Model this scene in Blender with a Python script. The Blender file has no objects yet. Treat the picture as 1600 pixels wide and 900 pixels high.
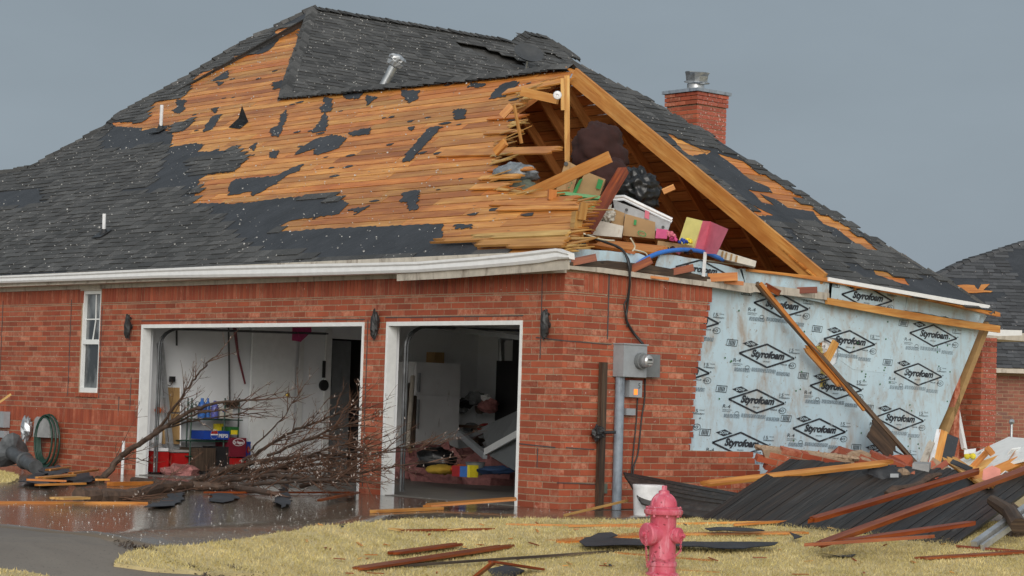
import bpy, math, random
import mathutils
from mathutils import Vector, Matrix
from mathutils import noise as mnoise
from mathutils.geometry import tessellate_polygon
R = random.Random(7)
S = bpy.context.scene
COL = S.collection
# ------------------------------------------------------------------ camera
CAM = Vector((18.3644, -17.1432, 1.1756))
EX = Vector((0.6657569, 0.01821425, 0.74594637))
EY = Vector((0.74552684, -0.05769449, -0.66397371))
EZ = Vector((0.03094321, 0.99816812, -0.05198972))
RM = Matrix((EX, EY, EZ))
F = 3477.0
cd = bpy.data.cameras.new('camera'); cam = bpy.data.objects.new('camera', cd); COL.objects.link(cam)
cam.matrix_world = Matrix.Translation(CAM) @ RM.to_4x4()
cd.sensor_width = 36; cd.lens = F / 1600 * 36; cd.clip_start = .5; cd.clip_end = 3000
S.camera = cam
S.render.resolution_x = 1024; S.render.resolution_y = 576
# ------------------------------------------------------------------ world, sun, exposure
SUN_EL, SUN_AZ = math.radians(50), math.radians(150)
w = bpy.data.worlds.new('World'); S.world = w; w.use_nodes = True
nt = w.node_tree; nt.nodes.clear()
out = nt.nodes.new('ShaderNodeOutputWorld'); bg = nt.nodes.new('ShaderNodeBackground')
sky = nt.nodes.new('ShaderNodeTexSky'); sky.sky_type = 'NISHITA'; sky.sun_disc = False
sky.sun_elevation = SUN_EL; sky.sun_rotation = SUN_AZ; sky.dust_density = 4; sky.air_density = 1.5
tc = nt.nodes.new('ShaderNodeTexCoord')
# overcast deck: brighter behind the camera (away from the storm) and overhead
dot = nt.nodes.new('ShaderNodeVectorMath'); dot.operation = 'DOT_PRODUCT'
dot.inputs[1].default_value = (0.75, -0.62, 0.20)
nt.links.new(tc.outputs['Generated'], dot.inputs[0])
ns = nt.nodes.new('ShaderNodeTexNoise'); ns.inputs['Scale'].default_value = 2.2; ns.inputs['Detail'].default_value = 4
nt.links.new(tc.outputs['Generated'], ns.inputs['Vector'])
ad = nt.nodes.new('ShaderNodeMath'); ad.operation = 'MULTIPLY_ADD'; ad.inputs[1].default_value = 0.16
nt.links.new(ns.outputs['Fac'], ad.inputs[0]); nt.links.new(dot.outputs['Value'], ad.inputs[2])
rp = nt.nodes.new('ShaderNodeValToRGB'); mr = nt.nodes.new('ShaderNodeMapRange')
mr.inputs['From Min'].default_value = -1.0; mr.inputs['From Max'].default_value = 1.2
nt.links.new(ad.outputs[0], mr.inputs['Value']); nt.links.new(mr.outputs[0], rp.inputs['Fac'])
e = rp.color_ramp.elements
e[0].position = 0.0; e[0].color = (3.0, 3.65, 4.3, 1)
e[1].position = 1.0; e[1].color = (21.0, 20.8, 20.2, 1)
m1 = e.new(0.42); m1.color = (4.15, 4.8, 5.35, 1)
m2 = e.new(0.72); m2.color = (6.6, 7.0, 7.2, 1)
mix = nt.nodes.new('ShaderNodeMixRGB'); mix.inputs[0].default_value = 0.93
nt.links.new(sky.outputs[0], mix.inputs[1]); nt.links.new(rp.outputs[0], mix.inputs[2])
n2 = nt.nodes.new('ShaderNodeTexNoise'); n2.inputs['Scale'].default_value = 3.5; n2.inputs['Detail'].default_value = 5; n2.inputs['Roughness'].default_value = .55
mp = nt.nodes.new('ShaderNodeMapping'); mp.inputs['Scale'].default_value = (1, 1, 2.6); nt.links.new(tc.outputs['Generated'], mp.inputs[0]); nt.links.new(mp.outputs[0], n2.inputs['Vector'])
mr2 = nt.nodes.new('ShaderNodeMapRange'); mr2.inputs['From Min'].default_value = .3; mr2.inputs['From Max'].default_value = .7; mr2.inputs['To Min'].default_value = .93; mr2.inputs['To Max'].default_value = 1.08
nt.links.new(n2.outputs['Fac'], mr2.inputs['Value'])
mul = nt.nodes.new('ShaderNodeVectorMath'); mul.operation = 'SCALE'; nt.links.new(mix.outputs[0], mul.inputs[0]); nt.links.new(mr2.outputs[0], mul.inputs['Scale'])
nt.links.new(mul.outputs[0], bg.inputs['Color']); bg.inputs['Strength'].default_value = 0.085
nt.links.new(bg.outputs[0], out.inputs[0])
sd = bpy.data.lights.new('sun', 'SUN'); sd.energy = 1.5; sd.angle = math.radians(36); sd.color = (1, .97, .92)
so = bpy.data.objects.new('sun', sd); COL.objects.link(so)
sdir = Vector((0.72, -0.60, 0.36)).normalized()
so.rotation_euler = sdir.to_track_quat('Z', 'Y').to_euler()
sky.sun_elevation = math.asin(sdir.z); sky.sun_rotation = math.atan2(sdir.x, sdir.y)
S.view_settings.view_transform = 'Standard'; S.view_settings.look = 'None'
S.view_settings.exposure = 0.0; S.view_settings.gamma = 1.0; S.view_settings.use_curve_mapping = False
# ------------------------------------------------------------------ pixel rays on real planes
def ray(px, py):
    return (RM @ Vector(((px-800), -(py-450), -F))).normalized()
def onP(p, O, N):
    r = ray(*p); return CAM + r * ((Vector(O)-CAM).dot(N) / r.dot(N))
def onX(px, py, x): return onP((px, py), (x, 0, 0), Vector((1, 0, 0)))
def onY(px, py, y): return onP((px, py), (0, y, 0), Vector((0, 1, 0)))
def onZ(px, py, z): return onP((px, py), (0, 0, z), Vector((0, 0, 1)))
def sm(a, b, t):
    t = max(0, min(1, (t-a)/(b-a))); return t*t*(3-2*t)
def gz(x, y):
    g = (x-y)/math.sqrt(2); l = (x+y)/math.sqrt(2)
    g0 = 1.2 + sm(-0.3, -4.8, l)*7.0
    d = g-g0
    if d <= 0: return 0.0
    s = min(d, 6.0)
    return -(0.1*s if s > 1 else 0.05*s*s+0.05*s) - .01*max(0, d-6)
def onG(px, py, dz=0):
    r = ray(px, py); t = 10.0; prev = t
    while t < 200:
        p = CAM + r*t
        if p.z <= gz(p.x, p.y)+dz:
            a, b = prev, t
            for _ in range(20):
                m = (a+b)/2; p = CAM+r*m
                if p.z <= gz(p.x, p.y)+dz: b = m
                else: a = m
            return CAM + r*b
        prev = t; t += 0.25
    return CAM + r*200
# ------------------------------------------------------------------ mesh builder
class MB:
    def __init__(s): s.v = []; s.f = []; s.mi = []; s.c = []; s.uv = []
    def face(s, pts, mi=0, c=(1, .5, .5), uv=None):
        b = len(s.v); s.v.extend([tuple(p) for p in pts]); s.f.append(tuple(range(b, b+len(pts))))
        s.mi.append(mi); s.c.append(c)
        if uv is None:
            n = mathutils.geometry.normal([Vector(p) for p in pts[:3]]) if len(pts) >= 3 else Vector((0, 0, 1))
            a = [abs(q) for q in n]
            if a[2] > .7: uv = [(p[0], p[1]) for p in pts]
            elif a[0] > a[1]: uv = [(p[1], p[2]) for p in pts]
            else: uv = [(p[0], p[2]) for p in pts]
        s.uv.append(uv)
    def box(s, o, a, b, c, mi=0, col=None, ru=True):
        """corner o and three edge vectors; u runs along a"""
        o, a, b, c = Vector(o), Vector(a), Vector(b), Vector(c)
        if a.cross(b).dot(c) < 0: o = o+c; c = -c
        col = col or (1, R.random(), R.random())
        la, lb, lc = a.length, b.length, c.length
        u0, v0 = (R.uniform(0, 50), R.uniform(0, 50)) if ru else (0, 0)
        P = [o, o+a, o+a+b, o+b, o+c, o+a+c, o+a+b+c, o+b+c]
        for idx, w_, h_ in (((4, 5, 6, 7), la, lb), ((1, 0, 3, 2), la, lb), ((0, 1, 5, 4), la, lc), ((2, 3, 7, 6), la, lc), ((3, 0, 4, 7), lb, lc), ((1, 2, 6, 5), lb, lc)):
            uv = [(u0, v0), (u0+w_, v0), (u0+w_, v0+h_), (u0, v0+h_)]
            if idx[0] in (3, 1) and idx in ((3, 0, 4, 7), (1, 2, 6, 5)): uv = [(u0, v0), (u0+.02, v0+w_), (u0+.02+h_, v0+w_), (u0+h_, v0)]
            s.face([P[i] for i in idx], mi, col, uv)
    def cbox(s, cx, cy, cz, sx, sy, sz, mi=0, col=None):
        s.box((cx-sx/2, cy-sy/2, cz-sz/2), (sx, 0, 0), (0, sy, 0), (0, 0, sz), mi, col)
    def beam(s, p0, p1, w, h, up=(0, 0, 1), mi=0, col=None):
        p0, p1, up = Vector(p0), Vector(p1), Vector(up)
        d = p1-p0; x = d.cross(up).normalized(); z = x.cross(d).normalized()
        s.box(p0-x*w/2-z*h/2, d, x*w, z*h, mi, col)
    def prism(s, pts, O, U, V, t, mi=0, col=None, side=None):
        """pts (u,v) outline in plane O,U,V, thickness t along U x V"""
        O, U, V = Vector(O), Vector(U), Vector(V); N = U.cross(V).normalized()
        ar = sum(pts[i][0]*pts[(i+1) % len(pts)][1]-pts[(i+1) % len(pts)][0]*pts[i][1] for i in range(len(pts)))
        if ar < 0: pts = pts[::-1]
        col = col or (1, R.random(), R.random()); uo, vo = R.uniform(0, 40), R.uniform(0, 40)
        lo = [O+U*p[0]+V*p[1] for p in pts]; hi = [p+N*t for p in lo]
        uv = [(p[0]+uo, p[1]+vo) for p in pts]
        s.face(hi, mi, col, uv); s.face(lo[::-1], mi, col, uv[::-1])
        n = len(pts); sd_ = mi if side is None else side
        for i in range(n):
            j = (i+1) % n
            s.face([lo[i], lo[j], hi[j], hi[i]], sd_, col, [uv[i], uv[j], (uv[j][0], uv[j][1]+t), (uv[i][0], uv[i][1]+t)])
    def sheet(s, loops, O, U, V, t, mi=0, col=(1, .5, .5)):
        """flat sheet with holes"""
        O, U, V = Vector(O), Vector(U), Vector(V); N = U.cross(V).normalized()
        flat = [Vector((p[0], p[1])) for l in loops for p in l]; ed_ = []; k0 = 0
        for l in loops:
            ed_ += [(k0+i, k0+(i+1) % len(l)) for i in range(len(l))]; k0 += len(l)
        cv, _, cf, _, _, _ = mathutils.geometry.delaunay_2d_cdt(flat, ed_, [], 0, 1e-5)
        for tr in cf:
            q = [tuple(cv[i]) for i in tr]; cn = (sum(p[0] for p in q)/len(q), sum(p[1] for p in q)/len(q))
            if not inside(cn, loops[0]) or any(inside(cn, l) for l in loops[1:]): continue
            if (q[1][0]-q[0][0])*(q[2][1]-q[0][1])-(q[2][0]-q[0][0])*(q[1][1]-q[0][1]) < 0: q = q[::-1]
            s.face([O+U*p[0]+V*p[1]+N*t for p in q], mi, col, q)
        for l in loops:
            for i in range(len(l)):
                a, b = l[i], l[(i+1) % len(l)]
                A, B = O+U*a[0]+V*a[1], O+U*b[0]+V*b[1]
                s.face([A, B, B+N*t, A+N*t], mi, col, [a, b, b, a])
    def tube(s, pts, rad, n=8, mi=0, col=(1, .5, .5), cap=True):
        pts = [Vector(p) for p in pts]
        if not hasattr(rad, '__len__'): rad = [rad]*len(pts)
        rings = []; x = None; L = 0
        for i, p in enumerate(pts):
            d = (pts[min(i+1, len(pts)-1)]-pts[max(i-1, 0)])
            if d.length < 1e-9: d = Vector((0, 0, 1))
            d.normalize()
            if x is None: x = d.orthogonal().normalized()
            else:
                x = x-d*x.dot(d); x = x.normalized() if x.length > 1e-6 else d.orthogonal().normalized()
            y = d.cross(x)
            rings.append([p+(x*math.cos(2*math.pi*k/n)+y*math.sin(2*math.pi*k/n))*rad[i] for k in range(n)])
        for i in range(len(pts)-1):
            l2 = L+(pts[i+1]-pts[i]).length
            for k in range(n):
                j = (k+1) % n
                s.face([rings[i][k], rings[i][j], rings[i+1][j], rings[i+1][k]], mi, col,
                       [(L, k*.02), (L, k*.02+.02), (l2, k*.02+.02), (l2, k*.02)])
            L = l2
        if cap: s.face(rings[0][::-1], mi, col); s.face(rings[-1], mi, col)
    def lathe(s, prof, O, axis=(0, 0, 1), n=24, mi=0, col=(1, .5, .5), wob=None):
        O, A = Vector(O), Vector(axis).normalized(); X = A.orthogonal().normalized(); Y = A.cross(X)
        rg = []
        for i, (r, h) in enumerate(prof):
            rg.append([O+A*h+(X*math.cos(2*math.pi*k/n)+Y*math.sin(2*math.pi*k/n))*(max(r, 1e-4)*(wob(k, i) if wob else 1)) for k in range(n)])
        for i in range(len(prof)-1):
            for k in range(n):
                j = (k+1) % n; s.face([rg[i][k], rg[i][j], rg[i+1][j], rg[i+1][k]], mi, col)
        s.face(rg[0][::-1], mi, col); s.face(rg[-1], mi, col)
    def blob(s, c, r, n=14, m=9, amp=.2, fr=2.0, mi=0, col=(1, .5, .5), seed=0, floor=None, fold=0):
        c = Vector(c); r = Vector(r) if hasattr(r, '__len__') else Vector((r, r, r)); g = []
        for i in range(m+1):
            th = math.pi*i/m; row = []
            for k in range(n):
                ph = 2*math.pi*k/n; d = Vector((math.sin(th)*math.cos(ph), math.sin(th)*math.sin(ph), math.cos(th)))
                q = 1+amp*(mnoise.noise(d*fr+Vector((seed, seed*2, 0)))+.5*mnoise.noise(d*fr*2.7+Vector((seed, 0, 5))))*1.6
                if fold: q -= fold*(abs(mnoise.noise(d*3.1+Vector((seed, 7, 1))))+.6*abs(mnoise.noise(Vector((d.x*9, d.y*9, d.z*4))+Vector((seed, 2, 9)))))
                p = c+Vector((d.x*r.x, d.y*r.y, d.z*r.z))*q
                if floor is not None: p.z = max(p.z, floor)
                row.append(p)
            g.append(row)
        for i in range(m):
            for k in range(n):
                j = (k+1) % n
                if i == 0: s.face([g[0][0], g[1][k], g[1][j]], mi, col)
                elif i == m-1: s.face([g[i][k], g[m][0], g[i][j]], mi, col)
                else: s.face([g[i][k], g[i+1][k], g[i+1][j], g[i][j]], mi, col)
    def text(s, txt, O, U, V, w=None, h=None, mi=0, col=(1, .5, .5), shear=0, bold=0, center=True):
        key = (txt, shear, bold)
        if key not in TXT:
            cu = bpy.data.curves.new('t', 'FONT'); cu.body = txt; cu.shear = shear; cu.offset = bold; cu.resolution_u = 3
            to = bpy.data.objects.new('t', cu); COL.objects.link(to)
            dg = bpy.context.evaluated_depsgraph_get(); dg.update()
            me = bpy.data.meshes.new_from_object(to.evaluated_get(dg))
            vs = [tuple(v.co) for v in me.vertices]; fs = [tuple(p.vertices) for p in me.polygons]
            bpy.data.objects.remove(to); bpy.data.meshes.remove(me); bpy.data.curves.remove(cu)
            TXT[key] = (vs, fs)
        vs, fs = TXT[key]
        x0, x1 = min(v[0] for v in vs), max(v[0] for v in vs); y0, y1 = min(v[1] for v in vs), max(v[1] for v in vs)
        O, U, V = Vector(O), Vector(U), Vector(V)
        if w is None: w = h*(x1-x0)/(y1-y0)*1.0
        if h is None: h = w*(y1-y0)/(x1-x0)
        P = [O+U*(((v[0]-x0)/(x1-x0)-(.5 if center else 0))*w)+V*(((v[1]-y0)/(y1-y0)-(.5 if center else 0))*h) for v in vs]
        for f_ in fs: s.face([P[i] for i in f_], mi, col)
    def build(s, name, mats, parent=None, smooth=False, origin=None, weld=False):
        me = bpy.data.meshes.new(name)
        if parent is not None: org = ORG[parent.name]
        elif origin is not None: org = Vector(origin)
        else:
            org = Vector((sum(v[0] for v in s.v)/len(s.v), sum(v[1] for v in s.v)/len(s.v), min(v[2] for v in s.v)))
        me.from_pydata([(v[0]-org.x, v[1]-org.y, v[2]-org.z) for v in s.v], [], s.f)
        for m in (mats if isinstance(mats, (list, tuple)) else [mats]): me.materials.append(m)
        me.polygons.foreach_set('material_index', s.mi)
        uvl = me.uv_layers.new(name='UVMap'); uvl.data.foreach_set('uv', [q for f_ in s.uv for p in f_ for q in (p[0], p[1])])
        at = me.color_attributes.new('tone', 'FLOAT_COLOR', 'CORNER')
        at.data.foreach_set('color', [q for i, f_ in enumerate(s.f) for _ in f_ for q in (s.c[i][0], s.c[i][1], s.c[i][2], 1.0)])
        o = bpy.data.objects.new(name, me); COL.objects.link(o)
        if weld or smooth:
            import bmesh
            bm = bmesh.new(); bm.from_mesh(me); bmesh.ops.remove_doubles(bm, verts=bm.verts, dist=1e-5); bm.to_mesh(me); bm.free()
        if smooth:
            me.polygons.foreach_set('use_smooth', [True]*len(me.polygons))
            if smooth == 'auto':
                try: me.set_sharp_from_angle(angle=math.radians(40))
                except Exception: pass
        if parent is not None: o.parent = parent
        else: o.location = org
        ORG[o.name] = org
        return o
ORG = {}; TXT = {}
def tag(o, label=None, cat=None, group=None, kind=None):
    if label: o['label'] = label
    if cat: o['category'] = cat
    if group: o['group'] = group
    if kind: o['kind'] = kind
    return o
def empty(name, loc, label, cat, group=None):
    o = bpy.data.objects.new(name, None); COL.objects.link(o); o.location = loc; o.empty_display_size = .2
    ORG[o.name] = Vector(loc); return tag(o, label, cat, group)
def inside(p, poly):
    x, y = p; c = False; n = len(poly); j = n-1
    for i in range(n):
        if (poly[i][1] > y) != (poly[j][1] > y) and x < (poly[j][0]-poly[i][0])*(y-poly[i][1])/(poly[j][1]-poly[i][1])+poly[i][0]: c = not c
        j = i
    return c
def ground_sheet(poly, step, dz, skirt=True):
    mb = MB(); pts = [Vector((p[0], p[1])) for p in poly]; n = len(pts); e_ = [(i, (i+1) % n) for i in range(n)]
    x = min(p[0] for p in poly)+step/2
    while x < max(p[0] for p in poly):
        y = min(p[1] for p in poly)+step/2
        while y < max(p[1] for p in poly):
            if inside((x, y), poly): pts.append(Vector((x, y)))
            y += step
        x += step
    cv, _, cf, _, _, _ = mathutils.geometry.delaunay_2d_cdt(pts, e_, [], 0, 1e-5)
    for tr in cf:
        q = [cv[i] for i in tr]; cn = (sum(p[0] for p in q)/len(q), sum(p[1] for p in q)/len(q))
        if not inside(cn, poly): continue
        if (q[1]-q[0]).cross(q[2]-q[0]) < 0: q = q[::-1]
        mb.face([(p[0], p[1], gz(p[0], p[1])+dz) for p in q])
    for a, b in (e_ if skirt else []):
        a, b = pts[a], pts[b]; za, zb = gz(a.x, a.y)+dz, gz(b.x, b.y)+dz
        mb.face([(a.x, a.y, za), (a.x, a.y, za-.045), (b.x, b.y, zb-.045), (b.x, b.y, zb)])
    return mb
# ------------------------------------------------------------------ materials
class NT:
    def __init__(s, name):
        s.m = bpy.data.materials.new(name); s.m.use_nodes = True; s.t = s.m.node_tree; s.t.nodes.clear()
        s.o = s.n('OutputMaterial'); s.b = s.n('BsdfPrincipled'); s.l(s.b.outputs[0], s.o.inputs[0])
    def n(s, k, **kw):
        x = s.t.nodes.new('ShaderNode'+k)
        for a, v in kw.items():
            if a.startswith('i_'): x.inputs[a[2:].replace('_', ' ')].default_value = v
            else: setattr(x, a, v)
        return x
    def l(s, a, b): s.t.links.new(a, b)
    def tone(s):
        a = s.n('Attribute', attribute_name='tone'); sp = s.n('SeparateColor'); s.l(a.outputs['Color'], sp.inputs[0]); return sp.outputs
    def uv(s, sc=(1, 1, 1)):
        t = s.n('UVMap'); mp = s.n('Mapping'); mp.inputs['Scale'].default_value = sc; s.l(t.outputs[0], mp.inputs[0]); return mp.outputs[0]
    def pos(s, sc=(1, 1, 1)):
        t = s.n('NewGeometry'); mp = s.n('Mapping'); mp.inputs['Scale'].default_value = sc; s.l(t.outputs['Position'], mp.inputs[0]); return mp.outputs[0]
    def noise(s, vec, sc, det=3, rough=.55, dist=0):
        x = s.n('TexNoise'); x.inputs['Scale'].default_value = sc; x.inputs['Detail'].default_value = det
        x.inputs['Roughness'].default_value = rough; x.inputs['Distortion'].default_value = dist; s.l(vec, x.inputs['Vector']); return x.outputs['Fac']
    def ramp(s, fac, st, interp='LINEAR'):
        r = s.n('ValToRGB'); s.l(fac, r.inputs[0]); e = r.color_ramp.elements; r.color_ramp.interpolation = interp
        e[0].position = st[0][0]; e[0].color = (*st[0][1], 1); e[1].position = st[-1][0]; e[1].color = (*st[-1][1], 1)
        for p, c in st[1:-1]: q = e.new(p); q.color = (*c, 1)
        return r.outputs[0]
    def fr(s, fac, a, b):
        x = s.n('MapRange'); x.inputs['From Min'].default_value = a; x.inputs['From Max'].default_value = b; s.l(fac, x.inputs['Value']); return x.outputs[0]
    def mix(s, fac, a, b, mode='MIX'):
        x = s.n('MixRGB', blend_type=mode)
        for i, v in enumerate((fac, a, b)):
            if isinstance(v, (int, float)): x.inputs[i].default_value = v if i == 0 else (v, v, v, 1)
            elif isinstance(v, tuple): x.inputs[i].default_value = (*v, 1)
            else: s.l(v, x.inputs[i])
        return x.outputs[0]
    def math(s, op, a, b=None):
        x = s.n('Math', operation=op)
        for i, v in enumerate((a, b)):
            if v is None: continue
            if isinstance(v, (int, float)): x.inputs[i].default_value = v
            else: s.l(v, x.inputs[i])
        return x.outputs[0]
    def bump(s, h, st=.3, d=.01):
        x = s.n('Bump'); x.inputs['Strength'].default_value = st; x.inputs['Distance'].default_value = d
        s.l(h, x.inputs['Height']); s.l(x.outputs[0], s.b.inputs['Normal'])
    def fin(s, col, rough=.6, metal=0, **kw):
        if isinstance(col, tuple): s.b.inputs['Base Color'].default_value = (*col, 1)
        else: s.l(col, s.b.inputs['Base Color'])
        if isinstance(rough, (int, float)): s.b.inputs['Roughness'].default_value = rough
        else: s.l(rough, s.b.inputs['Roughness'])
        s.b.inputs['Metallic'].default_value = metal
        for k, v in kw.items(): s.b.inputs[k.replace('_', ' ')].default_value = v
        return s.m
def wood(name, dark, mid, light, rough=.42, dirt=.5):
    g = NT(name); t = g.tone(); uv = g.uv((1.2, 22, 22))
    n1 = g.noise(uv, 1.6, 5, .6, .6)
    c = g.ramp(n1, [(.30, dark), (.47, mid), (.70, light)])
    big = g.noise(g.uv((.9, 5, 5)), 1.3, 3); c = g.mix(g.fr(big, .35, .75), c, dark)
    c2 = g.n('MixRGB', blend_type='MIX'); g.l(g.fr(t[1], 0, 1), c2.inputs[0])
    sh = g.mix(1.0, c, (.80, .56, .42), 'MULTIPLY'); g.l(c, c2.inputs[1]); g.l(sh, c2.inputs[2]); c = c2.outputs[0]
    c = g.mix(1.0, c, t[0], 'MULTIPLY')
    v = g.n('TexVoronoi', feature='F1'); v.inputs['Scale'].default_value = 1.0; g.l(g.uv((1.6, 5.5, 5.5)), v.inputs['Vector'])
    kn = g.ramp(v.outputs['Distance'], [(.02, (1, 1, 1)), (.07, (0, 0, 0))]); c = g.mix(kn, c, tuple(x*.35 for x in dark))
    st = g.noise(g.pos(), 1.1, 5, .65); c = g.mix(g.math('MULTIPLY', g.fr(st, .55, .72), dirt), c, tuple(x*.45 for x in dark))
    g.bump(n1, .35, .004)
    return g.fin(c, rough)
M = {}
M['deck'] = wood('deck_wood', (.42, .15, .032), (.70, .325, .072), (.82, .48, .14), .45, .3)
M['lumber'] = wood('fresh_lumber', (.46, .19, .040), (.70, .38, .10), (.80, .54, .20), .55, .3)
M['wetred'] = wood('wet_red_lumber', (.15, .027, .005), (.29, .070, .012), (.43, .14, .028), .42, .4)
M['attic'] = wood('attic_wood', (.34, .14, .04), (.58, .27, .085), (.72, .39, .14), .6, .25)
M['yellow'] = wood('splintered_wood', (.42, .24, .07), (.62, .40, .13), (.74, .54, .22), .55, .25)
M['oldwood'] = wood('weathered_wood', (.025, .018, .014), (.075, .055, .04), (.16, .12, .08), .6, .4)
M['greywood'] = wood('grey_brown_wood', (.05, .032, .02), (.15, .10, .06), (.30, .21, .13), .6, .4)
M['black_board'] = wood('black_board', (.013, .0125, .012), (.025, .024, .023), (.075, .070, .066), .5, .3)

def brick_mat(name, a, b, c3, pale):
    g = NT(name); t = g.tone(); p = g.pos()
    c = g.mix(t[1], a, b); c = g.mix(g.math('MULTIPLY', .45, g.math('GREATER_THAN', t[1], .93)), c, c3)
    n = g.noise(p, 13, 5, .72); n2 = g.noise(g.pos((1, 1, 1)), 60, 2)
    msk = g.math('MULTIPLY', g.fr(n, .40, .62), g.math('MULTIPLY', g.fr(t[2], .40, .90), .85))
    c = g.mix(msk, c, pale)
    c = g.mix(g.fr(g.noise(p, 3.1, 4), .45, .8), c, g.mix(1.0, c, (.72, .66, .62), 'MULTIPLY'))
    c = g.mix(1.0, c, t[0], 'MULTIPLY')
    # rain and insulation flecks stuck on the wet face
    v = g.n('TexVoronoi', feature='F1'); v.inputs['Scale'].default_value = 16; g.l(p, v.inputs['Vector'])
    sel = g.math('GREATER_THAN', g.noise(p, 7, 2), .60)
    fl = g.math('MULTIPLY', g.math('LESS_THAN', v.outputs['Distance'], .10), sel); c = g.mix(fl, c, (.62, .58, .55))
    g.bump(g.math('ADD', n2, n), .5, .004)
    return g.fin(c, .62)
M['brick'] = brick_mat('red_brick', (.30, .058, .026), (.41, .094, .040), (.22, .040, .020), (.57, .25, .155))
M['brick_far'] = brick_mat('brown_brick', (.20, .055, .033), (.28, .09, .05), (.045, .045, .055), (.32, .15, .1))
def fleckbrick():
    g = NT('flecked_brick'); t = g.tone(); p = g.pos()
    c = g.mix(t[1], (.33, .075, .045), (.44, .11, .065))
    n = g.noise(p, 34, 3, .6); c = g.mix(g.fr(n, .60, .68), c, (.62, .52, .48)); c = g.mix(1.0, c, t[0], 'MULTIPLY')
    g.bump(n, .4, .004); return g.fin(c, .6)
M['brick_fleck'] = fleckbrick()
def simple(name, col, rough=.6, metal=0, var=.18, sc=9, dirt=None, bump=.15, **kw):
    g = NT(name); p = g.pos(); n = g.noise(p, sc, 4, .6); t = g.tone()
    c = g.mix(g.fr(n, .3, .7), tuple(x*(1-var) for x in col), tuple(min(1, x*(1+var*.6)) for x in col))
    if dirt:
        n2 = g.noise(g.pos((6, 6, 1.3)), 1.5, 5, .65); c = g.mix(g.fr(n2, dirt[1], dirt[1]+.18), c, dirt[0])
    c = g.mix(1.0, c, t[0], 'MULTIPLY')
    if bump: g.bump(g.noise(p, sc*5, 3), bump, .003)
    return g.fin(c, rough, metal, **kw)
M['mortar'] = simple('mortar', (.36, .25, .165), .9, var=.25, sc=30)
M['white'] = simple('white_paint', (.78, .79, .78), .5, var=.08, dirt=((.42, .39, .34), .64))
M['cream'] = simple('cream_trim', (.50, .45, .38), .6, dirt=((.16, .12, .09), .55))
M['gutter'] = simple('gutter_metal', (.80, .80, .80), .35, var=.08, dirt=((.45, .44, .42), .68))
M['drywall'] = simple('garage_wall_paint', (.84, .86, .88), .8, var=.05, sc=3, dirt=((.30, .28, .27), .70))
M['door'] = simple('door_paint', (.86, .88, .88), .45, var=.06, dirt=((.35, .33, .30), .72))
M['fridge'] = simple('fridge_enamel', (.85, .86, .87), .35, var=.08, sc=3, dirt=((.22, .17, .13), .62))
M['dark'] = simple('dark_interior', (.07, .068, .07), .8)
M['galv'] = simple('galvanised_steel', (.42, .44, .46), .38, metal=.75, var=.3, sc=6)
M['alu'] = simple('aluminium', (.55, .56, .57), .35, metal=.7, var=.2)
M['metergrey'] = simple('meter_grey_paint', (.30, .32, .34), .45, var=.12, dirt=((.12, .12, .12), .66))
M['metergrey2'] = simple('dark_grey_box_paint', (.16, .17, .175), .5, var=.15)
M['conduit'] = simple('peeling_conduit_paint', (.24, .28, .33), .5, var=.2, sc=12, dirt=((.07, .075, .09), .52))
M['black'] = simple('black_plastic', (.018, .018, .019), .45)
M['blackmetal'] = simple('black_iron', (.02, .02, .021), .5, bump=.5)
M['felt'] = None
def felt():
    g = NT('roofing_felt'); p = g.pos(); n = g.noise(p, 2.2, 4, .6); t = g.tone()
    c = g.ramp(n, [(.3, (.020, .022, .026)), (.7, (.040, .043, .050))])
    c = g.mix(g.fr(g.noise(p, 45, 2), .68, .74), c, (.12, .12, .12)); c = g.mix(1.0, c, t[0], 'MULTIPLY')
    g.bump(g.noise(g.pos((1, 1, 1)), 5, 5, .6), .6, .03)
    return g.fin(c, .62)
M['felt'] = felt()
def shingle(name, dk, lt):
    g = NT(name); t = g.tone(); p = g.pos(); n = g.noise(p, 60, 3, .7); n2 = g.noise(p, 1.3, 3)
    c = g.ramp(n, [(.25, dk), (.75, lt)])
    k = g.math('ADD', .62, g.math('MULTIPLY', t[1], .7)); c = g.mix(1.0, c, k, 'MULTIPLY')
    c = g.mix(g.fr(n2, .4, .8), c, g.mix(1.0, c, (.78, .79, .80), 'MULTIPLY'))
    v = g.n('TexVoronoi', feature='F1'); v.inputs['Scale'].default_value = 11; g.l(p, v.inputs['Vector'])
    fl = g.math('MULTIPLY', g.math('LESS_THAN', v.outputs['Distance'], .13), g.math('GREATER_THAN', g.noise(p, 3.3, 3), .56))
    c = g.mix(fl, c, (.42, .38, .36)); c = g.mix(1.0, c, t[0], 'MULTIPLY')
    g.bump(n, .5, .004); return g.fin(c, .75)
M['shingle'] = shingle('asphalt_shingle', (.032, .032, .032), (.115, .112, .108))
M['shingle_far'] = shingle('neighbour_shingle', (.04, .042, .045), (.10, .10, .105))
def styro():
    g = NT('foam_sheathing'); t = g.tone(); p = g.pos((1, 1, .6)); n = g.noise(p, 4.2, 6, .70, .5); n2 = g.noise(g.pos((1, 1, .25)), 7, 4, .6)
    n3 = g.noise(g.pos(), 1.0, 2)
    c = g.mix(g.fr(g.noise(g.pos(), .7, 2), .3, .7), (.41, .545, .63), (.49, .625, .70))
    mud = g.math('MULTIPLY', g.fr(n, .44, .66), g.fr(n2, .34, .58)); mud = g.math('MULTIPLY', mud, g.fr(n3, .22, .5))
    c = g.mix(g.math('MULTIPLY', mud, .75), c, (.33, .23, .15))
    sp = g.noise(g.pos(), 26, 2); c = g.mix(g.math('MULTIPLY', g.fr(sp, .68, .72), .7), c, (.24, .18, .13))
    c = g.mix(1.0, c, t[0], 'MULTIPLY')
    g.bump(n, .15, .006); return g.fin(c, .45)
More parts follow.
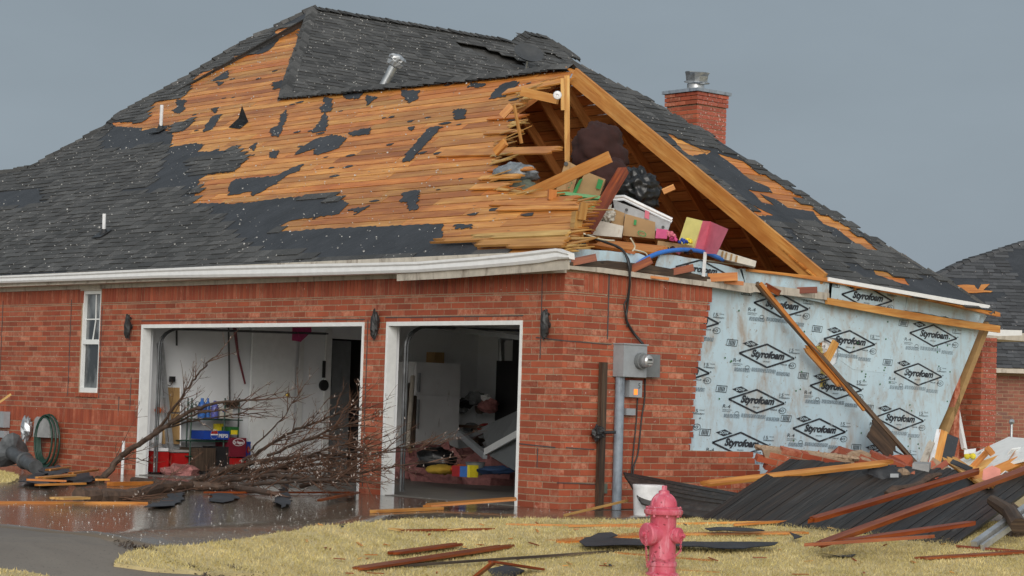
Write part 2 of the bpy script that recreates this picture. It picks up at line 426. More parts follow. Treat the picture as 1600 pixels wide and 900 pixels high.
M['styro'] = styro()
def ink():
    g = NT('printed_ink'); n = g.noise(g.pos(), 9, 4, .7)
    return g.fin(g.mix(g.fr(n, .58, .75), (.018, .022, .03), (.25, .30, .33)), .5)
M['ink'] = ink()
M['inkgrey'] = simple('faded_print', (.19, .25, .30), .5, var=.3, sc=20)
M['hydrant'] = None
def hyd():
    g = NT('red_hydrant_paint'); p = g.pos(); n = g.noise(p, 7, 5, .65); n2 = g.noise(g.pos((9, 9, 2)), 2.5, 4)
    c = g.mix(g.fr(n, .35, .7), (.52, .065, .11), (.64, .15, .21)); c = g.mix(g.math('MULTIPLY', g.fr(n2, .52, .7), .9), c, (.68, .28, .34))
    c = g.mix(g.fr(g.noise(p, 26, 4), .62, .70), c, (.20, .025, .035)); c = g.mix(g.fr(g.noise(p, 60, 3), .70, .75), c, (.10, .05, .035))
    g.bump(g.noise(p, 55, 3), .25, .003); return g.fin(c, .42)
M['hydrant'] = hyd()
def glass():
    g = NT('window_glass'); n = g.noise(g.pos((1, 1, .6)), 2.5, 4)
    c = g.mix(g.fr(n, .4, .65), (.035, .04, .045), (.28, .30, .31)); return g.fin(c, .12, 0, Specular_IOR_Level=.7)
M['glass'] = glass()
M['card'] = simple('cardboard', (.40, .25, .12), .8, var=.15, sc=5, dirt=((.22, .10, .04), .56))
M['cardw'] = simple('white_cardboard', (.62, .59, .52), .7, dirt=((.38, .24, .12), .56))
M['greenp'] = simple('green_plastic', (.09, .33, .10), .4)
M['greeni'] = simple('green_ink', (.03, .26, .07), .6)
M['clearp'] = simple('clear_storage_plastic', (.50, .52, .55), .25, Alpha=.75)
M['rimw'] = simple('white_plastic', (.75, .75, .76), .35)
M['maroon'] = simple('maroon_cloth', (.034, .010, .008), .9, bump=.5)
M['trash'] = simple('trash_bag', (.009, .009, .010), .32, bump=.8, sc=4)
M['lidgrey'] = simple('cooler_lid', (.30, .28, .27), .5)
M['dishgrey'] = simple('dish_grey', (.055, .057, .06), .5)
M['oldgalv'] = simple('stained_steel', (.10, .105, .11), .5, metal=.4, var=.5, sc=7)
M['duct'] = simple('grey_film', (.20, .22, .24), .25, var=.5, sc=9, bump=.8)
M['bagg'] = simple('olive_canvas', (.11, .125, .095), .8)
M['yel'] = simple('yellow_card', (.70, .63, .22), .6, var=.1)
M['pink'] = simple('pink_card', (.60, .15, .21), .6, var=.12)
M['hotpink'] = simple('hot_pink_box', (.60, .07, .22), .5)
M['blue'] = simple('blue_hose', (.03, .16, .55), .35)
M['cablew'] = simple('cream_cable', (.62, .56, .42), .5)
M['insul'] = simple('pink_insulation', (.36, .15, .14), .95, var=.35, sc=16, bump=1)
M['insuly'] = simple('yellow_insulation', (.60, .50, .16), .95, var=.3, sc=16, bump=1)
M['red'] = simple('red_plastic', (.36, .010, .010), .4)
M['jug'] = simple('blue_jug', (.04, .15, .48), .35)
M['jug2'] = simple('violet_blue_jug', (.12, .14, .45), .35)
M['drblue'] = simple('blue_carton', (.012, .05, .30), .45)
M['drmar'] = simple('maroon_carton', (.16, .012, .025), .45)
M['ylab'] = simple('yellow_label', (.75, .60, .03), .5)
M['greenc'] = simple('green_carton', (.02, .12, .03), .5)
M['tan'] = simple('tan_board', (.36, .22, .09), .6)
M['hose'] = simple('green_hose', (.008, .042, .026), .4)
M['brass'] = simple('brass', (.60, .42, .08), .25, metal=.9)
M['orange'] = simple('orange_plastic', (.65, .12, .01), .5)
M['navy'] = simple('navy_cloth', (.018, .045, .11), .8)
M['mustard'] = simple('mustard_cloth', (.45, .28, .03), .8)
M['foliage'] = simple('evergreen_leaves', (.05, .08, .03), .8)
M['bark'] = simple('wet_bark', (.075, .045, .030), .7, var=.5, sc=14, bump=1)
M['twig'] = simple('reddish_twigs', (.13, .066, .040), .8, var=.35, sc=3)
M['bud'] = simple('pale_buds', (.46, .40, .36), .8, var=.25)
M['hail'] = simple('pale_flecks', (.50, .49, .47), .7, var=.2)
M['stone'] = simple('grey_block', (.30, .30, .30), .9, var=.25)
M['concrete_d'] = simple('garage_slab', (.17, .155, .14), .5, var=.2, sc=3)
M['lcd'] = None
g_ = NT('display_glow'); g_.b.inputs['Emission Color'].default_value = (1, .22, .03, 1); g_.b.inputs['Emission Strength'].default_value = 1.3
M['lcd'] = g_.fin((.8, .18, .03), .4)
def concrete():
    g = NT('wet_concrete'); p = g.pos(); n = g.noise(p, .8, 5, .6); n2 = g.noise(p, 40, 3)
    c = g.ramp(n, [(.3, (.155, .130, .108)), (.7, (.23, .20, .168))]); c = g.mix(g.fr(n2, .6, .75), c, (.09, .08, .07))
    g.bump(n2, .3, .003); r = g.math('ADD', .45, g.math('MULTIPLY', n, .35)); return g.fin(c, r, 0, Specular_IOR_Level=.3)
M['concrete'] = concrete()
def water():
    g = NT('puddle_water'); p = g.pos(); n = g.noise(p, 1.2, 3)
    v = g.n('TexVoronoi', feature='F1'); v.inputs['Scale'].default_value = 7; g.l(g.pos((1, 1, 1)), v.inputs['Vector'])
    s_ = g.math('SINE', g.math('MULTIPLY', v.outputs['Distance'], 55)); s_ = g.math('MULTIPLY', s_, g.fr(v.outputs['Distance'], .42, .05))
    c = g.mix(n, (.105, .080, .056), (.155, .125, .095))
    g.bump(g.math('ADD', g.math('MULTIPLY', s_, .45), g.noise(p, 22, 3)), .30, .004)
    return g.fin(c, .12, 0, Specular_IOR_Level=.5)
M['water'] = water()
def soil():
    g = NT('lawn_soil'); n = g.noise(g.pos(), 3.2, 5, .6); n2 = g.noise(g.pos(), 50, 2)
    c = g.ramp(n, [(.35, (.46, .37, .18)), (.65, (.60, .49, .26))]); c = g.mix(g.fr(n2, .6, .7), c, (.14, .10, .06)); g.bump(n2, .5, .01); return g.fin(c, .9)
M['soil'] = soil()
def grassm():
    g = NT('straw_grass'); t = g.tone(); n = g.noise(g.pos(), 2.2, 3)
    c = g.mix(t[1], (.50, .39, .15), (.76, .63, .32)); c = g.mix(g.fr(n, .35, .7), c, g.mix(1.0, c, (.80, .82, .68), 'MULTIPLY')); c = g.mix(1.0, c, t[0], 'MULTIPLY')
    return g.fin(c, .75)
M['grass'] = grassm()
# ================================================================== geometry helpers
def intervals(poly, v):
    xs = []; n = len(poly)
    for i in range(n):
        a, b = poly[i], poly[(i+1) % n]
        if (a[1] > v) != (b[1] > v): xs.append(a[0]+(b[0]-a[0])*(v-a[1])/(b[1]-a[1]))
    xs.sort(); return list(zip(xs[::2], xs[1::2]))
def jag(poly, step=.07, amp=.02, closed=True):
    o = []; n = len(poly)
    for i in range(n if closed else n-1):
        a, b = Vector(poly[i]).to_2d(), Vector(poly[(i+1) % n]).to_2d(); L = (b-a).length; k = max(1, int(L/step)); d = (b-a)/max(L, 1e-6); nn = Vector((-d.y, d.x))
        for q in range(k):
            t = (q + (R.uniform(-.3, .3) if q else 0))/k; o.append(tuple(a+(b-a)*t+nn*(R.uniform(-amp, amp) if q else R.uniform(-amp, amp)*.3)))
    if not closed: o.append(tuple(poly[-1]))
    return o
class PL:
    def __init__(s, O, U, V):
        s.O, s.U, s.V = Vector(O), Vector(U).normalized(), Vector(V).normalized(); s.N = s.U.cross(s.V)
    def uv(s, px, py):
        p = onP((px, py), s.O, s.N)-s.O; return (p.dot(s.U), p.dot(s.V))
    def P(s, u, v, h=0): return s.O+s.U*u+s.V*v+s.N*h
    def poly(s, pts): return [s.uv(*p) for p in pts]
RF = PL((0, 0, 2.9), (1, 0, 0), (0, 1, .667))          # front slope
RR = PL((0, 0, 2.87), (0, 1, 0), (-1, 0, .63))         # right slope
RB = PL((-4.9, 4.7, 6.02), (-1, 0, 0), (0, -1, 1.03))  # back slope (v up)
mn = onP((445, 150), RF.O, RF.N)
RM_ = PL((-16.2, 8.23, 8.69), (0, 1, 0), (-1, 0, .667))  # main roof, right-facing slope, v=0 at ridge
def splint(uend, v0, v1, sgn, amp):
    k = R.randint(2, 4); pts = []
    for i in range(k*2+1):
        v = v0+(v1-v0)*i/(k*2); pts.append((uend+sgn*(R.uniform(0, amp) if i % 2 else -R.uniform(0, amp*.4)), v))
    return pts
def deck(pl, poly, bw, th, lift=0, amp=0.0, rough_right=None, mi=0, mb=None, tones=(.66, 1.18)):
    mb = mb or MB(); vs = [p[1] for p in poly]; v = min(vs)
    while v < max(vs):
        v1 = min(v+bw-.018, max(vs))
        A = intervals(poly, v+.01)
        B = intervals(poly, v1-.01)
        if not A: A = B
        if len(B) != len(A): B = A
        for (a0, a1), (b0, b1) in zip(A, B):
            if a1-a0 < .02 and b1-b0 < .02: continue
            cuts = []; u = min(a0, b0)+R.uniform(.8, 3.2)
            while u < max(a1, b1)-.5: cuts.append(u); u += R.uniform(1.6, 3.6)
            L = [(a0, b0)]+[(c, c) for c in cuts]+[(a1, b1)]
            for i in range(len(L)-1):
                l, r = L[i], L[i+1]; g = .003 if i else 0
                pts = [(l[0]+g, v)]
                if i == len(L)-2 and rough_right and rough_right((r[0]+r[1])/2, v):
                    e = splint(max(r), v, v1, 1, amp); pts = [(l[0]+g, v)]+e+[(l[1]+g, v1)]
                else: pts = [(l[0]+g, v), (r[0]-.003, v), (r[1]-.003, v1), (l[1]+g, v1)]
                tn = R.uniform(*tones)
                mb.prism(pts, pl.P(0, 0, lift-th+R.uniform(-.002, .003)), pl.U, pl.V, th, mi, (tn, R.random(), R.random()))
        v += bw
    return mb
def shingles(pl, test, ur, vr, mb, e=.14, h=.010, lift=.012):
    v = vr[0]; k = 0
    while v < vr[1]:
        u = ur[0]+R.uniform(0, .2)
        while u < ur[1]:
            wd = R.choice((.10, .15, .2, .28, .33)); c = (u+wd/2, v+e/2)
            if test(c):
                hh = h*R.choice((.8, 1, 1.7)); jt = R.uniform(-.004, .004); tn = (R.uniform(.8, 1.1), R.random(), R.random())
                a = pl.P(u, v+jt, lift+hh); b = pl.P(u+wd-.003, v+jt, lift+hh); c_ = pl.P(u+wd-.003, v+e+.05, lift+.002); d = pl.P(u, v+e+.05, lift+.002)
                a0 = pl.P(u, v+jt, lift-.004); b0 = pl.P(u+wd-.003, v+jt, lift-.004)
                mb.face([a, b, c_, d], 0, tn); mb.face([a0, b0, b, a], 0, (tn[0]*.6, tn[1], tn[2]))  # butt face gets a darker tone: shadow line between courses put into the colour
                mb.face([b0, c_, b], 0, tn); mb.face([a0, a, d], 0, tn)
            u += wd
        v += e; k += 1
    return mb
def caps(p0, p1, mb, w=.28, step=.15, drop=.55, up=Vector((0, 0, 1)), jit=.015):
    p0, p1 = Vector(p0), Vector(p1); d = (p1-p0); L = d.length; d.normalize(); x = d.cross(up).normalized(); z = x.cross(d)
    n = int(L/step)
    for i in range(n):
        c = p0+d*(i*step)+z*(.03+R.uniform(0, jit))+x*R.uniform(-jit, jit); tn = (R.uniform(.75, 1.1), R.random(), R.random())
        l2 = step*1.9; lift = z*.028
        for s_ in (1, -1):
            q = [c+lift, c+d*l2, c+d*l2+x*s_*w/2-z*w/2*drop, c+lift+x*s_*w/2-z*w/2*drop]
            mb.face(q if s_ < 0 else q[::-1], 0, tn)
            f_ = [c+lift, c+lift+x*s_*w/2-z*w/2*drop, c+x*s_*w/2-z*w/2*drop-z*.02, c-z*.02]
            mb.face(f_ if s_ < 0 else f_[::-1], 0, (tn[0]*.6, tn[1], tn[2]))  # cap butt toned down likewise, shade between caps painted in
# ================================================================== ground, driveway, puddle, sky is the world
def sheet_grid(poly, step, dz):
    """ground-hugging grid clipped to a convex-ish polygon by cell centre, edges snapped"""
    mb = MB(); xs = [p[0] for p in poly]; ys = [p[1] for p in poly]
    x = min(xs)
    while x < max(xs):
        y = min(ys)
        while y < max(ys):
            if inside((x+step/2, y+step/2), poly):
                q = [(x, y), (x+step, y), (x+step, y+step), (x, y+step)]
                mb.face([(a, b, gz(a, b)+dz) for a, b in q])
            y += step
        x += step
    return mb
gm = MB()
def gridlines(lo, hi, fine0, fine1, st): 
    a = [lo, lo*.5]; t = fine0
    while t <= fine1: a.append(t); t += st
    return a+[hi*.5, hi]
GX = gridlines(-900, 900, -30, 24, 1.0); GY = gridlines(-900, 900, -24, 30, 1.0)
gpt = lambda a, b: (a, b, gz(a, b)-.012 if abs(a) < 31 and abs(b) < 31 else -1.1)
for i in range(len(GX)-1):
    for j in range(len(GY)-1):
        gm.face([gpt(GX[i], GY[j]), gpt(GX[i+1], GY[j]), gpt(GX[i+1], GY[j+1]), gpt(GX[i], GY[j+1])])
tag(gm.build('ground', M['soil'], origin=(0, 0, 0), weld=True), kind='structure')
# lawn outline: traced edge on the ground, then carried on beyond the frame
le = [(178, 884), (200, 866), (330, 850), (420, 838), (500, 825), (560, 819), (640, 814), (720, 813), (800, 813), (870, 814), (960, 815), (1060, 815), (1200, 814)]
LE = [onG(*p) for p in le]; LE = [(p.x, p.y) for p in LE]
lb = [onG(*p) for p in ((240, 893), (330, 899), (420, 902))]; LB = [(p.x, p.y) for p in lb]
LAWN = [(LB[2][0]+2.2, LB[2][1]-4.5), LB[2], LB[1], LB[0]]+LE+[(3.4, 3.0), (2.4, 14), (24, 14), (24, -12), (12, -16)]
dp = []
x = -22
dr = MB()
cxs = [-22+i*.25 for i in range(128)]; cys = [-18+i*.25 for i in range(100)]
for a in cxs:
    for b in cys:
        if b < 0.05 or (a > -9.2 and b < 7): 
            q = [(a, b), (a+.25, b), (a+.25, b+.25), (a, b+.25)]
            if a < 9: dr.face([(s, t, gz(s, t)-.006) for s, t in q])
tag(dr.build('driveway', M['concrete'], origin=(0, 0, 0), weld=True), kind='structure')
# puddle: a film of brown rain water lying on the drive, outline traced
pu = [(-160, 812), (0, 823), (80, 831), (170, 843), (250, 854), (330, 870), (400, 880), (460, 878), (520, 868), (590, 852), (660, 838), (730, 826), (800, 814), (900, 815), (1000, 812), (1030, 805)]
PU = [onG(px, py, .0) for px, py in pu]; PU = [(p.x, p.y) for p in PU]
PU = jag(PU, .3, .07, closed=False)+[(.35, .9), (.25, -.05), (-.8, -.03), (-3, -.05), (-3.8, -.03), (-8.8, -.03), (-12, -.3), (-15, -1.0)]
tag(ground_sheet(PU, .25, .007).build('water', M['water'], origin=(0, 0, 0), weld=True, smooth=True), kind='structure')
EXTRA = []
LJ = jag(LAWN, .18, .035)
for nm_, pts_ in (('turf', [(-140, 742), (0, 738), (22, 742), (30, 750), (12, 757), (-140, 762)]), ('turf', [(-140, 885), (0, 892), (60, 900), (120, 915), (-140, 930)])):
    q_ = [onG(*p) for p in pts_]; SP_ = jag([(p.x, p.y) for p in q_], .2, .04); tag(ground_sheet(SP_, .25, .022).build(nm_, M['soil'], origin=(0, 0, 0), weld=True), kind='structure')
    EXTRA.append(SP_)
tag(ground_sheet(LJ, .25, .022).build('turf', M['soil'], origin=(0, 0, 0), weld=True), kind='structure')
# ================================================================== the brick house
H = empty('brick_house', (-4, 3, 0), 'red brick house with torn open grey shingle roof and bare orange decking', 'house')
BC = .0762
def bricks(mb, U0, U1, z0, z1, frame, holes=(), L=.254, soldier=False, inside_fn=None, gap=.013, proud=0.0, tonesc=1.0, dep=.09, off=0, edge_fn=None):
    """frame: (O,U,N): bricks laid along U, faces look to N"""
    O, U, N = frame; z = z0; k = 0; ph = BC
    if soldier:
        u = U0
        while u < U1-.02:
            ok = not any(h[0]-.005 < u+.035 < h[1]+.005 and h[2] < (z0+z1)/2 < h[3] for h in holes)
            if ok and (inside_fn is None or inside_fn(u+.035, (z0+z1)/2)):
                mb.box(O+U*(u+gap/2)+Vector((0, 0, z0+gap/2))+N*(proud-dep+R.uniform(-.002, .003)), U*(min(BC, U1-u)-gap), N*dep, Vector((0, 0, z1-z0-gap)), 0, (R.uniform(.85, 1.08)*tonesc, R.random(), R.random()*.7))
            u += BC
        return
    while z < z1-.01:
        hz = min(BC, z1-z); hs = [h for h in holes if h[2] < z+hz/2 < h[3] and h[0] < U1 and h[1] > U0]
        hard = sorted({U0, U1} | {h[0] for h in hs if h[0] > U0} | {h[1] for h in hs if h[1] < U1})
        cuts = list(hard); u = U0-(L/2 if k % 2 else 0)-off
        while u < U1:
            if u > U0 and all(abs(u-h) > .06 for h in hard): cuts.append(u)
            u += L
        cuts.sort()
        for s, t in zip(cuts[:-1], cuts[1:]):
            m_ = (s+t)/2
            if any(h[0] < m_ < h[1] for h in hs): continue
            if edge_fn:
                eu = edge_fn(z+hz/2)
                if s > eu-.03: continue
                t = min(t, eu+R.uniform(-.02, .025))
            if edge_fn or inside_fn is None or inside_fn(m_, z+hz/2):
                if s == U0: s -= gap/2-.002
                if t == U1: t += gap/2-.001
                mb.box(O+U*(s+gap/2)+Vector((0, 0, z+gap/2))+N*(proud-dep+R.uniform(-.0015, .003)), U*(t-s-gap), N*dep, Vector((0, 0, hz-gap)), 0, (R.uniform(.76, 1.12)*tonesc, R.random(), R.random()))
        z += BC; k += 1
FU, FN = Vector((1, 0, 0)), Vector((0, -1, 0)); FF = (Vector((0, 0, 0)), FU, FN)
SU, SN = Vector((0, 1, 0)), Vector((1, 0, 0)); FS = (Vector((0, 0, 0)), SU, SN)
G1 = (-8.79, -3.65, -1, 2.14); G2 = (-3.20, -.69, -1, 2.14); WN = (-10.46, -9.93, 1.15, 2.66)
holes = [G1, G2, WN]
fb = MB()
bricks(fb, -19.2, 0, 0, .686, FF, holes)
bricks(fb, -19.2, -8.79, .686, .914, FF, holes, soldier=True, proud=.004)
bricks(fb, -8.79, 0, .686, .914, FF, holes)
bricks(fb, -19.2, 0, .914, 2.134, FF, holes)
bricks(fb, -9.6, 0, 2.134, 2.464, FF, [WN])
bricks(fb, -19.2, -9.6, 2.134, 2.464, FF, [WN])
bricks(fb, -19.2, 0, 2.464, 2.70, FF, [WN], soldier=True, proud=.002)
# window sill rowlock
bricks(fb, -10.50, -9.90, 1.08, 1.15, FF, soldier=True, proud=.035)
fw = fb.build('front_wall', M['brick'], H)
mo = MB(); D = .0035
def wallbox(u0, u1, z0, z1, ax, back=.10):
    if ax == 'f': mo.box((u0, D, z0), (u1-u0, 0, 0), (0, back, 0), (0, 0, z1-z0))
    else: mo.box((-D, u0, z0), (0, u1-u0, 0), (-back, 0, 0), (0, 0, z1-z0))
wallbox(-19.2, WN[0], 0, 2.7, 'f'); wallbox(WN[0], WN[1], 0, WN[2], 'f'); wallbox(WN[0], WN[1], WN[3], 2.7, 'f'); wallbox(WN[1], G1[0], 0, 2.7, 'f')
wallbox(G1[0], G1[1], 2.14, 2.7, 'f'); wallbox(G1[1], G2[0], 0, 2.7, 'f'); wallbox(G2[0], G2[1], 2.14, 2.7, 'f'); wallbox(G2[1], -D, 0, 2.7, 'f')
mo.build('mortar_backing', M['mortar'], fw)
# side wall: intact to a ragged stepped edge
edge = [(1113, 448), (1111, 472), (1104, 500), (1101, 530), (1098, 545), (1093, 562), (1088, 590), (1085, 620), (1086, 640), (1083, 670), (1079, 704), (1176, 706), (1182, 722), (1190, 740), (1195, 770)]
ed = [onX(px, py, 0) for px, py in edge]; sp = [(0, 0), (0, 2.72)]+[(p.y, p.z) for p in ed]+[(3.7, 0)]
fn = lambda u, z: inside((u, z), sp)
sb = MB()
efn = lambda z: max([i_[1] for i_ in intervals([(p[0], p[1]) for p in sp], z)] or [0])
bricks(sb, 0, 4.2, 0, 2.464, FS, edge_fn=efn, off=.06); bricks(sb, .30, 4.2, 2.464, 2.70, FS, soldier=True, inside_fn=fn); bricks(sb, 0, .298, 2.464, 2.70, FS)
sw = sb.build('side_wall', M['brick'], H)
mo = MB(); sp2 = [(p[0]-(.04 if p[0] > 1 else -.006), p[1]) for p in sp]
mo.prism(sp2, (-.105, 0, 0), (0, 1, 0), (0, 0, 1), .099)
mo.build('mortar_backing', M['mortar'], sw)
# control joints and cracks in the brickwork
mb = MB()
for (px, ya, yb) in ((5, 470, 608), (112, 468, 618), (160, 478, 622), (205, 590, 640), (575, 500, 760), (848, 420, 560), (840, 700, 730), (186, 620, 650)):
    a, b = onY(px, ya, 0), onY(px-2, yb, 0); mb.box((a.x, -.0075, b.z), (.010, 0, 0), (0, .006, 0), (0, 0, a.z-b.z))
for (xa, ya, xb, yb) in ((812, 694, 868, 700), (838, 528, 880, 533), (222, 502, 570, 500), (603, 497, 818, 494)):
    a, b = onY(xa, ya, 0), onY(xb, yb, 0); mb.box((a.x, -.0085, a.z), (b.x-a.x, 0, b.z-a.z), (0, .007, 0), (0, 0, .012))
mb.build('wall_cracks', M['dark'], fw)
mb = MB()
for (xa, ya, xb, yb) in ((880, 533, 955, 539), (884, 700, 928, 703), (870, 755, 930, 757)):
    a, b = onX(xa, ya, 0), onX(xb, yb, 0); mb.box((.001, a.y, a.z), (0, b.y-a.y, b.z-a.z), (.007, 0, 0), (0, 0, .010))
a, b = onX(951, 428, 0), onX(947, 530, 0); mb.box((.001, a.y, b.z), (0, .014, 0), (.006, 0, 0), (0, 0, a.z-b.z))
mb.build('wall_cracks', M['dark'], sw)
# ---- inner framing box walls / garage room
def slab(name, o, a, b, c, m, parent=H, lab=None):
    mb = MB(); mb.box(o, a, b, c, 0, (1, .5, .5)); q = mb.build(name, M[m], parent)
    if lab: q['label'] = lab
    return q
slab('garage_floor', (-9.15, .02, -.2), (9.0, 0, 0), (0, 7.2, 0), (0, 0, .213), 'concrete_d')
gw = MB()
gw.box((-9.25, .12, 0), (.13, 0, 0), (0, 3.5, 0), (0, 0, 2.6)); gw.box((-9.25, 4.32, 0), (.13, 0, 0), (0, 2.4, 0), (0, 0, 2.6)); gw.box((-9.25, 3.62, 2.1), (.13, 0, 0), (0, .7, 0), (0, 0, .5))
gw.box((-9.12, 6.62, 0), (8.9, 0, 0), (0, .12, 0), (0, 0, 2.6))
gw.box((-.24, .12, 0), (.11, 0, 0), (0, 6.5, 0), (0, 0, 2.6)); gw.box((-9.12, .12, 2.56), (8.88, 0, 0), (0, 6.5, 0), (0, 0, .05))
gw.box((-3.66, .105, 0), (.46, 0, 0), (0, .1, 0), (0, 0, 2.55)); gw.box((-9.12, .105, 2.2), (8.88, 0, 0), (0, .1, 0), (0, 0, .36)); gw.box((-.69, .105, 0), (.45, 0, 0), (0, .1, 0), (0, 0, 2.2)); gw.box((-9.12, .105, 0), (.31, 0, 0), (0, .1, 0), (0, 0, 2.2))
gwo = gw.build('garage_walls', M['drywall'], H)
slab('hallway', (-10.8, 3.5, .0), (1.5, 0, 0), (0, .05, 0), (0, 0, 2.2), 'dark')
slab('hallway_end', (-10.8, 3.5, .0), (.05, 0, 0), (0, 1.0, 0), (0, 0, 2.2), 'dark'); slab('hallway_side', (-10.8, 4.45, .0), (1.5, 0, 0), (0, .05, 0), (0, 0, 2.2), 'dark')
# interior doors
dd = MB(); dd.box((-9.07, 2.09, .05), (.045, .0, 0), (0, .80, 0), (0, 0, 2.35)); d1 = dd.build('closet_door', M['door'], H)
kb = MB(); kp = onX(447, 617, -9.02); kb.lathe([(.012, 0), (.014, .02), (.03, .03), (.034, .05), (.02, .065), (.001, .068)], kp-Vector((.0, 0, 0)), (1, 0, 0), 12); kb.build('door_knob', M['brass'], d1)
dd = MB(); dd.box((-9.11, 3.50, .0), (.03, 0, 0), (0, .11, 0), (0, 0, 2.25)); dd.box((-9.11, 4.25, .0), (.03, 0, 0), (0, .11, 0), (0, 0, 2.25)); dd.box((-9.11, 3.0, .0), (.02, 0, 0), (0, .09, 0), (0, 0, 2.4)); dd.build('door_casing', M['white'], H)
dd = MB(); dd.box((-9.17, 3.62, .02), (.04, 0, 0), (0, .40, 0), (0, 0, 2.05))
for z_ in (.25, .95, 1.35):
    for y_ in (3.66, 3.84): dd.box((-9.13, y_, z_), (.012, 0, 0), (0, .13, 0), (0, 0, .30 if z_ != .25 else .55))
dd.build('inner_door', M['metergrey2'], H)
# ---- garage door frames
def gframe(g):
    mb = MB(); x0, x1, zt = g[0], g[1], g[3]
    mb.box((x0, -.012, 0), (.045, 0, 0), (0, .14, 0), (0, 0, zt))
    mb.box((x1-.035, -.012, 0), (.035, 0, 0), (0, .14, 0), (0, 0, zt)); mb.box((x0+.047, -.014, zt-.05), (x1-x0-.084, 0, 0), (0, .14, 0), (0, 0, .05))
    mb.build('garage_door_frame', M['white'], H)
gframe(G1); gframe(G2)
def track(x):
    mb = MB(); pts = [(x, .24, .05), (x, .24, 1.85)]+[(x, .24+.32*(1-math.cos(a)), 1.85+.25*math.sin(a)) for a in [i*math.pi/12 for i in range(1, 7)]]+[(x, 3.2, 2.15)]
    mb.tube(pts, .018, 6); mb.tube([(p[0]+.03, p[1]+.02, p[2]) for p in pts], .012, 5); mb.build('door_track', M['oldgalv'], H)
track(-8.70); track(-3.12); track(-.80)
# bent door beam hanging in the right bay
mb = MB(); mb.beam(onY(690, 512, 1.2), onY(818, 528, .5), .07, .06); mb.build('door_track', M['metergrey2'], H)
# ---- window
wf = MB(); x0, x1, z0, z1 = WN
wf.box((x0, .02, z0), (.05, 0, 0), (0, .07, 0), (0, 0, z1-z0)); wf.box((x1-.05, .02, z0), (.05, 0, 0), (0, .07, 0), (0, 0, z1-z0))
wf.box((x0+.05, .02, z1-.06), (x1-x0-.1, 0, 0), (0, .07, 0), (0, 0, .06)); wf.box((x0+.05, .01, z0), (x1-x0-.1, 0, 0), (0, .08, 0), (0, 0, .07)); wf.box((x0+.05, .015, 1.86), (x1-x0-.1, 0, 0), (0, .06, 0), (0, 0, .07))
wn = wf.build('window', M['white'], H)
mb = MB(); mb.box((x0+.04, .065, z0+.05), (x1-x0-.08, 0, 0), (0, .008, 0), (0, 0, z1-z0-.1)); mb.build('pane', M['glass'], wn)
mb = MB(); mb.beam((-10.15, .055, 2.60), (-10.14, .055, 2.2), .018, .012, (0, 1, 0)); mb.beam((-10.14, .055, 2.2), (-10.19, .05, 1.93), .018, .012, (0, 1, 0)); mb.box((x0+.05, .048, 2.22), (x1-x0-.1, 0, 0), (0, .012, 0), (0, 0, .018)); mb.build('grille', M['white'], wn)
mb = MB(); mb.box((x0-.02, -.02, z1-.01), (x1-x0+.04, 0, 0), (0, .1, 0), (0, 0, .06)); mb.build('lintel', M['cream'], wn)
# ================================================================== roof
SIL = [(-230, 318), (0, 272), (50, 262), (165, 200), (190, 177), (300, 119), (375, 70), (430, 44), (489, 14)]
SILp = RF.poly(SIL)
ridge = [(489, 14), (476, 42), (442, 150), (560, 142), (700, 128), (800, 118), (892, 106)]
brk = [(893, 118), (868, 127), (835, 138), (818, 148), (826, 158), (800, 168), (816, 182), (792, 205), (790, 222), (778, 233), (780, 250), (776, 266), (772, 283), (786, 300), (852, 306), (905, 318), (915, 326), (908, 340), (893, 356), (892, 386), (887, 393)]
brk = brk[:-1]+[(887, 393)]
eave = [(750, 400), (450, 413), (200, 424), (0, 432), (-230, 440)]
DECK = RF.poly(SIL+ridge[1:]+brk+eave)
isright = lambda u, v: u > -3.2
dk = deck(RF, DECK, .185, .02, 0, .30, isright)
# long splintered boards that stick out over the hole
def out_board(px0, px1, py0, py1, wpx, mb, tone=1.0, lift=0.0, amp=.2):
    a, b = RF.uv(px0, py0), RF.uv(px1, py1); d = Vector((b[0]-a[0], b[1]-a[1])); L = d.length; d.normalize(); n = Vector((-d.y, d.x)); wv = wpx/62.0
    sp_ = splint(L, -wv/2, wv/2, 1, amp); pts = [(0, -wv/2)]+sp_+[(0, wv/2)]
    mb.prism(pts, RF.P(a[0], a[1], lift), RF.U*d.x+RF.V*d.y, RF.U*n.x+RF.V*n.y, .022, 0, (tone, R.random(), R.random()))
for a in ((690, 868, 242, 237, 12), (765, 832, 268, 266, 5), (752, 806, 280, 278, 7), (740, 794, 295, 293, 8), (770, 905, 320, 322, 7), (780, 914, 329, 326, 6), (790, 884, 146, 128, 11), (765, 816, 187, 184, 6), (760, 812, 210, 207, 6)):
    out_board(a[0], a[1], a[2], a[3], a[4], dk, R.uniform(.9, 1.15), .012)
roof = dk.build('roof', M['deck'], H); roof['label'] = 'torn roof slope of bare orange plank decking'
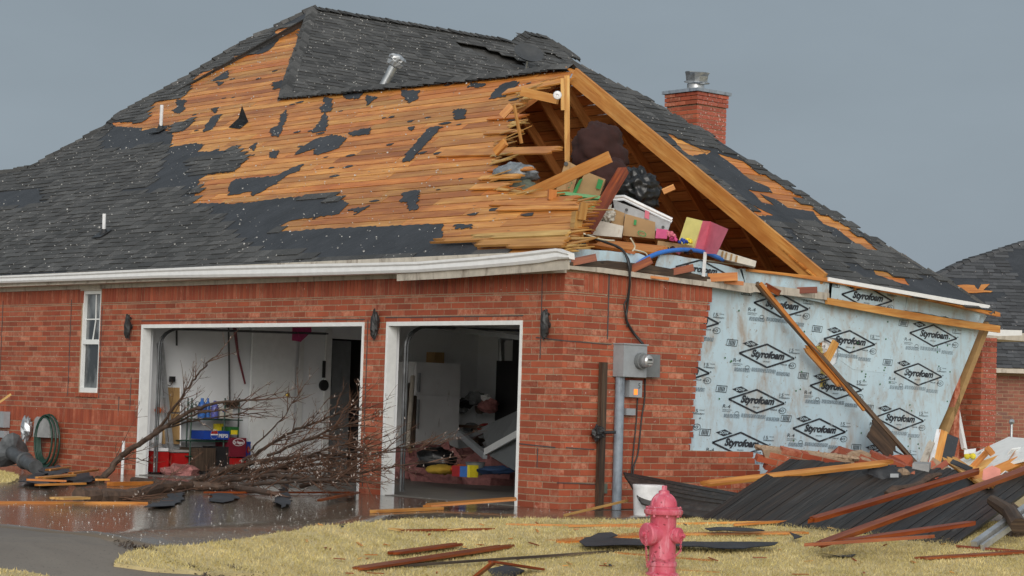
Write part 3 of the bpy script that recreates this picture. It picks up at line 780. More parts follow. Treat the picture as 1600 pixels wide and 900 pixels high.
# lower yellow splintered boards bent over the gutter
sy = MB()
for (p0, p1, wv, amp) in (((745, 378), (892, 372), .12, .12), ((755, 388), (888, 383), .13, .1), ((700, 383), (770, 380), .10, .3), ((800, 392), (884, 390), .08, .1)):
    a, b = RF.uv(*p0), RF.uv(*p1); d = Vector((b[0]-a[0], b[1]-a[1])); L = d.length; d.normalize(); n = Vector((-d.y, d.x))
    pts = splint(0, wv/2, -wv/2, -1, amp)+splint(L, -wv/2, wv/2, 1, amp*.5)
    sy.prism(pts, RF.P(a[0], a[1], .05), RF.U*d.x+RF.V*d.y, RF.U*n.x+RF.V*n.y, .03)
for _ in range(70):
    i_ = R.randrange(1, len(brk)-1); t_ = R.random(); bx_ = brk[i_][0]+(brk[i_+1][0]-brk[i_][0])*t_; by_ = brk[i_][1]+(brk[i_+1][1]-brk[i_][1])*t_
    u_, v_ = RF.uv(bx_-R.uniform(0, 14), by_); L_ = R.uniform(.15, .55); w_ = R.uniform(.012, .04); tl = R.gauss(0, .10)
    sy.prism([(0, -w_), (L_*.6, -w_*.7), (L_, 0), (L_*.5, w_*.6), (0, w_)], RF.P(u_, v_, R.uniform(0, .03)), (RF.U+RF.V*tl+RF.N*R.uniform(-.12, .18)).normalized(), RF.V, .012, 0, (R.uniform(.8, 1.15), R.random(), R.random()))
q = sy.build('splintered_boards', M['yellow'], roof)
# broken end block at the split corner
mb = MB()
for (px, py, w_, h_) in ((895, 352, .13, .32), (905, 330, .08, .2), (897, 378, .1, .2)):
    c = onY(px, py, .5); mb.box(c-Vector((w_/2, 0, h_/2)), (w_, -.05, .0), (0, .12, 0), (.04, 0, h_))
mb.build('broken_ends', M['yellow'], roof)
# ---- felt
WB = [(489, 14), (483, 36), (452, 42), (427, 47), (436, 61), (428, 72), (420, 79), (409, 84), (364, 88), (366, 97), (360, 101), (322, 111), (301, 123), (297, 136), (290, 150), (262, 156), (238, 160), (228, 175), (224, 190), (205, 191), (176, 192), (176, 198), (222, 200), (222, 205), (240, 200), (262, 205), (270, 207), (271, 196), (301, 186), (302, 192), (285, 206), (270, 208), (269, 220), (264, 231), (305, 224), (320, 226), (308, 238), (350, 236), (371, 227), (378, 242), (383, 249), (367, 269), (325, 273), (311, 281), (308, 297), (301, 317), (360, 319), (400, 316), (430, 311), (490, 306), (522, 306), (545, 318), (530, 335), (455, 345), (425, 361), (450, 362), (500, 358), (560, 355), (640, 352), (692, 350), (690, 374), (738, 378), (748, 391), (780, 392), (800, 397)]
WBp = RF.poly(WB); wbj = jag(WBp, .06, .022, closed=False)
fl = MB(); fe = RF.poly([(750, 400), (450, 413), (200, 424), (0, 432), (-230, 440), (-230, 318), (0, 272), (50, 262), (165, 200), (190, 177), (300, 119), (375, 70), (430, 44)])
fl.sheet([wbj+fe], RF.P(0, 0, .004), RF.U, RF.V, .004)
FELTREG = wbj+fe
patches = [[(357, 109), (345, 117), (329, 127), (347, 125), (356, 122)], [(338, 128), (350, 129), (343, 134)],
 [(275, 156), (292, 157), (286, 166), (290, 171), (280, 179), (268, 173), (278, 167)], [(330, 170), (343, 168), (336, 178)], [(332, 182), (347, 179), (338, 192), (332, 202), (318, 207), (322, 195)],
 [(447, 172), (449, 181), (444, 195), (436, 214), (424, 212), (422, 202), (436, 196), (438, 181)], [(505, 152), (519, 154), (518, 174), (508, 176), (513, 190), (510, 204), (494, 208), (486, 207), (500, 190), (506, 178), (499, 170), (507, 163)],
 [(473, 230), (486, 222), (495, 217), (520, 211), (541, 216), (530, 232), (512, 238), (496, 243), (490, 240), (492, 233), (460, 243)], [(422, 238), (436, 235), (432, 247), (421, 247)], [(626, 142), (655, 142), (652, 156), (640, 162), (632, 154)],
 [(362, 285), (370, 280), (430, 276), (456, 264), (470, 258), (468, 268), (448, 275), (430, 288), (396, 307), (392, 300), (358, 306), (357, 294)], [(708, 172), (728, 170), (726, 186), (712, 188)], [(780, 135), (790, 130), (808, 127), (811, 131), (800, 142), (790, 152), (764, 155), (770, 145)],
 [(635, 240), (672, 200), (688, 198), (684, 206), (640, 254), (630, 254)], [(545, 208), (566, 202), (579, 200), (577, 210), (552, 213)], [(630, 302), (655, 298), (652, 328), (640, 330), (637, 318), (625, 316)], [(710, 352), (738, 352), (738, 357), (712, 358)],
 [(536, 145), (568, 146), (560, 155), (540, 155)], [(735, 130), (760, 132), (752, 137), (730, 137)], [(545, 328), (578, 322), (560, 334)], [(452, 265), (475, 257), (462, 270)], [(572, 150), (590, 152), (575, 165)], [(620, 136), (616, 131), (640, 128), (640, 137)],
 [(452, 92), (476, 93), (470, 108), (455, 107)], [(425, 130), (447, 125), (445, 138), (428, 140)], [(390, 230), (402, 222), (397, 236)], [(638, 200), (648, 198), (643, 205)], [(800, 395-12), (812, 380), (806, 388)]]
for pp in patches:
    q = jag(RF.poly(pp), .035, .028); fl.sheet([q], RF.P(0, 0, .004), RF.U, RF.V, R.uniform(.004, .01), 0, (R.uniform(.8, 1.2), .5, .5))
for _ in range(80):   # torn scraps
    px, py = R.uniform(300, 860), R.uniform(110, 380); u, v = RF.uv(px, py)
    if inside((u, v), DECK) and not inside((u, v), FELTREG):
        r_ = R.uniform(.015, .05); q = [(u+r_*R.uniform(.6, 1.8)*math.cos(a)*2, v+r_*math.sin(a)) for a in [i*math.pi/3 for i in range(6)]]
        fl.sheet([q], RF.P(0, 0, .003), RF.U, RF.V, .005)
ft = fl.build('roofing_felt', M['felt'], roof)
# upright torn flap
mb = MB(); a = onP((357, 199), RF.P(0, 0, .01), RF.N); b = onP((388, 190), RF.P(0, 0, .01), RF.N); c = a.lerp(b, .7)+Vector((0, -.02, .30)); m_ = a.lerp(b, .45)+Vector((0, .02, .12))
mb.face([a, b, c, m_]); mb.face([a, m_, c, b]); a2 = onP((375, 201), RF.P(0, 0, .012), RF.N); mb.face([a, a2, b, m_]); mb.face([a, m_, b, a2]); mb.build('felt_flap', M['felt'], roof)
# ---- shingles on the front slope
bare = [RF.poly(p) for p in ([(176, 186), (240, 200), (272, 206), (264, 231), (255, 228), (235, 224), (200, 235), (160, 233), (150, 228), (168, 205)],
  [(262, 228), (320, 224), (384, 249), (367, 270), (312, 281), (300, 318), (296, 318), (280, 290), (235, 302), (180, 300), (240, 290), (252, 262), (258, 240)],
  [(300, 316), (430, 308), (545, 318), (540, 340), (425, 362), (560, 354), (692, 350), (690, 374), (740, 376), (750, 400), (520, 408), (470, 395), (400, 392), (362, 366), (352, 345), (330, 332)],
  [(-20, 300), (62, 296), (72, 318), (30, 326), (-20, 326)], [(430, 50), (440, 62), (424, 78), (408, 86), (405, 78), (420, 66)])]
keep = RF.poly([(296, 248), (380, 238), (384, 250), (366, 270), (292, 274)])
def t_front(c):
    if not inside(c, FELTREG): return False
    if inside(c, keep): return True
    return not any(inside(c, b) for b in bare)
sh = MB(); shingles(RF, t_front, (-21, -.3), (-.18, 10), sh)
# ridge between garage wing and main slope + hip caps
RGP = [onP(p, RF.P(0, 0, .02), RF.N) for p in ((445, 151), (560, 141), (700, 127), (800, 117), (892, 104))]
for i in range(4): caps(RGP[i], RGP[i+1], sh, .26, .15, .7)
hp = [onP(p, RF.P(0, 0, .0), RF.N) for p in SIL[1:]]
for i in range(len(hp)-1): caps(hp[i], hp[i+1], sh, .26, .16, .8, up=RF.N, jit=.03)
# ---- main roof, right-facing slope
mainpx = [(489, 14), (800, 66), (860, 76), (898, 88), (896, 106), (800, 119), (700, 130), (560, 143), (443, 152)]
MP = RM_.poly(mainpx)
bare_m = [RM_.poly(p) for p in ([(708, 66), (740, 70), (800, 92), (830, 100), (800, 106), (770, 100), (745, 82), (718, 74)], [(855, 84), (885, 92), (880, 96), (850, 92)])]
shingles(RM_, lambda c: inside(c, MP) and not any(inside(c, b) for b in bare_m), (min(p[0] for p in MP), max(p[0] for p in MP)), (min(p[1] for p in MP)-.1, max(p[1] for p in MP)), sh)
caps(RM_.P(*MP[0]), RM_.P(*MP[1]), sh, .26, .15, .6)
caps(onP((489, 15), RM_.O, RM_.N), onP((443, 152), RM_.O, RM_.N), sh, .22, .15, .7)
# ---- third, rear peak
RT = PL(onP((820, 52), (-16.9, 14.3, 9.1), Vector((.55, .0, .83))), (0, 1, 0), (-.83, 0, .55))
TP = RT.poly([(800, 70), (820, 52), (851, 59), (897, 87), (893, 100), (830, 92), (800, 74)])
shingles(RT, lambda c: inside(c, TP), (min(p[0] for p in TP), max(p[0] for p in TP)), (min(p[1] for p in TP), max(p[1] for p in TP)+.1), sh)
T_ = [onP(p, RT.O, RT.N) for p in ((800, 70), (820, 52), (851, 59), (897, 87))]
for i in range(3): caps(T_[i], T_[i+1], sh, .3, .16, .6)
# ---- right slope of the garage wing
rsil = [(893, 96), (1000, 150), (1130, 226), (1250, 301), (1350, 366), (1480, 441), (1553, 487)]
RRP = RR.poly([(897, 102)]+rsil[1:]+[(1420, 462), (1288, 434)])
rwood = [[(1120, 240), (1160, 252), (1223, 290), (1240, 300), (1270, 320), (1303, 343), (1333, 360), (1350, 373), (1372, 392), (1353, 390), (1338, 382), (1322, 370), (1307, 358), (1285, 350), (1270, 331), (1230, 325), (1213, 313), (1187, 303), (1210, 322), (1190, 317), (1180, 306), (1168, 297), (1207, 302), (1200, 293), (1170, 280), (1150, 263), (1140, 255)],
 [(1168, 317), (1190, 328), (1208, 337), (1182, 338)], [(1363, 419), (1390, 428), (1413, 433), (1420, 447), (1400, 441), (1367, 429)], [(1040, 207), (1078, 226), (1107, 238), (1088, 243), (1078, 245), (1065, 235), (1052, 219)], [(1092, 232), (1110, 236), (1104, 243)], [(1240, 385), (1252, 392), (1246, 393)], [(1134, 292), (1143, 298), (1138, 300)]]
rd = deck(RR, RR.poly([(884, 104)]+rsil[1:]+[(1420, 462), (1278, 436)]), .185, .02, 0)
rr = rd.build('roof_decking', M['deck'], roof); rr['label'] = 'right hand roof slope decking above the foam wall'
fl = MB()
hl = [jag(RR.poly(p), .05, .015) for p in rwood]; fl.sheet([jag(RRP, .1, .012)]+hl, RR.P(0, 0, .005), RR.U, RR.V, .004)
fl.build('roofing_felt', M['felt'], roof)
bare_r = [RR.poly(p) for p in ([(1108, 232), (1150, 246), (1265, 322), (1330, 362), (1378, 394), (1362, 396), (1300, 368), (1270, 345), (1250, 350), (1190, 345), (1165, 318), (1130, 285), (1092, 262), (1070, 240), (1060, 222)],
  [(1310, 405), (1420, 440), (1475, 462), (1340, 430)], [(1035, 205), (1110, 236), (1090, 250), (1045, 218)], [(1215, 350), (1230, 352), (1270, 395), (1262, 400)], [(1450, 430), (1490, 448), (1540, 482), (1440, 465), (1400, 445)])]
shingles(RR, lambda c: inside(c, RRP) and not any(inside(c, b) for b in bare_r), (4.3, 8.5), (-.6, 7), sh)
RS = [onP(p, RR.P(0, 0, .0), RR.N) for p in rsil]
for i in range(2): caps(RS[i]-RR.N*.03, RS[i+1]-RR.N*.03, sh, .22, .15, .9, up=RR.N)
for i in range(3, 6): caps(RS[i]-RR.N*.03, RS[i+1]-RR.N*.03, sh, .12, .2, .9, up=RR.N, jit=.02)
sh.build('shingles', M['shingle'], roof)
# ---- back slopes and closing planes so the house is a closed volume from elsewhere
mb = MB(); mb2 = MB()
bk = [(0, -3.0*1.435), (-5.3, -3.0*1.435), (0, 0), (8, .15), (8, -3.0*1.435)]
deck(RB, [(-4.1, -4.5), (.35, -.03), (8, -.03), (8, -4.5)], .185, .02, 0, mb=mb)
mb.build('roof_decking', M['attic'], roof)['label'] = 'back roof slope decking seen from inside the attic'
sh2 = MB(); shingles(RB, lambda c: inside(c, [(-4.0, -4.4), (.6, -.3), (8, -.3), (8, -4.4)]), (-5.4, 8), (-4.3, 0), sh2, e=.2)
# main mass: planes behind, coarse shingled solid
A0 = RM_.P(0, 0); top = [Vector((-16.2, 8.3, 8.6)), Vector((-16.2, 22, 8.6))]
def quad(mbx, pts, th=.03):
    mbx.face(pts, 0, (1, .5, .5)); mbx.face([Vector(p)-Vector((0, 0, th)) for p in pts][::-1], 0, (1, .5, .5))
quad(sh2, [(-16.2, 8.3, 8.60), (-12.5, 5.4, 6.0), (-12, 7.8, 5.7), (-12, 14, 5.7), (-16.2, 14.0, 8.60)])
quad(sh2, [(-16.2, 14, 8.6), (-12, 14, 5.7), (-12, 20, 2.6), (-16.2, 20, 4)])
quad(sh2, [(-12, 7.8, 5.7), (-9.5, 10, 2.7), (-9.5, 20, 2.7), (-12, 20, 2.7), (-12, 14, 5.7)])
quad(sh2, [(-16.2, 8.3, 8.62), (-16.2, 14, 8.62), (-16.2, 20, 4), (-24, 20, 2.7), (-24, 4, 2.7), (-18.6, 3.6, 5.2)])
quad(sh2, [(-18.6, 3.6, 5.2), (-24, 3.6, 5.2), (-24, 9, 2.7), (-20, 9, 2.7)])
sh2.build('rear_roof', M['shingle'], H)
mb = MB(); mb.box((-9, 7.35, 0), (8.9, 0, 0), (0, .12, 0), (0, 0, 2.85)); mb.box((-9.7, 7.5, 0), (.12, 0, 0), (0, 12, 0), (0, 0, 2.7)); mb.box((-19.2, 19.4, 0), (9.6, 0, 0), (0, .12, 0), (0, 0, 2.7)); mb.box((-19.2, .12, 0), (.12, 0, 0), (0, 19.2, 0), (0, 0, 2.7))
mb.build('rear_walls', M['brick'], H)
# ---- fascia, gutter, soffit on the front
def strip_px(name, m, pts, y, hpx, th, jx=0):
    """band following pixel points (top edge) on plane y"""
    mb = MB()
    for i in range(len(pts)-1):
        (x0, y0, h0), (x1, y1, h1) = pts[i], pts[i+1]
        a, b, c, d = onY(x0, y0, y), onY(x1, y1, y), onY(x1, y1+h1, y), onY(x0, y0+h0, y); t = Vector((0, th, 0))
        mb.face([d, c, b, a]); mb.face([a+t, b+t, c+t, d+t]); mb.face([a, b, b+t, a+t]); mb.face([d+t, c+t, c, d])
        if i == len(pts)-2: mb.face([b, c, c+t, b+t])
    return mb
gt = [(-230, 440, 11), (0, 431, 11), (120, 426, 12), (240, 420, 14), (330, 416, 17), (450, 413, 18), (560, 411, 17), (650, 409, 16), (740, 402, 17), (800, 396, 18), (840, 391, 19), (868, 388, 17), (887, 395, 9)]
mb = MB(); prev = None
for (px, py, h) in gt:
    yo = -.36; t = onY(px, py, yo); b = onY(px, py+h, yo); dz = t.z-b.z
    prof = [t+Vector((0, .10, 0)), t, t-Vector((0, 0, dz*.22)), t-Vector((0, -.018, dz*.38)), b+Vector((0, .012, dz*.25)), b+Vector((0, .03, 0)), b+Vector((0, .11, -.005))]
    if prev:
        for i in range(len(prof)-1): mb.face([prev[i+1], prof[i+1], prof[i], prev[i]])
    prev = prof
mb.face(prev)
q = mb.build('gutter', M['gutter'], H)
so_ = MB(); so_.box((-19.3, -.26, 2.73), (19.2, 0, 0), (0, .26, 0), (0, 0, .015)); so_.build('soffit', M['cream'], H)
fa = MB(); fa.box((-19.3, -.245, 2.745), (19.25, 0, 0), (0, .025, 0), (0, 0, .16)); fa.box((-19.3, -.035, 2.672), (19.33, 0, 0), (0, .03, 0), (0, 0, .058)); fa.build('fascia', M['cream'], H)
mb = strip_px('t', None, [(620, 428, 11), (700, 423, 12), (888, 406, 15)], -.30, 0, .02); mb.build('fascia', M['cream'], H)
# ================================================================== foam-sheathed side wall
XS = -.11
wallpx = [(1040, 440), (1290, 437), (1420, 461), (1530, 482), (1540, 494), (1527, 516), (1497, 590), (1478, 640), (1455, 690), (1440, 736), (1428, 760), (1350, 800), (1180, 800), (1040, 780)]
WP = PL((XS, 0, 0), (0, 1, 0), (0, 0, 1))
wp = WP.poly(wallpx)
hole = WP.poly([(1272, 541), (1285, 532), (1297, 527), (1312, 531), (1309, 548), (1307, 565), (1296, 575), (1290, 600), (1278, 610), (1281, 575)])
mb = MB(); mb.sheet([jag(wp, .2, .006)]+[jag(hole, .05, .02)], WP.P(0, 0, 0), WP.U, WP.V, .02)
sheath = mb.build('foam_sheathing', M['styro'], H); sheath['label'] = 'pale blue foam sheathing printed with black diamonds'
# studs behind, showing at the leaning right end
mb = MB(); a, b = onX(1536, 505, XS-.03), onX(1442, 745, XS-.03); mb.beam(a+Vector((-.03, .09, 0)), b+Vector((-.03, .09, 0)), .09, .14, (1, 0, 0)); mb.build('end_stud', M['tan'], H)
for k in range(5):
    y_ = 2.6+k*.9; mb = MB(); mb.beam((XS-.06, y_, .1), (XS-.06, y_+.25, 2.55), .04, .09, (1, 0, 0)); mb.build('wall_stud', M['lumber'], H)
slab('wall_liner', (XS-.16, .15, 0), (.02, 0, 0), (0, 6.3, 0), (0, 0, 2.5), 'drywall')
# broken piece in the hole
mb = MB(); a, b = onX(1287, 572, .0), onX(1306, 534, .06); mb.beam(a, b, .10, .04, (1, 0, 0)); mb.beam(onX(1280, 560, XS), onX(1300, 548, XS+.05), .05, .03, (1, 0, 0)); mb.build('broken_stud', M['lumber'], H)
mb = MB(); c = onX(1283, 585, XS-.03); mb.blob(c, (.05, .07, .30), amp=.4); mb.blob(onX(1278, 555, XS-.03), (.04, .08, .14), amp=.4); mb.build('insulation_tuft', M['insuly'], H)
# second layer sheets (upper right sheet laps the lower ones)
mb = MB()
for pts, lift in (([(1283, 455), (1415, 478), (1402, 520), (1383, 583), (1330, 577), (1272, 532), (1269, 520)], .004), ([(1415, 480), (1528, 514), (1500, 583), (1470, 655), (1440, 730), (1360, 714), (1383, 583)], .006)):
    q = WP.poly(pts); mb.sheet([jag(q, .25, .008)]+([jag(hole, .06, .02)] if lift < .005 else []), WP.P(0, 0, .02), WP.U, WP.V, lift, 0, (1.04, .5, .5))
mb.build('foam_overlap', M['styro'], sheath)
# printed marks -------------------------------------------------------------
def fr(px, py, h=.028): return WP.P(*WP.uv(px, py), h)
cA = fr(1218.5, 478); Uv = (fr(1261, 483.5)-fr(1176.2, 472.9))/2; Vv = (fr(1222, 460.7)-fr(1215, 495.7))/2
lU, lV = Uv.length, Vv.length
pr = MB(); pg = MB()
def line(m, C, a, b, wd):
    a, b = Vector(a), Vector(b); A, B = C+Uv*a.x+Vv*a.y, C+Uv*b.x+Vv*b.y; d = (B-A).normalized(); n = WP.N.cross(d)*wd/2
    m.face([A-n, B-n, B+n, A+n])
def vis(P, lim):
    u, v = P.y, P.z
    return lim is None or inside((u, v), lim)
def diamond(m, C, r, wd, ru=1.0):
    pts = [(-r*ru, 0), (-.08*r*ru, r), (r*ru, 0), (.08*r*ru, -r)]
    for i in range(4): line(m, C, pts[i], pts[(i+1) % 4], wd)
def fullprint(px, py, sc=1.0, C=None, small=True):
    C = C if C is not None else fr(px, py)
    diamond(pr, C, 1.0*sc, .022*sc)
    pr.text('Styrofoam', C+Uv*.03+Vv*.02, Uv.normalized(), Vv.normalized(), lU*1.2*sc, lV*.86*sc, shear=.18, bold=.05)
    if not small: return
    pr.text('BRAND', C-Vv*.50+Uv*.02, Uv.normalized(), Vv.normalized(), lU*.22, lV*.11)
    D_ = C-Uv*.66+Vv*.88
    pr.face([D_-Uv*.29, D_-Vv*.30, D_+Uv*.29, D_+Vv*.30])
    pw.text('DOW', D_+WP.N*.002, Uv.normalized(), Vv.normalized(), lU*.30, lV*.24, bold=.02)
    pr.text('R-4', C-Uv*1.02-Vv*.62, Uv.normalized(), Vv.normalized(), lU*.26, lV*.30)
    pr.text('RESIDENTIAL', C-Uv*.97-Vv*.92, Uv.normalized(), Vv.normalized(), lU*.34, lV*.09); pr.text('SHEATHING', C-Uv*1.0-Vv*1.06, Uv.normalized(), Vv.normalized(), lU*.28, lV*.09)
    pr.text('15', C+Uv*.84+Vv*.72, Uv.normalized(), Vv.normalized(), lU*.15, lV*.28); pr.text('YEAR', C+Uv*1.04+Vv*.80, Uv.normalized(), Vv.normalized(), lU*.18, lV*.09)
    pr.text('WARRANTY', C+Uv*.96+Vv*.48, Uv.normalized(), Vv.normalized(), lU*.40, lV*.12, bold=.02)
    pr.text('VALUE', C+Uv*.66-Vv*.62, Uv.normalized(), Vv.normalized(), lU*.24, lV*.12, bold=.02); pr.text('40', C+Uv*.93-Vv*.64, Uv.normalized(), Vv.normalized(), lU*.20, lV*.24)
    for k in range(12):   # ring round the 0 and the listing mark
        a0, a1 = k*math.pi/6, (k+1)*math.pi/6
        for (cu, cv, r_) in ((.98, -.64, .13), (-.62, -1.16, .075)):
            line(pr, C, (cu+r_*math.cos(a0), cv+r_*math.sin(a0)*2.0), (cu+r_*math.cos(a1), cv+r_*math.sin(a1)*2.0), .006)
    # box of bars at upper left
    for k in range(5): line(pr, C, (-1.42+k*.05, 1.0), (-1.42+k*.05, .62), .013)
    for a_, b_ in (((-1.5, 1.08), (-1.14, 1.08)), ((-1.5, .55), (-1.14, .55)), ((-1.5, 1.08), (-1.5, .55)), ((-1.14, 1.08), (-1.14, .55))): line(pr, C, a_, b_, .007)
    for k in range(4):    # unreadable fine print
        for (s, t, o_) in ((-1.05, -.50, 0), (-.45, .42, .12), (.46, .95, -.02)):
            u = s
            while u < t:
                l_ = R.uniform(.03, .10); line(pg, C, (u, -1.28-k*.085+o_), (min(u+l_, t), -1.28-k*.085+o_), .008); u += l_+.02
    line(pr, C, (1.02, .14), (1.05, .10), .02)
pw = MB()
for (px, py) in ((1218.5, 478), (1196, 556), (1180, 627), (1325, 534), (1304, 606), (1278, 672), (1456, 524.5), (1432, 585), (1403, 655)): fullprint(px, py)
# partial prints cut by the brick edge or rubble
def partial(px, py, test):
    global pr, pg, pw
    keep_ = (pr, pg, pw); pr, pg, pw = MB(), MB(), MB(); fullprint(px, py)
    for src, dst in zip((pr, pg, pw), keep_):
        for i, f_ in enumerate(src.f):
            P = [Vector(src.v[k]) for k in f_]; c = sum(P, Vector())/len(P)
            if test(c): dst.face(P, src.mi[i])
    pr, pg, pw = keep_
partial(1155, 694, lambda c: True)
partial(1384, 716, lambda c: True)
for (px, py) in ((1075, 500), (1060, 579), (1043, 652)): partial(px, py, lambda c: c.y > 2.12)
pm = pr.build('printed_marks', M['ink'], sheath); pg.build('fine_print', M['inkgrey'], sheath); pw.build('printed_letters', M['styro'], sheath)
for nm, px, py in (('nail_cap', 1113, 605),):
    mb = MB()
    for _ in range(46):
        a_, b_ = R.choice([(1130, 590), (1160, 480), (1250, 560), (1248, 640), (1340, 500), (1380, 560), (1350, 640), (1470, 570), (1425, 690)])
        c = fr(a_+R.uniform(-12, 12), b_+R.uniform(-60, 60), .03); mb.lathe([(.012, 0), (.010, .004)], c, (1, 0, 0), 7)
    mb.build('nail_caps', M['greenc'], sheath)
# upper band of foam sheets
UBp = PL((.03, 0, 0), (0, 1, 0), (0, 0, 1))
ub = None
for pts in ([(893, 388), (1000, 396), (1011, 400), (1008, 416), (985, 418), (893, 410)], [(1035, 398), (1060, 399), (1162, 421), (1168, 448), (1100, 440), (1024, 428)], [(1158, 420), (1232, 428), (1303, 440), (1300, 475), (1168, 450)], [(1298, 438), (1420, 461), (1415, 492), (1296, 470)], [(1421, 463), (1536, 487), (1530, 504), (1416, 484)]):
    mb = MB(); mb.sheet([jag(UBp.poly(pts), .12, .01)], UBp.P(0, 0, -.05), UBp.U, UBp.V, .025, 0, (R.uniform(.98, 1.06), .5, .5)); ub = mb.build('foam_band', M['styro'], H)

pr, pg, pw = MB(), MB(), MB()
Cc = UBp.P(*UBp.uv(1097, 422), -.020)
partial_ok = lambda c: True
diamond(pr, Cc, .85, .020); pr.text('Styrofoam', Cc, Uv.normalized(), Vv.normalized(), lU*1.12, lV*.72, shear=.18, bold=.05); pr.text('R-4', Cc-Uv*.98-Vv*.45, Uv.normalized(), Vv.normalized(), lU*.26, lV*.28); pr.text('BRAND', Cc-Vv*.46, Uv.normalized(), Vv.normalized(), lU*.22, lV*.1)
Cc = UBp.P(*UBp.uv(1357, 465), -.020); fsv = fullprint(0, 0, C=Cc)
pmx = MB()
for src in (pr,):
    for i, f_ in enumerate(src.f):
        P = [Vector(src.v[k]) for k in f_]; c = sum(P, Vector())/len(P)
        lo = onX(1296, 470, -.0).z if c.y > 4.4 else 2.5
        if c.y < 4.0 or c.z > UBp.P(0, 0).z+ (2.55 - (c.y-4.6)*.06): pmx.face(P)
pmx.build('printed_marks', M['ink'], ub); pw.build('printed_letters', M['styro'], ub)
# trims, planks, drip edge along the top of the side wall
def onXband(name, m, pts, x, th, H_=H, up=None):
    """pts: (px,py_top,py_bottom)"""
    mb = MB()
    for i in range(len(pts)-1):
        (x0, t0, b0), (x1, t1, b1) = pts[i], pts[i+1]
        a, b, c, d = onX(x0, t0, x), onX(x1, t1, x), onX(x1, b1, x), onX(x0, b0, x); t = Vector((-th, 0, 0))
        mb.face([d, c, b, a]); mb.face([a+t, b+t, c+t, d+t]); mb.face([a, b, b+t, a+t]); mb.face([d+t, c+t, c, d])
        if i == 0: mb.face([a, a+t, d+t, d])
        if i == len(pts)-2: mb.face([b, c, c+t, b+t])
    return mb.build(name, M[m], H_)
onXband('frieze_board', 'cream', [(888, 415, 420), (940, 418, 426), (1000, 426, 434), (1060, 434, 442), (1115, 441, 449), (1172, 448, 458), (1180, 449, 456)], .07, .05)
onXband('soffit_strip', 'oldwood', [(890, 410, 415), (950, 407, 419), (1010, 413, 426), (1060, 422, 434), (1115, 434, 441), (1150, 441, 446)], .05, .03)
onXband('torn_trim', 'cream', [(1105, 436, 446), (1180, 443, 456), (1245, 451, 463), (1296, 458, 469)], .055, .03)
onXband('ledger_board', 'lumber', [(1293, 465, 475), (1400, 483, 495), (1480, 497, 508), (1563, 509, 520)], .06, .04)
onXband('edge_board', 'deck', [(1170, 420, 424), (1232, 427, 431), (1290, 433, 440), (1420, 456, 463), (1540, 481, 490), (1563, 489, 495)], .055, .06)
onXband('drip_edge', 'gutter', [(1295, 433, 439), (1420, 455, 461), (1547, 477, 484)], .36, .02)
onXband('porch_gutter', 'gutter', [(1530, 514, 523), (1560, 515, 525), (1597, 516, 524)], -.6, .10)
# joist tails and broken wood along the plate
for i, (x0, y0, x1, y1, w_, tn) in enumerate(((893, 410, 932, 402, .085, 'wetred'), (985, 422, 1018, 406, .09, 'wetred'), (1050, 425, 1084, 418, .085, 'wetred'), (1106, 434, 1152, 432, .10, 'deck'), (1196, 446, 1218, 458, .07, 'wetred'), (1246, 454, 1277, 453, .08, 'wetred'), (1128, 440, 1162, 443, .05, 'deck'), (1010, 432, 1045, 436, .03, 'deck'))):
    mb = MB(); a = onX(x0, y0, .02); b = onX(x1, y1, .22); mb.beam(a, b, .04, w_); mb.build('joist_tail', M[tn], H)
# ================================================================== attic structure
apex = Vector((-4.95, 4.6, 5.98))
slab('attic_floor', (-14, .1, 2.63), (13.8, 0, 0), (0, 7.2, 0), (0, 0, .04), 'attic')
def rafter(p0, p1, m, w=.045, h=.15, name='rafter'):
    mb = MB(); mb.beam(p0, p1, w, h, mi=0); return mb.build(name, M[m], H)
# the big open rafter with lighter face, made of a doubled 2x8
a = onX(894, 120, -4.95); 
r0, r1 = onP((896, 118), (0, 4.42, 0), Vector((0, 1, 0))), onP((1285, 440), (0, 4.42, 0), Vector((0, 1, 0)))
mb = MB(); mb.beam(r0, r1, .05, .235, (0, 0, 1)); q = mb.build('rafter', M['lumber'], H); q['label'] = 'wide pale rafter along the open edge of the roof'
for k in range(1, 6):      # jack rafters of the right slope, behind
    y_ = 4.6+k*.48; x0 = {1: -4.95, 2: -4.5, 3: -3.5, 4: -2.3, 5: -1.2}[k]
    rafter((x0, y_, 2.87-.63*x0-.12), (0, y_, 2.75), 'attic')
for k in range(14):        # rafters of the back slope
    x_ = -.9-k*.62
    yt = 4.75 if x_ < -4.95 else 4.7+((-4.95-x_)*-.61)
    yt = max(4.75, yt); rafter((x_, yt, 6.02-1.03*(yt-4.7)-.13), (x_, 7.6, 6.02-1.03*2.9-.13), 'attic', .045, .14)
for k in range(9):         # front slope rafters from inside, some at the broken edge
    x_ = -5.3-k*.61; rafter((x_, .35, 2.9+.667*.35-.12), (x_, 4.6, 2.9+.667*4.6-.12), 'attic', .045, .14)
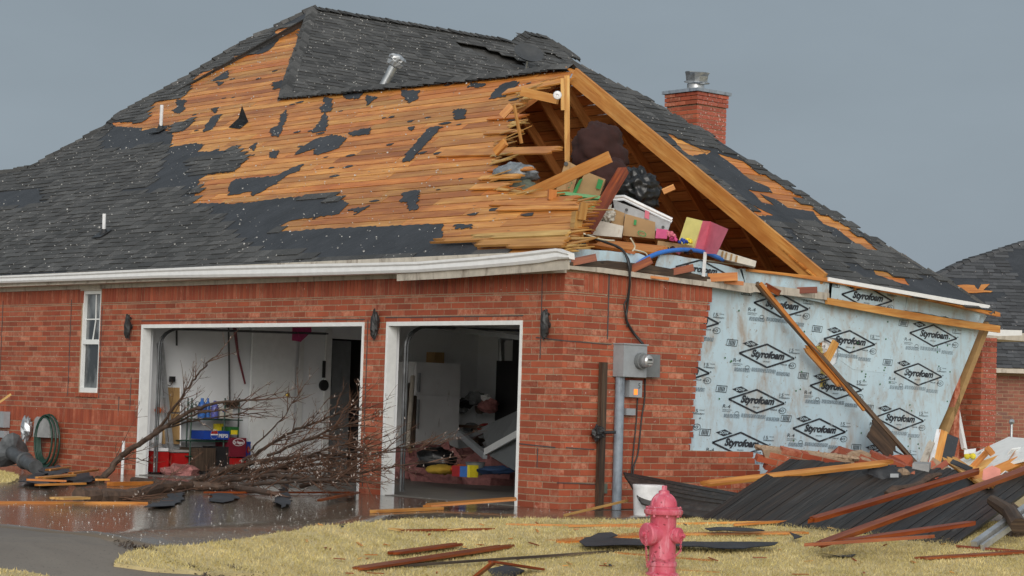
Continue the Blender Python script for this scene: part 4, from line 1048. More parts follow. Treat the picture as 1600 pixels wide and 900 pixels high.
# post, collar and loose pieces under the apex
def pxbeam(name, p0, p1, x, m, w, h, parent=H, up=(0, 0, 1), x1=None):
    mb = MB(); mb.beam(onX(*p0, x), onX(*p1, x if x1 is None else x1), w, h, up); return mb.build(name, M[m], parent)
P_ = lambda px, py, d: CAM + ray(px, py)*d
mb = MB(); a = P_(886, 118, 29.6); b = P_(886.5, 252, 29.6); mb.beam(a, b, .10, .07, (1, 1, 0)); a = P_(879, 122, 29.5); b = P_(879.5, 172, 29.5); mb.beam(a, b, .06, .05, (1, 1, 0)); mb.build('king_post', M['lumber'], H)
mb = MB(); mb.beam(P_(815, 143, 30.2), P_(872, 156, 29.9), .05, .12); mb.build('collar_tie', M['lumber'], H)
mb = MB(); mb.beam(P_(803, 163, 28.4), P_(815, 224, 28.4), .03, .03, (1, 0, 0)); mb.build('hanging_splinter', M['yellow'], H)
mb = MB(); mb.beam(P_(1036, 300, 28), P_(1054, 292, 28), .10, .07); mb.build('wood_block', M['lumber'], H)
mb = MB(); mb.beam(P_(800, 165, 28.6), P_(784, 182, 28.6), .05, .09); mb.build('rafter_stub', M['deck'], H); mb = MB(); mb.beam(P_(790, 222, 28.2), P_(774, 238, 28.3), .05, .1); mb.build('rafter_stub', M['deck'], H)
# roof vents and pipes
def pipe(name, p0, p1, d0, rad, m, parent, cap=True, px_plane=RF):
    mb = MB(); a = onP(p0, px_plane.P(0, 0, 0), px_plane.N); b = onP(p1, a, (CAM-a).normalized()); mb.tube([a-Vector((0, 0, .05)), b], rad, 12); q = mb.build(name, M[m], parent)
    return q, a, b
q, a, b = pipe('vent_pipe', (251, 205), (253, 164), 0, .032, 'rimw', roof)
mb = MB(); mb.prism([(-.16, -.12), (.16, -.12), (.16, .14), (-.16, .14)], a+RF.N*.035-RF.V*.02, RF.U, RF.V, .012); mb.lathe([(.09, 0), (.045, .10), (.045, .12)], a, (0, 0, 1), 12); mb.build('flashing', M['black'], q)
q, a, b = pipe('vent_pipe', (162, 368), (163, 334), 0, .028, 'rimw', roof)
mb = MB(); mb.prism([(-.13, -.12), (.13, -.12), (.13, .12), (-.13, .12)], a+RF.N*.035-RF.V*.02, RF.U, RF.V, .012); mb.lathe([(.08, 0), (.04, .09), (.04, .1)], a, (0, 0, 1), 12); mb.build('flashing', M['black'], q)
# flue with a battered turbine cap, leaning
a = onP((599, 134), RM_.O, RM_.N); b = onP((617, 100), a, (CAM-a).normalized()); ax = (b-a).normalized()
mb = MB(); mb.lathe([(.085, -.1), (.085, (b-a).length*.95)], a, ax, 16); q = mb.build('flue_pipe', M['galv'], roof, smooth='auto')
mb = MB(); mb.lathe([(.09, 0), (.13, .02), (.15, .09), (.12, .11), (.155, .13), (.165, .18), (.13, .22), (.02, .25)], b-ax*.06, ax, 16, wob=lambda k, i: 1+.12*math.sin(k*2.1+i)); mb.build('flue_cap', M['alu'], q)
# dish
c = onP((826, 84), RM_.P(0, 0, .35), RM_.N); nn = Vector((.62, -.25, .75)).normalized()
dish = empty('satellite_dish', c-Vector((0, 0, .3)), 'grey oval satellite dish tipped over near the roof ridge', 'satellite dish')
mb = MB(); mb.lathe([(.02, -.10), (.12, -.09), (.22, -.05), (.30, .02), (.31, .03), (.29, .03), (.20, -.02), (.02, -.07)], c, nn, 26); mb.build('reflector', M['dishgrey'], dish, smooth='auto')
mb = MB(); mb.tube([c-nn*.08, c-nn*.25-Vector((0, 0, .15)), c-Vector((0.1, 0, .45))], .02, 8); mb.build('mast', M['galv'], dish)
# ================================================================== chimney
cc = P_(1090, 137, 38.5); wd = .74
ch = MB(); O = Vector((cc.x-wd, cc.y, 0)); z0, z1 = 3.2, cc.z-.06
bricks(ch, 0, wd, z0, z1-.22, (Vector((cc.x-wd, cc.y, 0)), Vector((1, 0, 0)), Vector((0, -1, 0))), dep=.05)
bricks(ch, -.02, wd+.02, z1-.22, z1, (Vector((cc.x-wd, cc.y, 0)), Vector((1, 0, 0)), Vector((0, -1, 0))), dep=.08, proud=.025)
cf = MB(); bricks(cf, 0, wd, z0, z1-.22, (Vector((cc.x, cc.y, 0)), Vector((0, 1, 0)), Vector((1, 0, 0))), dep=.05); bricks(cf, -.02, wd+.02, z1-.22, z1, (Vector((cc.x, cc.y, 0)), Vector((0, 1, 0)), Vector((1, 0, 0))), dep=.08, proud=.025)
chm = ch.build('chimney', M['brick'], roof); cf.build('chimney_side', M['brick_fleck'], chm)
mb = MB(); mb.box((cc.x-wd+.01, cc.y+.01, 3), (wd-.02, 0, 0), (0, wd-.02, 0), (0, 0, z1-3-.01)); mb.build('mortar_backing', M['mortar'], chm)
mb = MB(); mb.box((cc.x-wd-.06, cc.y-.06, z1+.002), (wd+.12, 0, 0), (0, wd+.12, 0), (0, 0, .055)); mb.build('chimney_cap', M['conduit'], chm)
mb = MB(); fc = Vector((cc.x-wd/2-.03, cc.y+wd/2, z1+.05)); mb.lathe([(.15, 0), (.15, .15)], fc, (0, 0, 1), 18); mb.build('flue', M['alu'], chm, smooth='auto')
mb = MB(); mb.lathe([(.14, 0), (.20, .01), (.21, .03), (.17, .05), (.19, .14), (.22, .20), (.21, .21), (.05, .22)], fc+Vector((.02, 0, .15)), (.12, -.05, 1), 14, wob=lambda k, i: 1+.10*math.sin(k*1.7+i*.8)); mb.build('flue_hood', M['galv'], chm)
# ================================================================== rear porch seen past the wall
pc = onY(1533, 600, 9.2)
mbp = MB(); wpl = .36
bricks(mbp, 0, wpl, 0, 2.35, (Vector((pc.x-wpl, pc.y, 0)), Vector((1, 0, 0)), Vector((0, -1, 0))), dep=.05, L=.2)
pil = mbp.build('porch_pillar', M['brick'], H)
mbp = MB(); bricks(mbp, 0, wpl, 0, 2.35, (Vector((pc.x, pc.y, 0)), Vector((0, 1, 0)), Vector((1, 0, 0))), dep=.05, L=.2); mbp.build('pillar_side', M['brick_fleck'], pil)
mb = MB(); mb.box((pc.x-wpl+.008, pc.y+.008, 0), (wpl-.016, 0, 0), (0, wpl-.016, 0), (0, 0, 2.34)); mb.build('mortar_backing', M['mortar'], pil)
mb = MB(); a = onY(1486, 560, 10.5); bricks(mb, 0, .5, 0, 2.3, (Vector((a.x-.5, a.y, 0)), Vector((1, 0, 0)), Vector((0, -1, 0))), dep=.09); bricks(mb, 0, .3, 0, 2.3, (Vector((a.x, a.y, 0)), Vector((0, 1, 0)), Vector((1, 0, 0))), dep=.09); mb.build('rear_wall_return', M['brick'], H)
mb = MB(); a = onY(1487, 580, 10.9); b = onY(1514, 580, 10.9); mb.box((a.x, 10.9, .9), (b.x-a.x, 0, 0), (0, .05, 0), (0, 0, 1.6)); mb.build('porch_panel', M['metergrey'], H)
mb = MB()
for k in range(6): mb.box((a.x, 10.88, .3+k*.11), (b.x-a.x, 0, 0), (0, .05, 0), (0, .012, .105))
mb.build('siding', M['cream'], H)
mb = MB(); mb.box((a.x-.6, 8.6, 2.36), (1.9, 0, 0), (0, 2.6, 0), (0, 0, .12)); mb.build('porch_ceiling', M['cream'], H)
# downspout leaning
mb = MB(); a, b = onY(1490, 615, 9.0), onY(1507, 702, 8.8); mb.beam(a, b, .075, .05, (1, 0, 0)); tag(mb.build('downspout', M['gutter']), 'white downspout leaning beside the brick porch pillar', 'downspout')
# ================================================================== neighbour's house, far right
DN = 48.0; vd = (RM @ Vector((0, 0, -1))); vd.z = 0; vd.normalize(); rt = Vector((vd.y*-1, vd.x, 0))*-1
NC = CAM + ray(1575, 655)*DN; NC.z = 0
NH = empty('neighbour_house', NC, 'low neighbouring house with dark brown brick and grey roof behind porch pillar', 'house')
def nf(u, dz, z): return NC+rt*u+vd*dz+Vector((0, 0, z))
nb = MB(); bricks(nb, -1.5, 5, -.5, 2.1, (Vector((NC.x, NC.y, 0)), rt, -vd), L=.23); nw = nb.build('wall', M['brick_far'], NH)
mb = MB(); mb.box(nf(-2.2, .006, -.5), rt*8, vd*.2, Vector((0, 0, 2.7))); mb.box(nf(-2.2, .2, -.5), vd*9, rt*.2, Vector((0, 0, 2.7))); mb.box(nf(5.6, .2, -.5), vd*9, rt*.2, Vector((0, 0, 2.7))); mb.build('mortar_backing', M['mortar'], nw)
mb = MB(); mb.box(nf(-1.62, -.05, -.5), rt*.14, vd*.1, Vector((0, 0, 2.65))); mb.box(nf(-.62, -.05, -.5), rt*.12, vd*.05, Vector((0, 0, 2.65))); mb.build('corner_board', M['cream'], NH)
mb = MB(); mb.box(nf(-2.6, -.45, 2.14), rt*9, vd*.10, Vector((0, 0, .11))); mb.build('gutter', M['cream'], NH)
NRP = PL(nf(0, -.4, 2.26), rt, vd+Vector((0, 0, .62)))
npx = [(1466, 434), (1503, 413), (1540, 401), (1600, 382), (1700, 352), (1800, 340), (1900, 460), (1900, 580), (1440, 572), (1440, 450)]
NP = NRP.poly(npx); mb = MB(); mb.sheet([NP], NRP.P(0, 0, 0), NRP.U, NRP.V, .02); nr = mb.build('roof', M['felt'], NH)
mb = MB(); nbare = [NRP.poly(p) for p in ([(1470, 436), (1525, 433), (1528, 444), (1545, 446), (1550, 455), (1572, 456), (1565, 470), (1540, 474), (1480, 480), (1450, 470)], [(1578, 394), (1620, 386), (1620, 444), (1590, 440), (1576, 425)])]
shingles(NRP, lambda c: inside(c, NP) and not any(inside(c, b) for b in nbare), (min(p[0] for p in NP), 6.5), (min(p[1] for p in NP), max(p[1] for p in NP)), mb, e=.15, h=.012, lift=.015)
for a_, b_ in (((1464, 433), (1503, 412)), ((1503, 412), (1540, 400)), ((1540, 400), (1600, 381)), ((1600, 381), (1700, 351))): caps(NRP.P(*NRP.uv(*a_)), NRP.P(*NRP.uv(*b_)), mb, .4, .2, .5, up=NRP.N)
mb.build('shingles', M['shingle_far'], nr)
mb = MB(); mb.sheet([jag(NRP.poly([(1485, 450), (1510, 447), (1522, 448), (1528, 455), (1533, 447), (1546, 446), (1536, 456), (1550, 457), (1548, 459), (1496, 460)]), .1, .02)], NRP.P(0, 0, .03), NRP.U, NRP.V, .01); mb.build('bare_decking', M['deck'], nr)
# ================================================================== wall-mounted things
def G3(px, py, h=0): return onG(px, py, h)
def lamp(px0, py0, px1, py1, label):
    t, b = onY(px0, py0, -.07), onY(px1, py1, -.07); L = (t-b).length
    e_ = empty('wall_lamp', Vector((t.x, 0, b.z)), label, 'wall lamp', 'scorched iron wall lamps')
    mb = MB(); mb.blob((t+b)/2, (.055, .05, L/2), amp=.22, fr=3, seed=px0, n=10, m=12); mb.build('lantern', M['blackmetal'], e_)
    mb = MB(); mb.lathe([(.035, 0), (.03, .012)], (t.x, -.005, (t.z+b.z)/2), (0, -1, 0), 10); mb.beam(Vector((t.x, -.01, t.z-.05)), t-Vector((0, 0, .02)), .02, .02, (1, 0, 0)); mb.build('bracket', M['blackmetal'], e_)
lamp(200, 492, 199, 528, 'narrow black wall lamp on the brick left of the wide garage opening')
lamp(584, 486, 586, 531, 'narrow black wall lamp on the brick pier between the two garage openings')
lamp(852, 484, 850, 531, 'narrow black wall lamp on the brick near the house corner')
# electric meter
def xbox(mb, px0, py0, px1, py1, x0, dep, mi=0):
    a = onX(px0, py0, x0+dep); b = onX(px1, py1, x0+dep)
    mb.box((x0, a.y, b.z), (dep, 0, 0), (0, b.y-a.y, 0), (0, 0, a.z-b.z), mi, (1, .5, .5)); return a, b
me_ = empty('electric_meter', onX(990, 590, 0), 'grey electric meter box on the brick side wall above the peeling conduit', 'electric meter')
mb = MB(); a, b = xbox(mb, 975, 538, 1010, 590, .004, .17); bx = mb.build('meter_box', M['metergrey'], me_)
mb = MB(); mb.box((.003, a.y-.01, a.z), (.185, 0, 0), (0, b.y-a.y+.02, 0), (0, 0, .015)); mb.build('lid_edge', M['metergrey'], bx)
c = onX(1000, 564, .18); mb = MB(); mb.lathe([(.095, 0), (.095, .05), (.08, .055), (.078, .09)], c, (1, 0, 0), 24); mt = mb.build('meter_ring', M['metergrey2'], me_)
mb = MB(); mb.lathe([(.070, 0), (.068, .06), (.05, .075), (.001, .078)], c+Vector((.09, 0, 0)), (1, 0, 0), 24); mb.build('meter_dial', M['alu'], mt)
mb = MB(); mb.box(c+Vector((.1695, -.03, .005)), (.002, 0, 0), (0, .06, 0), (0, 0, .018)); mb.box(c+Vector((.1695, -.04, -.03)), (.002, 0, 0), (0, .08, 0), (0, 0, .006)); mb.build('display_window', M['black'], mt)
mb = MB(); xbox(mb, 1010, 553, 1031, 590, .004, .12); q = mb.build('side_box', M['metergrey2']); tag(q, 'smaller dark grey box on the brick right of the electric meter', 'utility box')
nb_ = empty('network_box', onX(992, 620, 0), 'small pale grey box with glowing orange display below the electric meter', 'utility box')
mb = MB(); xbox(mb, 984, 594, 1003, 621, .004, .10); mb.build('case', M['metergrey'], nb_)
mb = MB(); xbox(mb, 991, 608, 996, 617, .105, .003); mb.build('display', M['lcd'], nb_)
mb = MB(); mb.text('5', onX(999, 603, .106), Vector((0, 1, 0)), Vector((0, 0, 1)), .035, .06); mb.build('number', M['ink'], nb_)
mb = MB(); xbox(mb, 979, 638, 993, 649, .004, .06); q = mb.build('junction_box', M['metergrey']); tag(q, 'tiny grey box beside the conduit below the orange display', 'utility box')
mb = MB(); t, b = onX(969, 590, .06), onX(967, 802, .06); mb.tube([(t.x, t.y, t.z+.02), (t.x, t.y, 0)], .055, 16)
q = mb.build('conduit_pipe', M['conduit'], smooth='auto'); tag(q, 'thick grey blue pipe with peeling paint below the meter box', 'pipe')
mb = MB(); t, b = onX(943, 566, .05), onX(936, 796, .05)
q = empty('post', Vector((.05, b.y, 0)), 'dark weathered post against the brick side wall, left of the meter', 'post')
mb.beam(Vector((.05, t.y, t.z)), Vector((.05, t.y, 0)), .085, .055, (1, 0, 0)); mb.build('timber', M['oldwood'], q)
mb = MB(); c = onX(935, 676, .10); mb.blob(c, (.07, .07, .08), amp=.35); mb.tube([c, c+Vector((.05, .22, .01))], .018, 6); mb.build('faucet', M['blackmetal'], q)
mb = MB(); xbox(mb, 942, 756, 949, 771, .004, .03); q = mb.build('vent_plate', M['bagg']); tag(q, 'small olive plate low on the brick between post and conduit', 'plate')
# cables
def cable(pts, r, m, name, label, jit=.0, grp=None):
    mb = MB(); P2 = []
    for i in range(len(pts)-1):
        for k in range(5):
            t = k/5; p0 = pts[max(i-1, 0)]; p1, p2 = pts[i], pts[i+1]; p3 = pts[min(i+2, len(pts)-1)]
            P2.append(.5*((2*p1)+(p2-p0)*t+(2*p0-5*p1+4*p2-p3)*t*t+(3*p1-p0-3*p2+p3)*t**3))
    P2.append(pts[-1]); mb.tube(P2, r, 6); q = mb.build(name, M[m], smooth=True); tag(q, label, 'cable', grp); return q
X2 = lambda l, x: [onX(a, b, x if not isinstance(x, (list, tuple)) else x[i]) for i, (a, b) in enumerate(l)]
cable(X2([(915, 368), (945, 378), (972, 390), (982, 412), (984, 440), (980, 480), (979, 500), (990, 520), (1005, 538)], [-.4, -.2, .0, .10, .09, .03, .03, .03, .10]), .016, 'black', 'service_cable', 'thick black cable hanging from the attic edge to the meter')
cable(X2([(912, 366), (955, 382), (980, 400), (985, 430), (980, 465), (975, 478), (980, 505), (979, 511)], [-.4, -.2, .0, .12, .06, .05, .04, .03]), .008, 'black', 'service_cable', 'thin black cable looping beside the thick one above the meter')
cable(X2([(996, 622), (994, 660), (990, 700), (986, 745)], .02), .008, 'black', 'wall_cable', 'straight black cable down the brick under the orange display box')
cable(X2([(1008, 592), (1007, 625), (1003, 650), (999, 690), (996, 712), (990, 730), (988, 760)], .02), .009, 'black', 'wall_cable', 'wavy black cable on the brick below the dark side box')
cable(X2([(996, 413), (1012, 403), (1035, 394), (1070, 390), (1100, 394), (1130, 406)], [.05, .05, .05, .03, .02, 0]), .028, 'blue', 'blue_tube', 'bright blue plastic tube arching over the torn wall top')
for i, l in enumerate(([(912, 365), (940, 374), (960, 376)], [(985, 372), (992, 385), (988, 393)], [(990, 390), (1008, 395), (1012, 402)], [(1020, 397), (1030, 402), (1022, 425)], [(1028, 396), (1034, 408), (1018, 428)], [(1060, 402), (1110, 408), (1160, 415)])):
    cable(X2(l, -.1), .010, 'cablew', 'house_wire', ('cream wire by the black cables at the split corner', 'short cream wire end above the loose pale wires', 'cream wire crossing the orange board', 'cream wire looping under the left end of the blue tube', 'cream wire bundle dropping left of the foam band print', 'long cream wires lying along the top of the foam band')[i], grp='cream wires along the torn wall top')
mb = MB(); mb.beam(onX(1102, 394, .09), onX(1099, 432, .09), .05, .01, (1, 0, 0)); q = mb.build('white_strip', M['rimw']); tag(q, 'short white vertical strip over the Styrofoam print on the wall top', 'strip')
q['label'] = 'short white upright strip standing over the printed foam band at the wall top'
# ---- left wall things
hb = onY(68, 675, -.08)
hr = empty('hose_hanger', Vector((hb.x, 0, .5)), 'grey hose holder with coiled green hose on the brick wall', 'hose holder')
mb = MB(); a, b = onY(54, 653, -.15), onY(76, 684, -.15); mb.prism([(a.x, a.z-.02), (a.x+.06, a.z+.02), (a.x+.2, a.z-.05), (a.x+.28, a.z+.03), (b.x, a.z-.03), (b.x+.02, b.z), (a.x-.03, b.z)], (0, -.0, 0), (1, 0, 0), (0, 0, 1), .15); mb.build('holder', M['stone'], hr)
mb = MB()
for k in range(9):
    w_ = .17+k*.020; hh = .31+k*.012; cx = hb.x+.12+k*.008; cz = .43-k*.004; yy = -.10-.016*(k % 4)
    pts = [Vector((cx+w_*math.sin(t*math.pi/12), yy, cz+hh*math.cos(t*math.pi/12))) for t in range(25)]; mb.tube(pts, .014, 6, cap=False)
hz = mb.build('garden_hose', M['hose'], smooth=True); tag(hz, 'green garden hose coiled on the grey wall holder', 'hose')
mb = MB(); a = onY(41, 670, -.09); mb.blob(a, (.09, .08, .17), amp=.35, fr=2.5); mb.tube([a-Vector((0, 0, .12)), a-Vector((.06, 0, .4))], .02, 6); q = mb.build('gas_regulator', M['galv']); tag(q, 'dented silver regulator on the wall left of the hose', 'regulator')
mb = MB(); a, b = onY(-18, 642, -.12), onY(5, 668, -.12); mb.box((a.x, -.12, b.z), (b.x-a.x, 0, 0), (0, .11, 0), (0, 0, a.z-b.z)); a, b = onY(-18, 672, -.12), onY(4, 684, -.12); mb.box((a.x, -.10, b.z), (b.x-a.x, 0, 0), (0, .09, 0), (0, 0, a.z-b.z)); q = mb.build('wall_box', M['metergrey']); tag(q, 'grey utility box at the left end of the brick wall', 'utility box')
# toppled vent cap at far left
va, vb = onY(16, 706, -1.2), onY(56, 730, -1.5); ax = (vb-va).normalized()
vc = empty('toppled_vent', Vector((va.x, va.y, 0)), 'toppled galvanised vent pipe with flared dented hood by the left wall', 'vent')
mb = MB(); mb.tube([va, vb], .10, 16); mb.lathe([(.105, 0), (.125, .02), (.125, .05), (.105, .07)], va.lerp(vb, .55), ax, 16); mb.build('pipe', M['oldgalv'], vc, smooth='auto')
mb = MB(); mb.lathe([(.23, -.05), (.24, -.03), (.18, .02), (.10, .10)], va, ax, 18, wob=lambda k, i: 1+.16*math.sin(k*.9)); mb.build('hood', M['oldgalv'], vc)
mb = MB(); a = onY(2, 628, -.06); mb.beam(onY(-6, 632, -.3), onY(17, 616, -.1), .05, .03); q = mb.build('wood_splinter', M['yellow']); tag(q, 'pale wood splinter against the brick at the left edge', 'splinter')
mb = MB(); a = onG(191, 742); mb.tube([a, a+Vector((0, 0, .48))], .022, 8); q = mb.build('riser_pipe', M['rimw']); tag(q, 'short upright white pipe before the brick beside the garage opening', 'pipe')
# ================================================================== fire hydrant
hp_ = onG(1034, 902); HZ = gz(hp_.x, hp_.y); s_ = (onP((1071, 790), hp_, (CAM-hp_).normalized())-onP((996, 790), hp_, (CAM-hp_).normalized())).length/75.0   # metres per pixel
HB = Vector((hp_.x, hp_.y, HZ)); topz = onP((1034, 759), hp_, Vector((hp_.x-CAM.x, hp_.y-CAM.y, 0)).normalized()).z
zz = lambda py: topz-(py-759)*s_
hy = empty('fire_hydrant', HB, 'red fire hydrant faded to pink standing on the straw lawn', 'fire hydrant')
S2 = s_
def hz_(py): return zz(py)-HZ
prof = [(27*S2, 0), (27*S2, .03), (21.5*S2, .05), (21.5*S2, hz_(884)), (23*S2, hz_(883)), (23*S2, hz_(878)), (21*S2, hz_(876)), (20.5*S2, hz_(850)), (20.5*S2, hz_(806)), (22*S2, hz_(803))]
mb = MB(); mb.lathe(prof, HB, n=32); mb.build('barrel', M['hydrant'], hy, smooth='auto')
mb = MB(); mb.lathe([(21*S2, hz_(803)), (29*S2, hz_(803.5)), (30.5*S2, hz_(801)), (30.5*S2, hz_(797)), (28*S2, hz_(795)), (29*S2, hz_(793)), (22*S2, hz_(791))], HB, n=40); q = mb.build('flange', M['hydrant'], hy, smooth='auto')
mb = MB()
for k in range(8):
    a_ = k*math.pi/4+.2; c = HB+Vector((26.5*S2*math.cos(a_), 26.5*S2*math.sin(a_), hz_(807))); mb.lathe([(2.2*S2, 0), (2.2*S2, 3.5*S2)], c, n=6); mb.lathe([(2.0*S2, 13*S2), (1.6*S2, 16*S2)], c, n=6)
mb.build('bolts', M['hydrant'], q)
mb = MB(); pr_ = [(21*S2, hz_(792))]+[(21.2*S2*math.cos(t)**.8, hz_(790)+20*S2*math.sin(t)) for t in [i*.17 for i in range(8)]]+[(8.5*S2, hz_(769.5)), (8.5*S2, hz_(767)), (6*S2, hz_(766)), (5*S2, hz_(765.5))]
mb.lathe(pr_, HB, n=32)
for k in range(6):
    a_ = k*math.pi/3+.3; d_ = Vector((math.cos(a_), math.sin(a_), 0)); mb.tube([HB+d_*21.0*S2*math.cos(t)**.8+Vector((0, 0, hz_(790)+20*S2*math.sin(t))) for t in (0, .3, .6, .9, 1.1)], 1.3*S2, 5)
mb.build('bonnet', M['hydrant'], hy, smooth='auto')
mb = MB(); mb.lathe([(4.6*S2, hz_(767)), (4.3*S2, hz_(759)), (3.6*S2, hz_(758.6))], HB, n=5); mb.build('operating_nut', M['hydrant'], hy)
vdir = (CAM-HB); vdir.z = 0; vdir.normalize(); rdir = Vector((-vdir.y, vdir.x, 0))
def nozzle(ang, r, py, off, ext):
    d_ = (vdir*math.cos(ang)+rdir*math.sin(ang)); c = HB+Vector((0, 0, hz_(py)))
    mb = MB(); mb.lathe([(r*.9, 8*S2), (r*.9, off*.75), (r, off*.78), (r, off), (r*.90, off+2.0*S2), (r*.4, off+2.6*S2), (r*.4, off+4*S2)], c, d_, 28); nz = mb.build('nozzle_cap', M['hydrant'], hy, smooth='auto')
    mb = MB(); mb.lathe([(4.2*S2, off+3.5*S2), (3.8*S2, off+9*S2), (3.2*S2, off+9.5*S2)], c, d_, 5); mb.build('cap_nut', M['hydrant'], nz); return c+d_*(off+3*S2)
cl = nozzle(math.radians(-50), 18*S2, 834, 33*S2, 0); cr = nozzle(math.radians(62), 12.5*S2, 835, 29*S2, 0)
def chain(pts, name='chain'):
    mb = MB()
    P2 = []
    for i in range(len(pts)-1):
        n_ = max(1, int((pts[i+1]-pts[i]).length/.017))
        for k in range(n_): P2.append(pts[i].lerp(pts[i+1], k/n_))
    for i in range(len(P2)-1):
        d_ = (P2[i+1]-P2[i]).normalized(); s1 = d_.orthogonal().normalized(); s1 = s1 if i % 2 else d_.cross(s1); c = (P2[i]+P2[i+1])/2
        mb.tube([c+d_*.014*math.cos(t*math.pi/4)+s1*.008*math.sin(t*math.pi/4) for t in range(9)], .0030, 4, cap=False)
    mb.build(name, M['hydrant'], hy)
fz = lambda px, py, dd: HB+rdir*((px-1034)*S2)+vdir*dd+Vector((0, 0, hz_(py)))
chain([cl, fz(1009, 860, .20), fz(1011, 884, .17), fz(1018, 872, .14), fz(1019, 860, .12)]); chain([cr, fz(1062, 858, .12), fz(1052, 868, .15), fz(1040, 874, .16), fz(1025, 870, .15), fz(1019, 860, .13)])
# ================================================================== attic contents
def blob_t(name, label, cat, px, py, d, r, m, amp=.2, fr=2, seed=0, n=22, mm=16, flat=None):
    mb = MB(); mb.blob(P_(px, py, d), r, n*2, mm*2, amp, fr, 0, (1, .5, .5), seed, fold=(.20 if m == 'trash' else .10)); q = mb.build(name, M[m], smooth=True); return tag(q, label, cat)
FZ = 2.675
def tbox(name, label, cat, quadpx, d0, depth, m, extras=None, group=None, par=None, open_=False, th=.01):
    """front face traced (TL,TR,BR,BL) at ray distance d0 (or four distances), pushed back along the view"""
    ds = d0 if isinstance(d0, (list, tuple)) else (d0,)*4
    q = [P_(x, y, dd) for (x, y), dd in zip(quadpx, ds)]; bk_ = Vector((-.70, .71, 0))*depth; b = [p+bk_ for p in q]
    mb = MB(); tn = (1, R.random(), R.random())
    mb.face([q[3], q[2], q[1], q[0]], 0, tn); mb.face([b[0], b[1], b[2], b[3]], 0, tn)
    for i in range(4):
        if open_ and i == 0: continue
        j = (i+1) % 4; mb.face([q[i], q[j], b[j], b[i]], 0, tn)
    o = mb.build(name, M[m], par)
    if label: tag(o, label, cat, group)
    return o, q, bk_
blob_t('cloth_bundle', 'large maroon cloth bundle behind the leaning plank in the attic', 'cloth', 936, 238, 29.5, (.33, .40, .40), 'maroon', .12, 1.8, 3)
blob_t('cloth_bundle', 'maroon cloth bundle lower down behind the leaning red post', 'cloth', 950, 285, 28.9, (.28, .3, .32), 'maroon', .12, 2, 5)
blob_t('trash_bag', 'shiny black plastic bag bulging in the attic under the rafters', 'plastic bag', 997, 300, 28.4, (.29, .3, .32), 'trash', .14, 2.6, 9, 30, 22)
blob_t('plastic_roll', 'grey speckled film roll in the attic behind the broken boards', 'film roll', 805, 272, 29.0, (.36, .26, .15), 'duct', .10, 2, 2)
blob_t('canvas_bag', 'olive grey canvas bag below the speckled film roll', 'bag', 815, 298, 28.8, (.25, .2, .16), 'bagg', .12, 2, 6)
b1, q1, k1 = tbox('cardboard_box', 'cardboard box with green print and hand hole in the attic', 'box', [(884, 250), (906, 262), (890, 318), (862, 318)], 28.6, .4, 'card')
mb = MB(); mb.lathe([(.028, 0), (.026, .006)], P_(884.5, 256, 28.58), (.7, -.7, 0), 12); mb.build('hand_hole', M['black'], b1)
b1, q1, k1 = tbox('cardboard_box', 'cardboard box with green stripe and letters above the green bin', 'box', [(915, 268), (946, 280), (935, 312), (893, 310)], 28.3, .35, 'card')
mb = MB(); 
def pq(m, pts, d): m.face([P_(x, y, d) for x, y in pts][::-1])
pq(mb, [(905, 281), (911, 278), (900, 302), (894, 302)], 28.27); pq(mb, [(935, 279), (943, 282), (938, 296), (931, 294)], 28.26)
U_ = (P_(895, 288, 28)-P_(888, 300, 28)).normalized()
mb.text('BANANAS'[1:4], P_(889, 293, 28.26), U_, Vector((-.5, .45, .5)).normalized(), .17, .08); mb.build('green_print', M['greeni'], b1)
b1, q1, k1 = tbox('storage_bin', 'green plastic storage bin in the attic above the broken boards', 'storage bin', [(868, 301), (936, 311), (934, 330), (872, 322)], 27.9, .35, 'greenp')
mb = MB(); mb.beam(P_(864, 300, 27.85), P_(938, 309, 27.85), .05, .04); mb.build('bin_rim', M['greenp'], b1)
b1, q1, k1 = tbox('storage_tote', 'clear plastic tote with white rim tilted in the attic', 'storage tote', [(958, 312), (1048, 347), (1042, 366), (962, 340)], 27.7, .35, 'clearp')
mb = MB(); 
pp_ = [P_(957, 308, 27.66), P_(975, 307, 27.66), P_(1050, 343, 27.66)]; mb.tube(pp_, .022, 8); mb.tube([p+k1 for p in pp_], .022, 8); mb.build('tote_rim', M['rimw'], b1)
mb = MB(); pq(mb, [(1008, 328), (1015, 331), (1014, 343), (1007, 340)], 27.66); mb.build('paper_tag', M['pink'], b1)
mb = MB(); [mb.lathe([(.02, 0), (.02, .01)], P_(x, y, 27.65), (.7, -.7, 0), 10) for x, y in ((979, 328), (1036, 355))]; mb.build('latch', M['black'], b1)
b1, q1, k1 = tbox('cardboard_box', 'cardboard box with green marks below the clear tote', 'box', [(977, 334), (1024, 347), (1023, 373), (973, 368)], 27.4, .3, 'card')
mb = MB(); pq(mb, [(991, 343), (995, 344), (994, 352), (990, 351)], 27.37)
for k in range(10):
    a0, a1 = k*math.pi/5, (k+1)*math.pi/5; c = P_(1003, 365, 27.36); uu = (P_(1010, 367, 27.36)-c); vv = Vector((0, 0, .035)); mb.face([c+uu*math.cos(a0)+vv*math.sin(a0), c+uu*math.cos(a1)+vv*math.sin(a1), c+uu*.8*math.cos(a1)+vv*.7*math.sin(a1), c+uu*.8*math.cos(a0)+vv*.7*math.sin(a0)])
mb.build('green_print', M['greeni'], b1)
tbox('torn_carton', 'torn stained white carton at the left of the attic boxes', 'box', [(925, 342), (974, 353), (971, 371), (913, 366)], 27.2, .3, 'cardw')
tbox('torn_carton', 'ragged brown carton flap behind the stained white carton', 'box', [(957, 326), (976, 333), (973, 358), (955, 350)], 27.5, .15, 'card')
